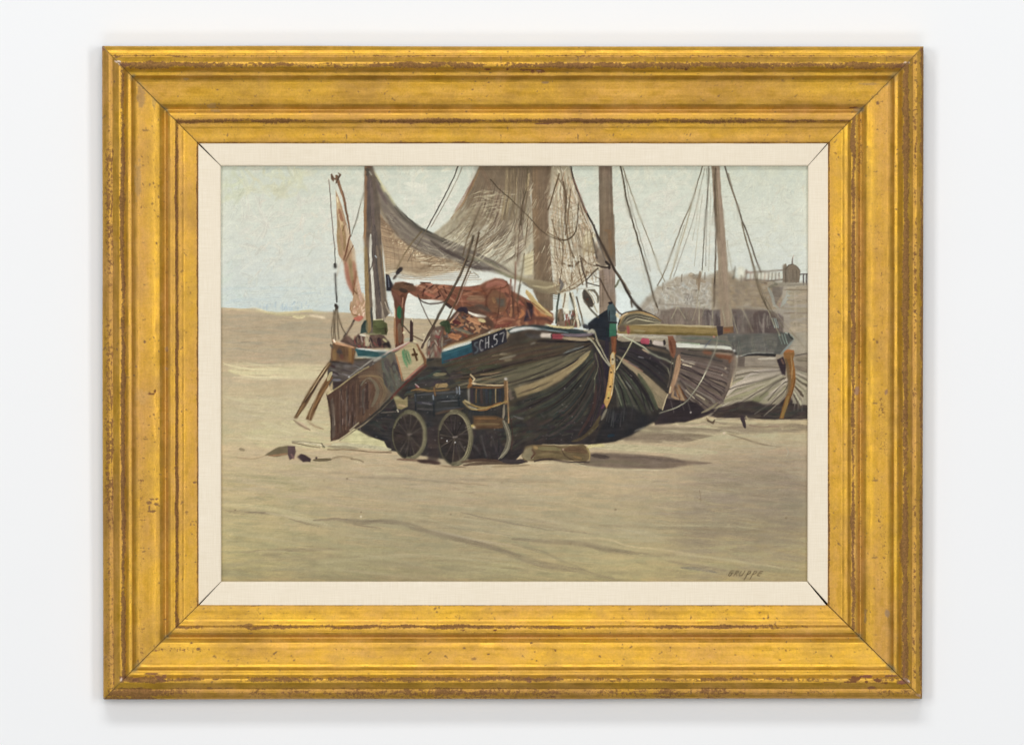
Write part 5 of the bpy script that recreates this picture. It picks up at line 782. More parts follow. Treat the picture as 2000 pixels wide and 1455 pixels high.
stroke([(573, 820), (584, 828), (598, 836), (606, 840)], 3.4, (122, 100, 82), .85); stroke([(600, 822), (614, 832), (632, 838)], 4, (150, 122, 92), .7, dry=.2); stroke([(582, 822), (600, 834)], 4, (206, 180, 148), .8)
# ---- leeboard
sid('painted_leeboard')
lee = [(637, 770), (652, 762), (676, 744), (700, 730), (730, 712), (748, 700), (770, 684), (786, 676), (800, 668), (814, 672), (824, 690), (833, 704), (833, 714), (812, 732), (790, 748), (766, 772), (738, 800), (712, 822), (690, 838), (662, 858), (646, 862), (646, 830), (642, 795)]
poly(lee, grad([(640, (84, 64, 54)), (690, (82, 64, 54)), (730, (98, 78, 62)), (755, (102, 96, 82)), (790, (90, 88, 78))], True), 1, 1.4, False, .05, 90)
for i in range(60):
    x = rnd.uniform(652, 730); yt = 772-(x-640)*.52; yb = 864-(x-655)*.9; c = rnd.choice([(72, 54, 48), (96, 76, 64), (84, 62, 52), (64, 52, 50), (110, 88, 72), (90, 84, 76)])
    line([(x, yt+rnd.uniform(0, 14)), (x+rnd.uniform(-1, 1), (yt+yb)/2), (x, yb-rnd.uniform(4, 30))], rnd.uniform(1.4, 4), c, .55)
for c, k in (((112, 88, 68), 0), ((124, 102, 76), 7), ((104, 86, 70), 13), ((116, 110, 92), -9), ((92, 70, 56), -16)):
    stroke([(702-k*.3, 744-k), (728+k*.6, 736-k*.5), (746+k, 762), (736+k, 790-k*.4)], 8, c, .7, .2, .2)
stroke([(716, 734), (744, 738), (756, 766)], 3, (148, 128, 88), .5, dry=.3)
dabs([(744, 704), (770, 688), (788, 745), (766, 768), (750, 750)], 34, (12, 34), (4, 8), 70, [(98, 100, 90), (86, 86, 78), (104, 96, 88), (78, 70, 68), (92, 98, 86)], .7, .03, .15, 8)
for _ in range(34): x = rnd.uniform(665, 705); y = rnd.uniform(772, 832); line([(x, y), (x+rnd.uniform(-1, 1), y+rnd.uniform(4, 14))], 1.4, rnd.choice([(140, 118, 104), (116, 104, 100), (60, 46, 42)]), .6)
poly([(646, 782), (650, 776), (654, 800), (655, 850), (648, 860), (647, 830)], (98, 86, 76), .85, 1.5); line([(640, 776), (646, 800), (648, 840), (648, 860)], 2, (58, 48, 42), .8); line([(651, 790), (654, 830)], 1.8, (150, 136, 118), .7)
line([(638, 770), (655, 760), (680, 742), (700, 728), (720, 716)], 2.6, (166, 148, 104), .85); line([(640, 770), (650, 762)], 3, (214, 194, 140), .8); line([(682, 736), (690, 730), (722, 706), (745, 696), (768, 682)], 3, (150, 144, 132), .85); splat(682, 736, 3.6, (180, 176, 166), .9); stroke([(730, 706), (745, 697)], 5, (170, 166, 152), .8)
stroke([(750, 692), (775, 680), (800, 668)], 3.6, (190, 170, 156), .9); line([(768, 686), (790, 676), (800, 670)], 3, (178, 122, 106), .85)
poly([(771, 689), (802, 669), (814, 673), (824, 694), (829, 708), (812, 724), (790, 744), (784, 728), (776, 706)], (178, 160, 120), 1, 1.4, False, .05); stroke([(773, 692), (780, 716), (787, 744)], 3.4, (176, 120, 76), .85); stroke([(790, 744), (810, 726), (828, 712)], 4, (176, 112, 88), .85)
stroke([(789, 682), (792, 698), (800, 714)], 9, (86, 122, 88), .7, .3, .5); stroke([(794, 684), (798, 700), (803, 712)], 7, (78, 116, 84), .7, .3, .5); stroke([(786, 684), (790, 704), (796, 718)], 5, (92, 140, 98), .8, dry=.2); stroke([(798, 686), (802, 706)], 4, (112, 142, 104), .6, dry=.3); stroke([(804, 676), (818, 692), (820, 706)], 4, (196, 180, 136), .7, dry=.2)
line([(808, 682), (811, 692), (814, 703)], 4, (80, 56, 34), .95); line([(806, 693), (814, 692)], 5, (84, 60, 36), .95)
poly([(812, 672), (816, 672), (833, 702), (833, 714), (828, 716), (828, 704)], (122, 84, 56), .97, 1.4); stroke([(806, 666), (814, 667)], 3, (222, 208, 160), .9)
line([(832, 714), (800, 742), (776, 764), (764, 778)], 4, (96, 50, 44), .8); line([(770, 778), (740, 806), (712, 828), (690, 842), (664, 860)], 2.8, (146, 132, 106), .9); line([(700, 826), (684, 840)], 3, (176, 164, 134), .8); line([(774, 776), (744, 808), (716, 832)], 2.6, (52, 44, 42), .85)
# dark hull behind the cart
sid('painted_boat#main')
poly([(775, 772), (800, 750), (836, 716), (866, 716), (900, 760), (910, 840), (900, 902), (764, 880), (764, 862), (735, 854), (704, 836), (740, 806)], (60, 56, 54), .95, 2.2, False, .09)
dabs([(800, 752), (836, 720), (900, 730), (930, 760), (900, 780), (780, 790)], 60, (14, 40), (4, 7), -14, [(80, 76, 62), (66, 62, 58), (92, 78, 62), (74, 66, 66), (62, 72, 68)], .7, .05, .2, 8)
dabs([(720, 820), (770, 785), (800, 860), (765, 866), (730, 852)], 40, (10, 26), (3, 6), 10, [(50, 52, 50), (66, 54, 56), (46, 46, 50), (60, 60, 56)], .7, .05, .2, 12)
stroke([(846, 732), (872, 730)], 6, (142, 132, 98), .8); stroke([(850, 754), (874, 752)], 8, (170, 140, 88), .9, .1); stroke([(802, 763), (820, 760), (845, 764), (878, 760)], 4, (148, 112, 62), .85); line([(858, 748), (848, 768)], 1.5, (70, 56, 44), .6); stroke([(812, 752), (818, 758)], 5, (132, 60, 52), .85); line([(811, 750), (818, 756)], 1.8, (206, 190, 180), .8)
poly([(768, 774), (776, 772), (788, 780), (796, 774), (796, 794), (784, 800), (776, 798)], (146, 132, 92), .95, 1.8, False, .08); stroke([(778, 790), (792, 794)], 4, (176, 146, 108), .85); stroke([(770, 778), (780, 776)], 4, (170, 166, 118), .85); line([(776, 800), (778, 804)], 2.4, (206, 196, 170), .8)
stroke([(744, 806), (774, 804)], 3, (112, 102, 92), .8)
# ---- hand cart
sid('painted_handcart')
poly([(808, 768), (850, 764), (912, 760), (914, 790), (910, 808), (860, 806), (810, 796)], (58, 58, 56), 1, 1.6, False, .06)
for p, c, w in (([(810, 772), (850, 768), (905, 764)], (84, 84, 86), 4), ([(815, 786), (848, 788)], (70, 68, 76), 6), ([(854, 776), (900, 774)], (64, 68, 70), 8), ([(856, 784), (896, 782)], (110, 110, 112), 2.4), ([(824, 786), (843, 790)], (126, 122, 118), 2.4), ([(850, 800), (900, 796)], (78, 78, 80), 5), ([(852, 782), (880, 780)], (34, 34, 38), 3.4), ([(815, 798), (850, 800)], (84, 80, 78), 4), ([(850, 808), (880, 802), (906, 798)], (94, 76, 62), 5)): stroke(p, w, c, .8, dry=.15)
for x, y0, y1 in ((811, 770, 784), (846, 772, 788), (892, 757, 768), (897, 756, 770), (915, 764, 780)): line([(x, y0), (x+1, y1)], 2.2, (186, 196, 204), .75)
line([(812, 768), (812, 800)], 3, (40, 42, 46), .8); line([(847, 782), (848, 812)], 3.4, (34, 38, 42), .85); line([(848, 758), (850, 772)], 3, (132, 94, 56), .8); line([(896, 776), (897, 792)], 3, (40, 48, 52), .8)
poly([(916, 752), (986, 750), (990, 790), (984, 842), (914, 836)], (58, 56, 54), .97, 2, False, .08, 90)
for x in (922, 930, 940, 950, 958, 968, 976): stroke([(x, 760), (x+rnd.uniform(-1, 1), 788)], 5, rnd.choice([(66, 54, 62), (50, 60, 60), (78, 62, 56), (56, 58, 64)]), .8, .1, .1)
for x, c in ((930, (128, 92, 56)), (968, (160, 136, 96)), (916, (170, 160, 140))): line([(x, 760), (x, 786)], 2.4, c, .85)
line([(920, 749), (950, 752), (984, 752)], 2.6, (216, 186, 134), .95); stroke([(918, 756), (950, 757), (984, 756)], 4, (116, 82, 50), .9); stroke([(918, 738), (920, 750), (914, 758)], 7, (150, 98, 48), .95); line([(919, 732), (927, 740), (924, 744)], 2.8, (206, 180, 132), .9); stroke([(921, 748), (930, 750)], 4, (232, 206, 160), .95)
stroke([(987, 742), (989, 770), (987, 790)], 7, (128, 96, 62), .9, .1); line([(991, 745), (992, 790), (994, 826)], 2.4, (186, 144, 98), .9); splat(988, 739, 5, (224, 216, 204), .95); stroke([(984, 790), (984, 806), (982, 820)], 4, (150, 138, 116), .85); stroke([(996, 760), (998, 778), (1004, 776)], 6, (112, 98, 86), .8)
line([(908, 782), (920, 790), (940, 796), (960, 794), (990, 784)], 3.6, (152, 122, 66), .95); line([(905, 784), (916, 796), (930, 800), (955, 796), (975, 790)], 2.8, (176, 146, 84), .9); line([(908, 782), (918, 788)], 2.4, (222, 200, 140), .9); line([(916, 794), (930, 798)], 2.2, (206, 194, 160), .8); line([(934, 801), (950, 800), (966, 790), (978, 786)], 2.6, (140, 96, 48), .9)
poly([(924, 812), (968, 812), (984, 818), (982, 836), (924, 838)], (98, 76, 54), .97, 1.8, False, .07); stroke([(926, 818), (970, 817)], 4, (130, 94, 58), .85, dry=.2); stroke([(928, 828), (976, 828)], 4, (124, 104, 72), .8, dry=.2); stroke([(926, 834), (975, 836)], 4, (84, 62, 46), .8); splat(923, 831, 6, (222, 188, 92), .95); splat(926, 834, 4, (214, 200, 170), .9)
dabs([(918, 842), (985, 842), (980, 895), (920, 898)], 40, (8, 26), (3, 6), 80, [(66, 60, 60), (74, 68, 64), (56, 54, 54), (62, 52, 54)], .7, .04, .2, 12)
def wheel(cx, cy, rx, ry, rimw, side, rim=(124, 116, 92), inn=(60, 53, 49)):
    e = lambda k, a0=0, a1=360, n=22: [(cx+rx*k*math.cos(math.radians(a0+(a1-a0)*i/n)), cy+ry*k*math.sin(math.radians(a0+(a1-a0)*i/n))) for i in range(n+1)]
    poly(e(1.0)[:-1], inn, 1, 1.6, False, .08)
    for a in range(0, 360, 30):
        q = math.radians(a+8); line([(cx, cy), (cx+rx*.85*math.cos(q), cy+ry*.85*math.sin(q))], 2, rnd.choice([(98, 88, 76), (88, 80, 70), (44, 38, 36), (84, 76, 66)]), .75)
    for a in range(0, 360, 24):
        q = math.radians(a); line([(cx+rx*.3*math.cos(q), cy+ry*.3*math.sin(q)), (cx+rx*.75*math.cos(q+.2), cy+ry*.75*math.sin(q+.2))], 2.4, rnd.choice([(72, 60, 62), (54, 48, 50), (80, 72, 70)]), .5)
    line(e(.97, 90, 270), rimw*.35, tuple(v*.8 for v in rim), .75); line(e(.95, -100, 95), rimw, rim, .95, var=.12)
    for k, c in ((.88, (170, 158, 124)), (1.02, (98, 94, 72)), (.95, (132, 124, 98)), (.92, (116, 110, 84))): line(e(k, -95, 80), 1.6, c, .75)
    line(e(.93, 200, 280), rimw*.6, tuple(v*.93 for v in rim), .8)
    stroke([(cx-4, cy-1), (cx+6, cy-2)], 3.4, (140, 128, 120), .7)
wheel(799, 850, 33, 48, 8, 1, (106, 101, 80))
wheel(888, 855, 33, 54, 9, 1, (116, 109, 87)); splat(873, 861, 2.6, (206, 202, 200), .9); splat(889, 864, 2.6, (206, 202, 200), .9)
poly([(834, 836), (856, 830), (856, 900), (836, 900)], (66, 56, 54), .8, 3); stroke([(836, 870), (856, 872)], 8, (78, 66, 60), .7, dry=.2)
line([(982, 820), (990, 836), (994, 856), (990, 876), (978, 894)], 9, (110, 104, 88), .95, taper=.15); line([(984, 822), (991, 840), (995, 858), (990, 878), (974, 896)], 1.8, (150, 142, 122), .8); line([(998, 818), (1001, 850), (998, 880)], 2, (76, 56, 50), .8)
line([(940, 850), (946, 876), (950, 890)], 3, (92, 86, 84), .6); stroke([(1002, 812), (1022, 818)], 2.4, (112, 106, 104), .7)
# cast shade painted beneath
sid('painted_beach')
stroke([(775, 897), (800, 898), (840, 902)], 5, (122, 98, 80), .9); stroke([(815, 900), (840, 902), (860, 905)], 8, (62, 46, 44), .9); stroke([(905, 908), (950, 904), (1000, 904), (1030, 902)], 7, (92, 76, 62), .9); stroke([(900, 902), (940, 898), (975, 900)], 6, (84, 66, 54), .9)
stroke([(980, 900), (1010, 902), (1030, 898)], 9, (66, 58, 58), .95); stroke([(960, 912), (1000, 910), (1035, 908)], 3.4, (142, 122, 92), .7); stroke([(860, 909), (880, 911), (910, 912)], 3, (110, 92, 72), .7)
# ---- log
sid('painted_log')
poly([(1018, 890), (1026, 872), (1040, 868), (1100, 870), (1140, 868), (1150, 876), (1152, 894), (1144, 902), (1100, 898), (1040, 900), (1024, 900)], (108, 92, 66), 1, 1.5, False, .07, 4)
stroke([(1050, 876), (1080, 876), (1096, 878)], 7, (128, 118, 82), .85, dry=.15); stroke([(1050, 888), (1080, 888), (1098, 890)], 7, (122, 106, 74), .85, dry=.15); stroke([(1102, 878), (1130, 878), (1146, 884)], 12, (100, 78, 58), .9, dry=.15); stroke([(1120, 890), (1136, 896)], 4, (142, 112, 70), .7)
poly([(1019, 892), (1024, 878), (1036, 872), (1044, 880), (1042, 896), (1030, 900)], (136, 124, 96), 1, 1.6, True); stroke([(1042, 872), (1050, 876)], 6, (178, 142, 86), .9); line([(1040, 878), (1044, 886), (1038, 894)], 3.4, (84, 56, 44), .85); line([(1044, 900), (1070, 896), (1110, 902), (1150, 902)], 3, (56, 46, 46), .9); line([(1098, 880), (1104, 890), (1120, 898)], 1.8, (70, 56, 46), .7); splat(1100, 877, 3, (190, 160, 140), .8); line([(1146, 874), (1152, 884), (1151, 898)], 2.4, (166, 142, 84), .8)
# ---- oar-like spar lying on the sand, stones and kelp
sid('painted_oar')
line([(571, 862), (600, 865), (630, 870), (648, 872)], 3, (190, 178, 148), .95); line([(571, 865), (590, 868), (625, 874)], 2, (112, 96, 78), .85); line([(572, 863), (590, 862), (630, 866)], 1.6, (122, 112, 90), .8); stroke([(648, 868), (700, 870), (764, 878)], 7, (188, 180, 146), .95, .1, .1); stroke([(640, 872), (680, 874), (700, 876)], 5, (154, 142, 114), .9); line([(640, 878), (680, 878), (720, 882), (764, 884)], 2.2, (116, 94, 70), .85); splat(632, 872, 5, (150, 142, 112), .85); line([(628, 866), (634, 874)], 2, (90, 84, 66), .8)
sid('painted_stone')
poly([(517, 889), (530, 880), (545, 872), (562, 871), (566, 876), (564, 888), (540, 892)], (114, 102, 78), 1, 1.5); stroke([(525, 890), (545, 888), (562, 886)], 4, (146, 112, 80), .85); poly([(562, 871), (576, 871), (578, 882), (574, 894), (566, 898), (562, 888)], (92, 74, 72), 1, 1.5); stroke([(568, 886), (574, 896)], 4, (124, 96, 92), .8)
poly([(580, 892), (588, 886), (596, 888), (608, 896), (606, 902), (592, 902)], (66, 54, 56), 1, 1.8, True); stroke([(612, 898), (630, 898), (648, 897)], 6, (98, 86, 64), .9, .3); splat(618, 894, 4, (62, 48, 50), .9)
sid('painted_beach')
stroke([(648, 896), (664, 892), (690, 894)], 5, (150, 130, 100), .7, dry=.2); line([(686, 896), (700, 898), (710, 902)], 2, (124, 108, 84), .8); line([(690, 900), (702, 903)], 1.8, (206, 190, 152), .8); stroke([(467, 876), (478, 880)], 5, (132, 118, 92), .7); stroke([(460, 892), (490, 896), (520, 890)], 3, (170, 146, 112), .6)
for _ in range(60):
    y = rnd.uniform(940, 1120); x = rnd.uniform(440, 1300); L = rnd.uniform(90, 260); sl = rnd.uniform(.04, .16)
    stroke([(x, y), (x+L*.5, y+L*sl*.4), (x+L, y+L*sl)], rnd.uniform(3, 12), rnd.choice([(194, 179, 138), (150, 136, 108), (186, 168, 128), (162, 148, 112), (200, 186, 146)]), rnd.uniform(.12, .3), .4, .35, .03, .4)
for _ in range(150):  # tiny specular glints painted into the colour of the dark hulls
    x = rnd.uniform(700, 1290); y = rnd.uniform(700, 890)
    k_ = IMG[int((y-PY0)*S), int((x-PX0)*S)].mean()
    if k_ < .36: CUR[0] = int(IDS[int((y-PY0)*S), int((x-PX0)*S)]); line([(x, y), (x+rnd.uniform(-2, 3), y+rnd.uniform(-2, 3))], rnd.uniform(.9, 1.8), rnd.choice([(132, 126, 120), (150, 146, 138), (104, 96, 92)]), rnd.uniform(.3, .7), setid=False)
# ---- writing in the lower right corner
sid('painted_writing')
SC = (92, 78, 58)
def sg(segs, ox, oy):
    for s_ in segs: line([(ox+px*.88+(8-py)*.3, oy+py*.84+1) for px, py in s_], 1.5, SC, .85, straight=len(s_) < 3)
sg([[(9, 1), (4, 1), (1, 6), (0, 11), (3, 13), (6, 11), (6, 7)], [(4, 7), (9, 6)]], 1423.5, 1112.5)
sg([[(1, 13), (4, 1)], [(3, 2), (8, 1), (9, 4), (3, 7)], [(3, 7), (8, 12)]], 1433.5, 1112.5)
sg([[(3, 1), (1, 8), (2, 11), (6, 11), (9, 8)], [(11, 0), (8, 11)]], 1443, 1113.5)
sg([[(5, 1), (1, 20)], [(5, 1), (10, 1), (10, 5), (4, 8)]], 1456, 1114)
sg([[(5, 1), (1, 19)], [(5, 1), (10, 1), (10, 5), (4, 8)]], 1467, 1114)
sg([[(9, 1), (4, 1), (2, 6), (1, 11), (6, 12)], [(3, 6), (8, 5)]], 1479.5, 1113.5)
# ================================================================ finish: slightly broken edges, weave
def finish():
    global IMG, HGT, IDS
    yy, xx = np.mgrid[0:NY, 0:NX].astype(np.float32)
    nx = lut(CL, xx*3, yy*3)*.3+lut(CL, xx*1.3+99, yy*1.3)*.6; ny = lut(CL, yy*3+200, xx*3)*.3+lut(CL, yy*1.3+31, xx*1.3+7)*.6
    X = np.clip(xx+nx*.3, 0, NX-1.01); Y = np.clip(yy+ny*.3, 0, NY-1.01)
    x0 = X.astype(int); y0 = Y.astype(int); fx = (X-x0)[..., None]; fy = (Y-y0)[..., None]
    IMG = (IMG[y0, x0]*(1-fx)*(1-fy)+IMG[y0, x0+1]*fx*(1-fy)+IMG[y0+1, x0]*(1-fx)*fy+IMG[y0+1, x0+1]*fx*fy)
    IDS = IDS[np.round(Y).astype(int), np.round(X).astype(int)]
    g0 = IMG.mean(-1, keepdims=True); ch = np.abs(IMG-g0).max(-1, keepdims=True); f = 1-.28*np.clip((ch-.06)/.16, 0, 1)       # earthy, slightly muted pigments
    IMG = g0+(IMG-g0)*f
    Bl = IMG.copy()
    for _ in range(2): Bl[1:-1, 1:-1] = (Bl[1:-1, 1:-1]*4+Bl[:-2, 1:-1]+Bl[2:, 1:-1]+Bl[1:-1, :-2]+Bl[1:-1, 2:])/8
    IMG = IMG+(IMG-Bl)*.6                                                                       # crisp touches
    lum = IMG.mean(-1, keepdims=True); pn = lut(CL, xx*2.2+50, yy*2.6+20)[..., None]*.6+lut(CL, xx*.7+5, yy*.9)[..., None]*.4+lut(BR, xx*1.1, yy*1.6)[..., None]*.35
    IMG = IMG*(1+pn*(.008+.10*np.clip(.55-lum, 0, 1)))
    Bl = IMG.copy()                                                                            # lost edges where the brush dragged wet paint
    for _ in range(5): Bl[1:-1, 1:-1] = (Bl[1:-1, 1:-1]*2+Bl[:-2, 1:-1]+Bl[2:, 1:-1]+Bl[1:-1, :-2]+Bl[1:-1, 2:])/6
    mk = np.clip(lut(CL, xx*.45+300, yy*.45+80)*.7+lut(CL, xx*1.6+11, yy*1.6)*.35, 0, .9)[..., None]; IMG = IMG*(1-mk)+Bl*mk
    tone = lut(CL, xx*.035+20, yy*.12+60)[..., None]*np.clip((yy[..., None]/S+PY0-690)/60, 0, 1)*np.clip((lum-.45)/.1, 0, 1); IMG = IMG*(1+.04*tone*np.array([1, .95, .6], np.float32))
    IMG = IMG+.07*(IMG-.55)-.045*np.clip(1-lum/.42, 0, 1)
    g = lut(GR, xx*1.0, yy*1.0)[..., None]; IMG = np.clip(IMG*(1+.012*g), 0.02, 1).astype(np.float32)
    H = HGT.copy()
    for _ in range(1):
        H[1:-1, 1:-1] = (H[1:-1, 1:-1]*2+H[:-2, 1:-1]+H[2:, 1:-1]+H[1:-1, :-2]+H[1:-1, 2:])/6
    HGT = H+.05*(np.sin(xx*1.9)+np.sin(yy*1.9))*.5+.03*lut(GR, xx, yy)
finish()
GAIN = 1.0
# ================================================================ node helpers
def mat(name):
    m = bpy.data.materials.new(name); m.use_nodes = True; nt = m.node_tree; return m, nt, nt.nodes['Principled BSDF']
def N(nt, t, **k):
    n = nt.nodes.new(t)
    for a, v in k.items():
        if a.startswith('i_'): n.inputs[a[2:].replace('_', ' ')].default_value = v
        else: setattr(n, a, v)
    return n
def lin(c):
    c = np.asarray(c, np.float64); return np.where(c <= .04045, c/12.92, ((c+.055)/1.055)**2.4)
def grid_object(name, V, quads, m, parent=None, col=None, smooth=True, label=None, extra=None):
    """V (n,3) metres local; quads (f,4); col (n,3) linear"""
    me = bpy.data.meshes.new(name); me.vertices.add(len(V)); me.vertices.foreach_set('co', np.ascontiguousarray(V, np.float32).ravel())
    f = len(quads); me.loops.add(f*4); me.loops.foreach_set('vertex_index', np.ascontiguousarray(quads, np.int32).ravel())
    me.polygons.add(f); me.polygons.foreach_set('loop_start', np.arange(0, f*4, 4, dtype=np.int32))
    me.update(calc_edges=True)
    me.polygons.foreach_set('use_smooth', np.full(f, smooth, bool))
    if col is not None:
        a = me.color_attributes.new('Col', 'FLOAT_COLOR', 'POINT'); a.data.foreach_set('color', np.concatenate([col, np.ones((len(V), 1))], 1).astype(np.float32).ravel())
    for k, v in (extra or {}).items():
        a = me.attributes.new(k, 'FLOAT', 'POINT'); a.data.foreach_set('value', np.ascontiguousarray(v, np.float32).ravel())
    me.materials.append(m); me.update()
    o = bpy.data.objects.new(name, me); sc.collection.objects.link(o)
    if parent: o.parent = parent
    if label: o['label'] = label
    return o
def box_mesh(name, x0, x1, y0, y1, z0, z1, m, parent=None, label=None):
    V = np.array([(x, y, z) for x in (x0, x1) for y in (y0, y1) for z in (z0, z1)]); q = [(0, 1, 3, 2), (4, 6, 7, 5), (0, 4, 5, 1), (2, 3, 7, 6), (0, 2, 6, 4), (1, 5, 7, 3)]
    return grid_object(name, V, np.array(q), m, parent, smooth=False, label=label)
# ================================================================ wall
m, nt, b = mat('wall_paint')
tc = N(nt, 'ShaderNodeTexCoord'); n1 = N(nt, 'ShaderNodeTexNoise', i_Scale=9., i_Detail=3.); nt.links.new(tc.outputs['Object'], n1.inputs['Vector'])
r = N(nt, 'ShaderNodeValToRGB'); r.color_ramp.elements[0].color = (.895, .905, .916, 1); r.color_ramp.elements[1].color = (.912, .921, .93, 1); nt.links.new(n1.outputs[0], r.inputs[0]); nt.links.new(r.outputs[0], b.inputs['Base Color'])
n2 = N(nt, 'ShaderNodeTexNoise', i_Scale=420., i_Detail=4.); nt.links.new(tc.outputs['Object'], n2.inputs['Vector']); bp = N(nt, 'ShaderNodeBump', i_Strength=.06, i_Distance=.0004); nt.links.new(n2.outputs[0], bp.inputs['Height']); nt.links.new(bp.outputs[0], b.inputs['Normal'])
b.inputs['Roughness'].default_value = .8; b.inputs['Specular IOR Level'].default_value = .2
wall = box_mesh('wall', -2.5, 2.5, 0, .1, -1.8, 1.8, m); wall['kind'] = 'structure'
# ================================================================ the framed picture: everything hangs from one empty at its base
ZB = (727.5-1364)*K
root = bpy.data.objects.new('framed_painting', None); sc.collection.objects.link(root); root.location = (0, -GAP, ZB); root.rotation_euler = (TILT, 0, 0); root.empty_display_size = .05
root['label'] = 'oil painting of beached fishing boats in a wide worn gilt frame with cream linen liner'; root['category'] = 'framed painting'
def W(px, py, z):
    """photo pixel + height above the frame's back (in pixels) -> local metres"""
    f = (D+Z_EDGE-z*K)/D
    return np.stack([(px-1000)*K*f, -z*K, (727.5-py)*K*f-ZB], -1)
OUT = [(200, 91), (1803, 91.5), (1801, 1364), (202, 1364.5)]; INN = [(388.5, 281.5), (1616, 281.5), (1616, 1180.5), (388.5, 1180.5)]; SIG = [(432, 325), (1577.5, 325), (1576.5, 1135), (432.5, 1135)]
def v2(p): return np.array(p, float)
GV = [.9, .55, 1.5, .8]        # how far each corner joint has opened: top left, top right, bottom right, bottom left
def rail(which, O, I, prof, step, gap0, gap1, zmin):
    """one mitred rail: which 0 top,1 right,2 bottom,3 left. prof: (d 0..1, z px) rows"""
    a, c = which, (which+1) % 4; n = int(np.hypot(*(v2(O[c])-v2(O[a])))/step)
    d = prof[:, 0][:, None]; z = prof[:, 1][:, None]; t = np.linspace(0, 1, n)[None, :]
    P0 = v2(O[a])*(1-d)+v2(I[a])*d; P1 = v2(O[c])*(1-d)+v2(I[c])*d      # mitre points per row
    L = np.hypot(*(P1-P0).T)[:, None]; g = (gap0+(gap1-gap0)*d)/2
    ga, gc = g*GV[a]/L, g*GV[c]/L; tt = ga+(1-ga-gc)*t
    X = P0[:, :1]*(1-tt)+P1[:, :1]*tt; Y = P0[:, 1:]*(1-tt)+P1[:, 1:]*tt; Z = np.broadcast_to(z, X.shape).copy()
    return X, Y, Z
def close(X, Y, Z, zmin):     # walls into the mitre joint
    X = np.concatenate([X[:, :1], X, X[:, -1:]], 1); Y = np.concatenate([Y[:, :1], Y, Y[:, -1:]], 1); Z = np.concatenate([np.minimum(Z[:, :1], zmin), Z, np.minimum(Z[:, -1:], zmin)], 1); return X, Y, Z
def quads(nr_, nc): 
    i = np.arange(nr_-1)[:, None]*nc+np.arange(nc-1)[None, :]; return np.stack([i, i+nc, i+nc+1, i+1], -1).reshape(-1, 4)
def interp_prof(pts, step, width):
    pts = np.array(pts, float); ds = []
    for k in range(len(pts)-1):
        n = max(1, int(round(np.hypot(*(pts[k+1]-pts[k]))/step)))
        for j in range(n): ds.append(pts[k]+(pts[k+1]-pts[k])*j/n)
    ds.append(pts[-1]); ds = np.array(ds); zz = ds[:, 1].copy()
    for _ in range(1): zz[1:-1] = (zz[:-2]+2*zz[1:-1]+zz[2:])/4
    ds[:, 1] = zz; ds[:, 0] /= width; return ds
FP = [(0, 2), (0, 54), (.6, 58), (3, 63), (8, 68), (10, 68.6), (11.5, 70.4), (14, 71), (18, 71.5), (20, 70), (21, 72), (25, 77), (29, 82), (33, 85), (37, 85.5), (41, 83), (44, 79), (46, 75), (50, 71), (55, 69), (57, 68.4), (58.5, 66), (60, 62), (64, 57.5), (70, 54), (80, 51.5), (90, 50.5), (96, 49.8), (102, 48), (108, 45), (111, 43.4), (112.5, 42.6), (119, 35), (121.5, 31.5), (123, 30.5), (124.5, 33), (128, 38.5), (133, 41.5), (138, 42), (142, 41), (144.5, 38), (147, 34), (150, 32.3), (154, 30.8), (158, 28.6), (160, 27.2), (168, 26.2), (177, 25.8), (184, 24.6), (187, 21.5), (188, 18), (188, 12)]
FP = [(d_, 2 if z_ <= 2 else 10+(z_-12)*.72) for d_, z_ in FP]      # a little shallower than it is wide
prof = interp_prof(FP, 1.5, 188.)
# ---- gilding material
m, nt, b = mat('worn_gold_leaf')
at = N(nt, 'ShaderNodeAttribute', attribute_name='Col'); wr = N(nt, 'ShaderNodeAttribute', attribute_name='wear'); tc = N(nt, 'ShaderNodeTexCoord')
n1 = N(nt, 'ShaderNodeTexNoise', i_Scale=700., i_Detail=5., i_Roughness=.7); nt.links.new(tc.outputs['Object'], n1.inputs['Vector'])
n3 = N(nt, 'ShaderNodeTexNoise', i_Scale=110., i_Detail=6., i_Roughness=.65); nt.links.new(tc.outputs['Object'], n3.inputs['Vector'])
mr = N(nt, 'ShaderNodeMapRange'); mr.inputs[1].default_value = .3; mr.inputs[2].default_value = .7; mr.inputs[3].default_value = .86; mr.inputs[4].default_value = 1.12; nt.links.new(n1.outputs[0], mr.inputs[0])
vm = N(nt, 'ShaderNodeVectorMath', operation='SCALE'); nt.links.new(at.outputs['Color'], vm.inputs[0]); nt.links.new(mr.outputs[0], vm.inputs['Scale']); 
rb = N(nt, 'ShaderNodeAttribute', attribute_name='rub'); n4 = N(nt, 'ShaderNodeTexNoise', i_Scale=400., i_Detail=8., i_Roughness=.75); nt.links.new(tc.outputs['Object'], n4.inputs['Vector'])
rm = N(nt, 'ShaderNodeMath', operation='MULTIPLY_ADD'); nt.links.new(n4.outputs[0], rm.inputs[0]); rm.inputs[1].default_value = 3.6; nt.links.new(rb.outputs['Fac'], rm.inputs[2])
rf = N(nt, 'ShaderNodeMapRange'); rf.interpolation_type = 'SMOOTHSTEP'; rf.inputs[1].default_value = 2.5; rf.inputs[2].default_value = 2.95; rf.inputs[4].default_value = .82; nt.links.new(rm.outputs[0], rf.inputs[0])
rc = N(nt, 'ShaderNodeValToRGB'); rc.color_ramp.elements[0].position = .35; rc.color_ramp.elements[1].position = .65; rc.color_ramp.elements[0].color = (.10, .048, .022, 1); rc.color_ramp.elements[1].color = (.28, .13, .06, 1); nt.links.new(n1.outputs[0], rc.inputs[0])
mx = N(nt, 'ShaderNodeMix', data_type='RGBA'); nt.links.new(rf.outputs[0], mx.inputs[0]); 
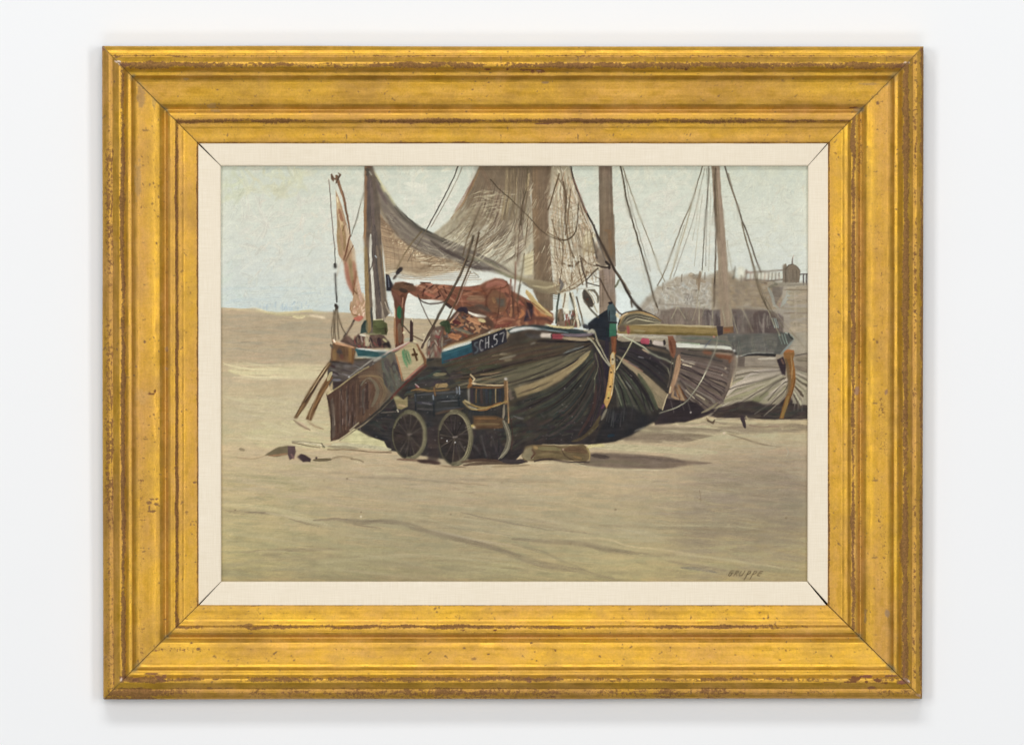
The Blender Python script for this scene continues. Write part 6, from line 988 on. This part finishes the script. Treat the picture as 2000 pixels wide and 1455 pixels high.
n5 = N(nt, 'ShaderNodeTexNoise', i_Scale=26., i_Detail=10., i_Roughness=.72); nt.links.new(tc.outputs['Object'], n5.inputs['Vector'])
pf = N(nt, 'ShaderNodeMapRange'); pf.inputs[1].default_value = .47; pf.inputs[2].default_value = .70; pf.inputs[4].default_value = .60; nt.links.new(n5.outputs[0], pf.inputs[0])
pm = N(nt, 'ShaderNodeMix', data_type='RGBA'); nt.links.new(pf.outputs[0], pm.inputs[0]); nt.links.new(vm.outputs[0], pm.inputs[6]); pm.inputs[7].default_value = (.32, .18, .045, 1); nt.links.new(pm.outputs[2], mx.inputs[6]); nt.links.new(rc.outputs[0], mx.inputs[7]); nt.links.new(mx.outputs[2], b.inputs['Base Color'])
wm = N(nt, 'ShaderNodeMath', operation='MAXIMUM'); nt.links.new(wr.outputs['Fac'], wm.inputs[0]); nt.links.new(rf.outputs[0], wm.inputs[1])
ro = N(nt, 'ShaderNodeMapRange'); ro.inputs[3].default_value = .34; ro.inputs[4].default_value = .72; nt.links.new(wm.outputs[0], ro.inputs[0])
ra = N(nt, 'ShaderNodeMath', operation='MULTIPLY_ADD'); nt.links.new(n3.outputs[0], ra.inputs[0]); ra.inputs[1].default_value = .22; nt.links.new(ro.outputs[0], ra.inputs[2]); sb = N(nt, 'ShaderNodeMath', operation='SUBTRACT'); nt.links.new(ra.outputs[0], sb.inputs[0]); sb.inputs[1].default_value = .1; nt.links.new(sb.outputs[0], b.inputs['Roughness'])
me_ = N(nt, 'ShaderNodeMapRange'); me_.inputs[3].default_value = .58; me_.inputs[4].default_value = .05; nt.links.new(wm.outputs[0], me_.inputs[0]); nt.links.new(me_.outputs[0], b.inputs['Metallic'])
bp = N(nt, 'ShaderNodeBump', i_Strength=.35, i_Distance=.0003); nt.links.new(n3.outputs[0], bp.inputs['Height']); nt.links.new(bp.outputs[0], b.inputs['Normal'])
b.inputs['Specular IOR Level'].default_value = .1
GOLD = m
def smooth(x, a, b_): t = np.clip((x-a)/(b_-a), 0, 1); return t*t*(3-2*t)
def frame_colour(X, Y, d, which):
    horiz = which in (0, 2); s_ = X if horiz else Y; o = which*137.
    T = lambda tx, a, b2: lut(tx, s_*a+o+4000, d*b2+o*2+600)
    st = T(BR, .8, 1.6); cl = T(CL, .5, 1.2); cl2 = T(CL, .11, .35); fine = T(CL, 2.2, 2.2); gr = T(GR, .9, .9)
    base = np.array([.62, .345, .042])+0*X[..., None]
    q = np.interp(d, [0, 6, 16, 19, 24, 30, 45, 57, 63, 90, 110, 121, 124, 130, 140, 150, 160, 176, 186], [0, 0, .1, .5, .3, .1, .1, .35, .2, .3, .25, .3, .6, .35, .3, .25, .1, .2, .6])   # rubbed towards tan
    if which == 3: q = q+np.interp(d, [0, 18, 22, 60, 75, 84, 104, 118, 128, 132, 140, 152, 160], [.75, .7, .2, .2, .55, .4, 0, .25, .5, .2, .1, .45, .2])
    if which == 1: q = q+np.interp(d, [0, 8, 20, 26, 60, 64, 72, 92, 98, 112, 118, 130, 134, 160, 170], [.35, .7, .6, 0, 0, .35, .4, .35, 0, 0, .5, .55, .2, 0, .1])
    if which == 2: q = q+np.interp(d, [0, 17, 21, 40, 120, 124, 131, 134], [.6, .6, 0, 0, 0, .45, .3, 0])
    if which == 0: q = q+np.interp(d, [0, 16, 20, 26, 60, 70, 95, 110, 120], [0, .1, .3, 0, 0, .12, .15, 0, .25])
    q = np.clip(q*.95+.14*cl+.05*st+.08*fine, 0, 1)
    tan = np.array([.53, .285, .085]); col = base*(1-q[..., None]*.75)+tan*q[..., None]*.75
    col = col*(1+.03*st+.03*cl2+.04*cl+.03*fine)[..., None]; col[..., 2] *= 1-.15*np.clip(cl2, -1, 1)
    g = np.clip(.25+.25*cl2+.2*cl, 0, 1)*.2; col = col*(1-g[..., None])+np.array([.56, .40, .05])*g[..., None]   # greenish gold clouds
    wear = q*.35
    # ridges rubbed through to the red-brown ground
    def band(c, w_, thr, k=1.): 
        return k*np.exp(-((d-c-.8*cl)/w_)**2), thr
    bole = np.array([.26, .115, .062])
    tot = np.zeros_like(d)
    kb = {0: [(36.5, 7.2, 1.12), (143.5, 5.2, 1.04), (18.5, 2.6, .62), (187, 1.8, 1.1), (152, 4, .3), (100, 14, .14)], 2: [(39.5, 6, 1.0), (143.5, 4.8, 1.08), (13, 9, .82), (3, 5, .6), (187, 1.6, .9), (20, 2, .7), (98, 5, .42), (133, 1.6, .4), (170, 12, .2)], 3: [(39.5, 5.2, 1.14), (145, 3.6, 1.15), (12, 8, .6), (18.5, 2, .7), (186, 2, 1.2), (75, 9, .3), (125, 6, .3), (53, 3, .3)], 1: [(34, 7.2, 1.12), (137.5, 5, 1.02), (186, 2.4, 1.), (15, 5, .5), (2, 4, .9), (80, 10, .28), (124, 6, .35), (170, 10, .25)]}[which]
    mod = 1+.18*T(CL, .10, .02)+.12*T(CL, .5, .05)
    for c, w_, k in kb: tot = np.maximum(tot, k*mod*np.exp(-((d-c-.9*cl)/w_)**2))
    rub = np.maximum(tot*1.15, 0)+.13+.09*cl2+.05*cl
    # stray flecks, pits
    sp = smooth(T(CL, 3.4, 3.4)+.35*T(CL, .4, .4), 2.35, 2.9)[..., None]*.75; col = col*(1-sp)+np.array([.22, .13, .06])*sp; wear = np.maximum(wear, sp[..., 0])
    # overlaps of the leaf: fine lines across the cove
    rs = random.Random(which+5); s0 = s_.min()
    while s0 < s_.max():
        s0 += rs.uniform(18, 95); d0 = rs.choice([60, 60, 74, 100, 20]); d1 = d0+rs.uniform(14, 60); k = rs.uniform(.12, .42)
        l = np.exp(-((s_-s0-.6*cl)/.9)**2)*((d > d0) & (d < d1))*k*(.6+.5*np.clip(gr, -1, 1)); l = np.clip(l, 0, 1)[..., None]; col = col*(1-l)+np.array([.30, .16, .05])*l
    def spot(x, y, rx, ry, c, al=.9, rough=.35):
        nonlocal col, wear
        if x < X.min()-rx*2 or x > X.max()+rx*2 or y < Y.min()-ry*2 or y > Y.max()+ry*2: return
        e = ((X-x)/rx)**2+((Y-y)/ry)**2+rough*(fine+.6*gr); k = smooth(-e, -1.15, -.75)*al
        col = col*(1-k[..., None])+np.array(c)*k[..., None]; wear = np.maximum(wear, k)
    RED = (.15, .045, .03); GES = (.86, .70, .60); GRN = (.17, .17, .11); BR_ = (.22, .12, .06)
    for a_ in ((1052, 140, 16, 3.6, RED), (1038, 137.5, 20, 1.6, RED), (1050, 139, 7, 1, (.5, .3, .22)), (952, 136, 7, 1.8, RED), (991, 136, 3, 2, RED), (1065, 162, 7, 2.4, (.3, .2, .12), .7), (955, 162, 2.5, 1.5, BR_), (977, 169, 2, 1.5, BR_), (1063, 175, 2, 1.2, BR_), (923, 176, 2, 1.5, BR_), (911, 218, 2.5, 2, BR_), (425, 176, 2, 2, BR_), (492, 207, 3, 2, BR_), (415, 207, 9, 5, (.36, .24, .12), .6), (422, 217, 9, 3, (.36, .24, .12), .6), (362, 155, 8, 2.4, (.34, .24, .12), .6), (1060, 242, 14, 1.8, (.2, .09, .05)), (1548, 154, 2, 1.6, BR_), (1605, 161, 2, 1.6, BR_), (1696, 165, 18, 2.4, (.4, .26, .13), .5), (1668, 211, 8, 1.6, RED), (1678, 215, 10, 4, (.34, .22, .12), .6), (1340, 137, 3, 2, RED),
               (243, 127, 12, 3.4, (.28, .14, .09)), (231, 121, 7, 2, GES), (233, 125, 4, 1.4, GES), (228, 113, 3, 2, BR_), (203, 95, 4, 5, (.33, .14, .08)), (1771, 123, 6, 2.2, GES), (1766, 126, 5, 1.6, (.6, .42, .32)), (1755, 130, 14, 3, (.2, .08, .05)), (1798, 98, 3, 6, (.34, .16, .08)),
               (1768, 1325, 5, 2, GES), (1772, 1330, 4, 3, GES), (1671, 1325, 12, 5.4, RED), (1664, 1331, 14, 2, RED), (1695, 1320, 12, 3, (.22, .08, .06)), (1715, 1328, 8, 5.4, RED), (1722, 1333, 10, 1.6, RED), (1692, 1331, 3, 2, RED), (1702, 1342, 7, 2.6, (.25, .12, .06)), (1762, 1332, 10, 3.4, (.26, .10, .08)), (1740, 1319, 14, 2.6, (.22, .10, .06)), (1620, 1332, 10, 1, RED), (1795, 1357, 6, 2.6, (.66, .42, .28)),
               (315, 1321, 12, 6, (.22, .09, .06)), (300, 1315, 14, 2, (.25, .11, .06)), (265, 1326, 8, 4, (.22, .09, .05)), (318, 1328, 6, 3, (.30, .13, .08)), (240, 1323, 9, 4, (.26, .12, .07)), (237, 1327, 3, 4, GES, .7), (380, 1323, 10, 3, (.3, .15, .08), .7), (410, 1343, 6, 2.6, BR_, .7), (450, 1343, 9, 2, BR_, .7), (322, 1209, 3, 1, BR_), (388, 1266, 4, 2.6, BR_), (330, 1261, 1.6, 1.6, BR_), (374, 1255, 2, 2, BR_), (490, 1236, 3, 1.6, BR_), (1038, 1255, 2, 1.6, BR_), (906, 1265, 3, 2, BR_), (926, 1286, 5, 3, BR_, .6), (954, 1277, 2, 1.6, BR_), (1032, 1326, 6, 5, (.26, .11, .08)), (967, 1230, 3, 1.4, RED), (904, 1230, 5, 1.2, RED),
               (303, 764, 2, 4, RED), (296, 769, 6, 2, RED), (298, 974, 9, 3, (.25, .13, .06)), (291, 981, 5, 4, (.25, .13, .06)), (305, 984, 6, 3, (.27, .15, .07)), (297, 998, 8, 2, (.22, .11, .05)), (292, 992, 2, 5, BR_), (283, 668, 2, 3, BR_), (276, 775, 14, 14, (.55, .34, .14), .35), (262, 733, 2, 1.6, BR_), (266, 716, 2, 3, (.3, .16, .08)), (325, 721, 4, 5, (.36, .24, .2), .7), (326, 682, 3, 4, (.36, .24, .18), .6), (229, 682, 1.4, 3, BR_), (224, 160, 1.6, 3, BR_), (250, 737, 4, 1, BR_), (364, 1000, 3, 3, BR_, .6), (380, 942, 3, 2, BR_), (270, 350, 6, 40, (.45, .29, .13), .5), (275, 190, 8, 22, (.36, .23, .12), .55), (302, 200, 4, 14, (.42, .30, .13), .4),
               (1617, 718, 2.6, 5, (.2, .1, .06)), (1617.5, 719, 1.4, 3, (.8, .62, .55)), (1674, 763, 5, 9, (.4, .24, .17), .75), (1731, 765, 3.4, 5.4, (.34, .2, .14), .8), (1713, 668, 2.4, 3, BR_), (1706, 663, 1.6, 1.6, BR_), (1717, 699, 2.4, 2, BR_), (1678, 708, 2.4, 2, BR_), (1690, 1203, 2.2, 15, (.26, .17, .08), .8), (1733, 1197, 4, 7, (.36, .24, .14), .8), (1707, 1149, 1.6, 1.6, BR_), (1766, 1305, 2, 18, (.24, .13, .06)), (1714, 201, 3, 4, BR_, .8), (1766, 268, 2, 7, BR_, .9), (1753, 293, 2, 2, BR_)):
        spot(*a_)
    for k in range(70):      # dots everywhere
        t = rs.random(); x = X.min()+(X.max()-X.min())*rs.random(); y = Y.min()+(Y.max()-Y.min())*rs.random(); spot(x, y, rs.uniform(.8, 2.4), rs.uniform(.8, 2), BR_, rs.uniform(.4, .9))
    # dirt collected along the mitres
    for (cx, cy), (ix, iy) in zip(OUT, INN):
        ux, uy = ix-cx, iy-cy; L = math.hypot(ux, uy); ux /= L; uy /= L; off = np.abs((X-cx)*uy-(Y-cy)*ux); al = (X-cx)*ux+(Y-cy)*uy
        prof_ = np.interp(al, [0, 20, 70, 84, 100, 135, 160, 175, 195, 262, 270], [.5, .3, .5, 1.0, .6, .35, .5, 1., .3, .3, .2]); wid = np.interp(al, [0, 60, 84, 110, 160, 172, 190, 260], [1.2, 2, 6, 2, 2, 4.5, 1.6, 1.6])
        k = np.clip(prof_*np.exp(-(off/wid)**1.5)*(1+.4*fine), 0, 1)[..., None]*(((al > -2) & (al < 272))[..., None])*.8; col = col*(1-k)+np.array(GRN)*k; wear = np.maximum(wear, k[..., 0])
    return np.clip(col, .005, .95), wear, rub
RL = ['upper rail of the gilt frame, flaked through to dark red near its middle', 'right rail of the gilt frame with one broad bright band down its length', 'lower rail of the gilt frame, brightest of the four, red chips near its right end', 'left rail of the gilt frame with a pinkish worn outer edge']
for wch in range(4):
    X, Y, Z = rail(wch, OUT, INN, prof, 1.7, .5, .9, 4); d = np.broadcast_to(prof[:, :1]*188., X.shape)
    col, wear, rub = frame_colour(X, Y, d, wch); s_ = X if wch in (0, 2) else Y
    relief = .12*lut(CL, s_*.5+wch*90+4000, d*1.1+600)+.2*lut(CL, s_*.06+wch*60+3000, d*.12+500)-.5*np.clip(wear-.6, 0, 1)*2
    Z = Z+np.where(d > 1, relief, 0)
    dx = .35*lut(CL, s_*.05+wch*33+3000, d*0+77)
    if wch in (0, 2): Y = Y+dx*(d < 4)
    else: X = X+dx*(d < 4)
    n_ = X.shape[1]; X, Y, Z = close(X, Y, Z, 3); e = lambda A: np.concatenate([A[:, :1], A, A[:, -1:]], 1)
    col = e(col); wear = e(wear); rub = e(rub); V = W(X, Y, Z).reshape(-1, 3)
    grid_object('frame_rail', V, quads(X.shape[0], X.shape[1])[:, ::-1], GOLD, root, col.reshape(-1, 3), label=RL[wch], extra={'wear': wear.reshape(-1), 'rub': rub.reshape(-1)})
# ---- linen liner
m, nt, b = mat('linen')
tc = N(nt, 'ShaderNodeTexCoord'); wv = []
for rot in (0, 1):
    mp = N(nt, 'ShaderNodeMapping'); mp.inputs['Scale'].default_value = (1500, 1, 60) if rot == 0 else (60, 1, 1500); nt.links.new(tc.outputs['Object'], mp.inputs[0])
    n_ = N(nt, 'ShaderNodeTexNoise', i_Scale=1., i_Detail=2.); nt.links.new(mp.outputs[0], n_.inputs['Vector']); wv.append(n_)
ad = N(nt, 'ShaderNodeMath', operation='ADD'); nt.links.new(wv[0].outputs[0], ad.inputs[0]); nt.links.new(wv[1].outputs[0], ad.inputs[1])
r = N(nt, 'ShaderNodeValToRGB'); r.color_ramp.elements[0].position = .3; r.color_ramp.elements[1].position = .7; r.color_ramp.elements[0].color = (.80, .70, .535, 1); r.color_ramp.elements[1].color = (.93, .84, .69, 1)
sn = N(nt, 'ShaderNodeTexNoise', i_Scale=14., i_Detail=5.); nt.links.new(tc.outputs['Object'], sn.inputs['Vector']); s2 = N(nt, 'ShaderNodeMath', operation='MULTIPLY_ADD'); nt.links.new(sn.outputs[0], s2.inputs[0]); s2.inputs[1].default_value = .5; nt.links.new(ad.outputs[0], s2.inputs[2]); hf = N(nt, 'ShaderNodeMath', operation='MULTIPLY'); hf.inputs[1].default_value = .4; nt.links.new(s2.outputs[0], hf.inputs[0]); nt.links.new(hf.outputs[0], r.inputs[0]); nt.links.new(r.outputs[0], b.inputs['Base Color'])
bp = N(nt, 'ShaderNodeBump', i_Strength=.5, i_Distance=.00025); nt.links.new(ad.outputs[0], bp.inputs['Height']); nt.links.new(bp.outputs[0], b.inputs['Normal'])
b.inputs['Roughness'].default_value = .9; b.inputs['Specular IOR Level'].default_value = .1
LINEN = m
LP = interp_prof([(-3, 16), (0, 16), (4, 15.8), (20, 14.6), (36, 13.2), (40, 12.8), (42.5, 12.1), (43.6, 10.6), (44, 8), (44, 2)], 1.4, 44.)
LL = ['upper strip of the linen liner', 'right strip of the linen liner', 'lower strip of the linen liner', 'left strip of the linen liner']
for wch in range(4):
    X, Y, Z = rail(wch, INN, SIG, LP, 3., 4.2, 1.3, 3); Z = Z+.12*lut(CL, (X+Y)*.2+999, (X-Y)*.2+2999); X, Y, Z = close(X, Y, Z, 2)
    grid_object('liner_strip', W(X, Y, Z).reshape(-1, 3), quads(X.shape[0], X.shape[1])[:, ::-1], LINEN, root, label=LL[wch])
# ---- board behind the joints, its near-black colour standing in for shade in the gaps
m, nt, b = mat('dark_board'); tc = N(nt, 'ShaderNodeTexCoord'); n1 = N(nt, 'ShaderNodeTexNoise', i_Scale=60.); nt.links.new(tc.outputs['Object'], n1.inputs['Vector']); r = N(nt, 'ShaderNodeValToRGB'); r.color_ramp.elements[0].color = (.004, .003, .002, 1); r.color_ramp.elements[1].color = (.01, .007, .005, 1); nt.links.new(n1.outputs[0], r.inputs[0]); nt.links.new(r.outputs[0], b.inputs['Base Color']); b.inputs['Roughness'].default_value = .9
a_, c_ = W(np.array(212.), np.array(103.), np.array(0.)), W(np.array(1790.), np.array(1352.), np.array(0.))
box_mesh('backing_board', a_[0], c_[0], -.0003, .0, c_[2], a_[2], m, root)
# ---- the painting itself
m, nt, b = mat('oil_paint')
at = N(nt, 'ShaderNodeAttribute', attribute_name='Col'); nt.links.new(at.outputs['Color'], b.inputs['Base Color']); tc = N(nt, 'ShaderNodeTexCoord')
n1 = N(nt, 'ShaderNodeTexNoise', i_Scale=1400., i_Detail=3.); nt.links.new(tc.outputs['Object'], n1.inputs['Vector']); bp = N(nt, 'ShaderNodeBump', i_Strength=.25, i_Distance=.00015); nt.links.new(n1.outputs[0], bp.inputs['Height']); nt.links.new(bp.outputs[0], b.inputs['Normal'])
b.inputs['Roughness'].default_value = .5; b.inputs['Specular IOR Level'].default_value = .12
PAINT = m
ZP = 2.4
a_, c_ = W(np.array(PX0), np.array(PY0), np.array(ZP)), W(np.array(PX1), np.array(PY1), np.array(ZP))
m2, nt, b = mat('canvas_board'); b.inputs['Base Color'].default_value = (.42, .33, .22, 1); b.inputs['Roughness'].default_value = .9
canvas = box_mesh('painting', a_[0]-.001, c_[0]+.001, -(ZP-.6)*K, -.0005, c_[2]-.001, a_[2]+.001, m2, root, 'painted panel of flat-bottomed fishing boats drawn up on a beach under a pale sky')
gx, gy = np.meshgrid(np.arange(NX)/S+PX0, np.arange(NY)/S+PY0)
VV = W(gx, gy, ZP+HGT*.55).reshape(-1, 3); CC = lin(np.clip(IMG*GAIN, 0, 1)).reshape(-1, 3)
QQ = quads(NY, NX)[:, ::-1]; QI = IDS[:-1, :-1].reshape(-1)
PL = {'painted_building': 'hazy far buildings with a parapet and small cupola', 'painted_boat#far': 'grey hull farthest back beneath the dark shed', 'painted_boat#right': 'pale grey hull with a rust-brown stem at the right edge', 'painted_boat#middle': 'brown hull with fanned strakes and a white rail', 'painted_boat#main': 'big dark hull in front, SCH.57 lettered on its rail',
      'painted_mast#far': 'pale mast farthest right', 'painted_mast#third': 'grey-brown mast behind the bow of the big boat', 'painted_mast#second': 'brown mast seen through the nets', 'painted_mast#stern': 'stern mast wrapped in dark net', 'painted_sail#pennant': 'furled ochre and orange pennant on the leftmost spar', 'painted_sail#furled': 'rust-red sail furled on its boom', 'painted_spar#left': 'thin leftmost spar with a forked tip', 'painted_spar#bow': 'ochre spar lying level right of the bow',
      'painted_net': 'brown nets hung up to dry between the masts', 'painted_post': 'red-brown post with a green patch carrying the boom', 'painted_post#belaying': 'short dark post above the leeboard', 'painted_leeboard': 'brown leeboard with a green-smeared cream end', 'painted_handcart': 'two-wheeled dark cart with pale wheel rims', 'painted_rigging': 'thin stays over the right half of the sky', 'painted_rigging#front': 'ropes and heavy stay in front of the nets', 'painted_rigging#stern': 'short ropes fanned out above the stern', 'painted_rigging#bow': 'pale mooring ropes hanging round the bow', 'painted_deck_gear': 'posts and gear on deck below the hanging net', 'painted_tackle': 'heaped ropes and cloth amidships', 'painted_tackle#stern': 'dark gear piled at the stern', 'painted_writing': 'GRUPPE signed in brown at the lower right'}
for i, key in enumerate(ID_NAMES):
    q = QQ[QI == i]
    if len(q) == 0: continue
    u, inv = np.unique(q, return_inverse=True)
    grid_object(key.split('#')[0], VV[u], inv.reshape(-1, 4), PAINT, canvas, CC[u], label=PL.get(key))
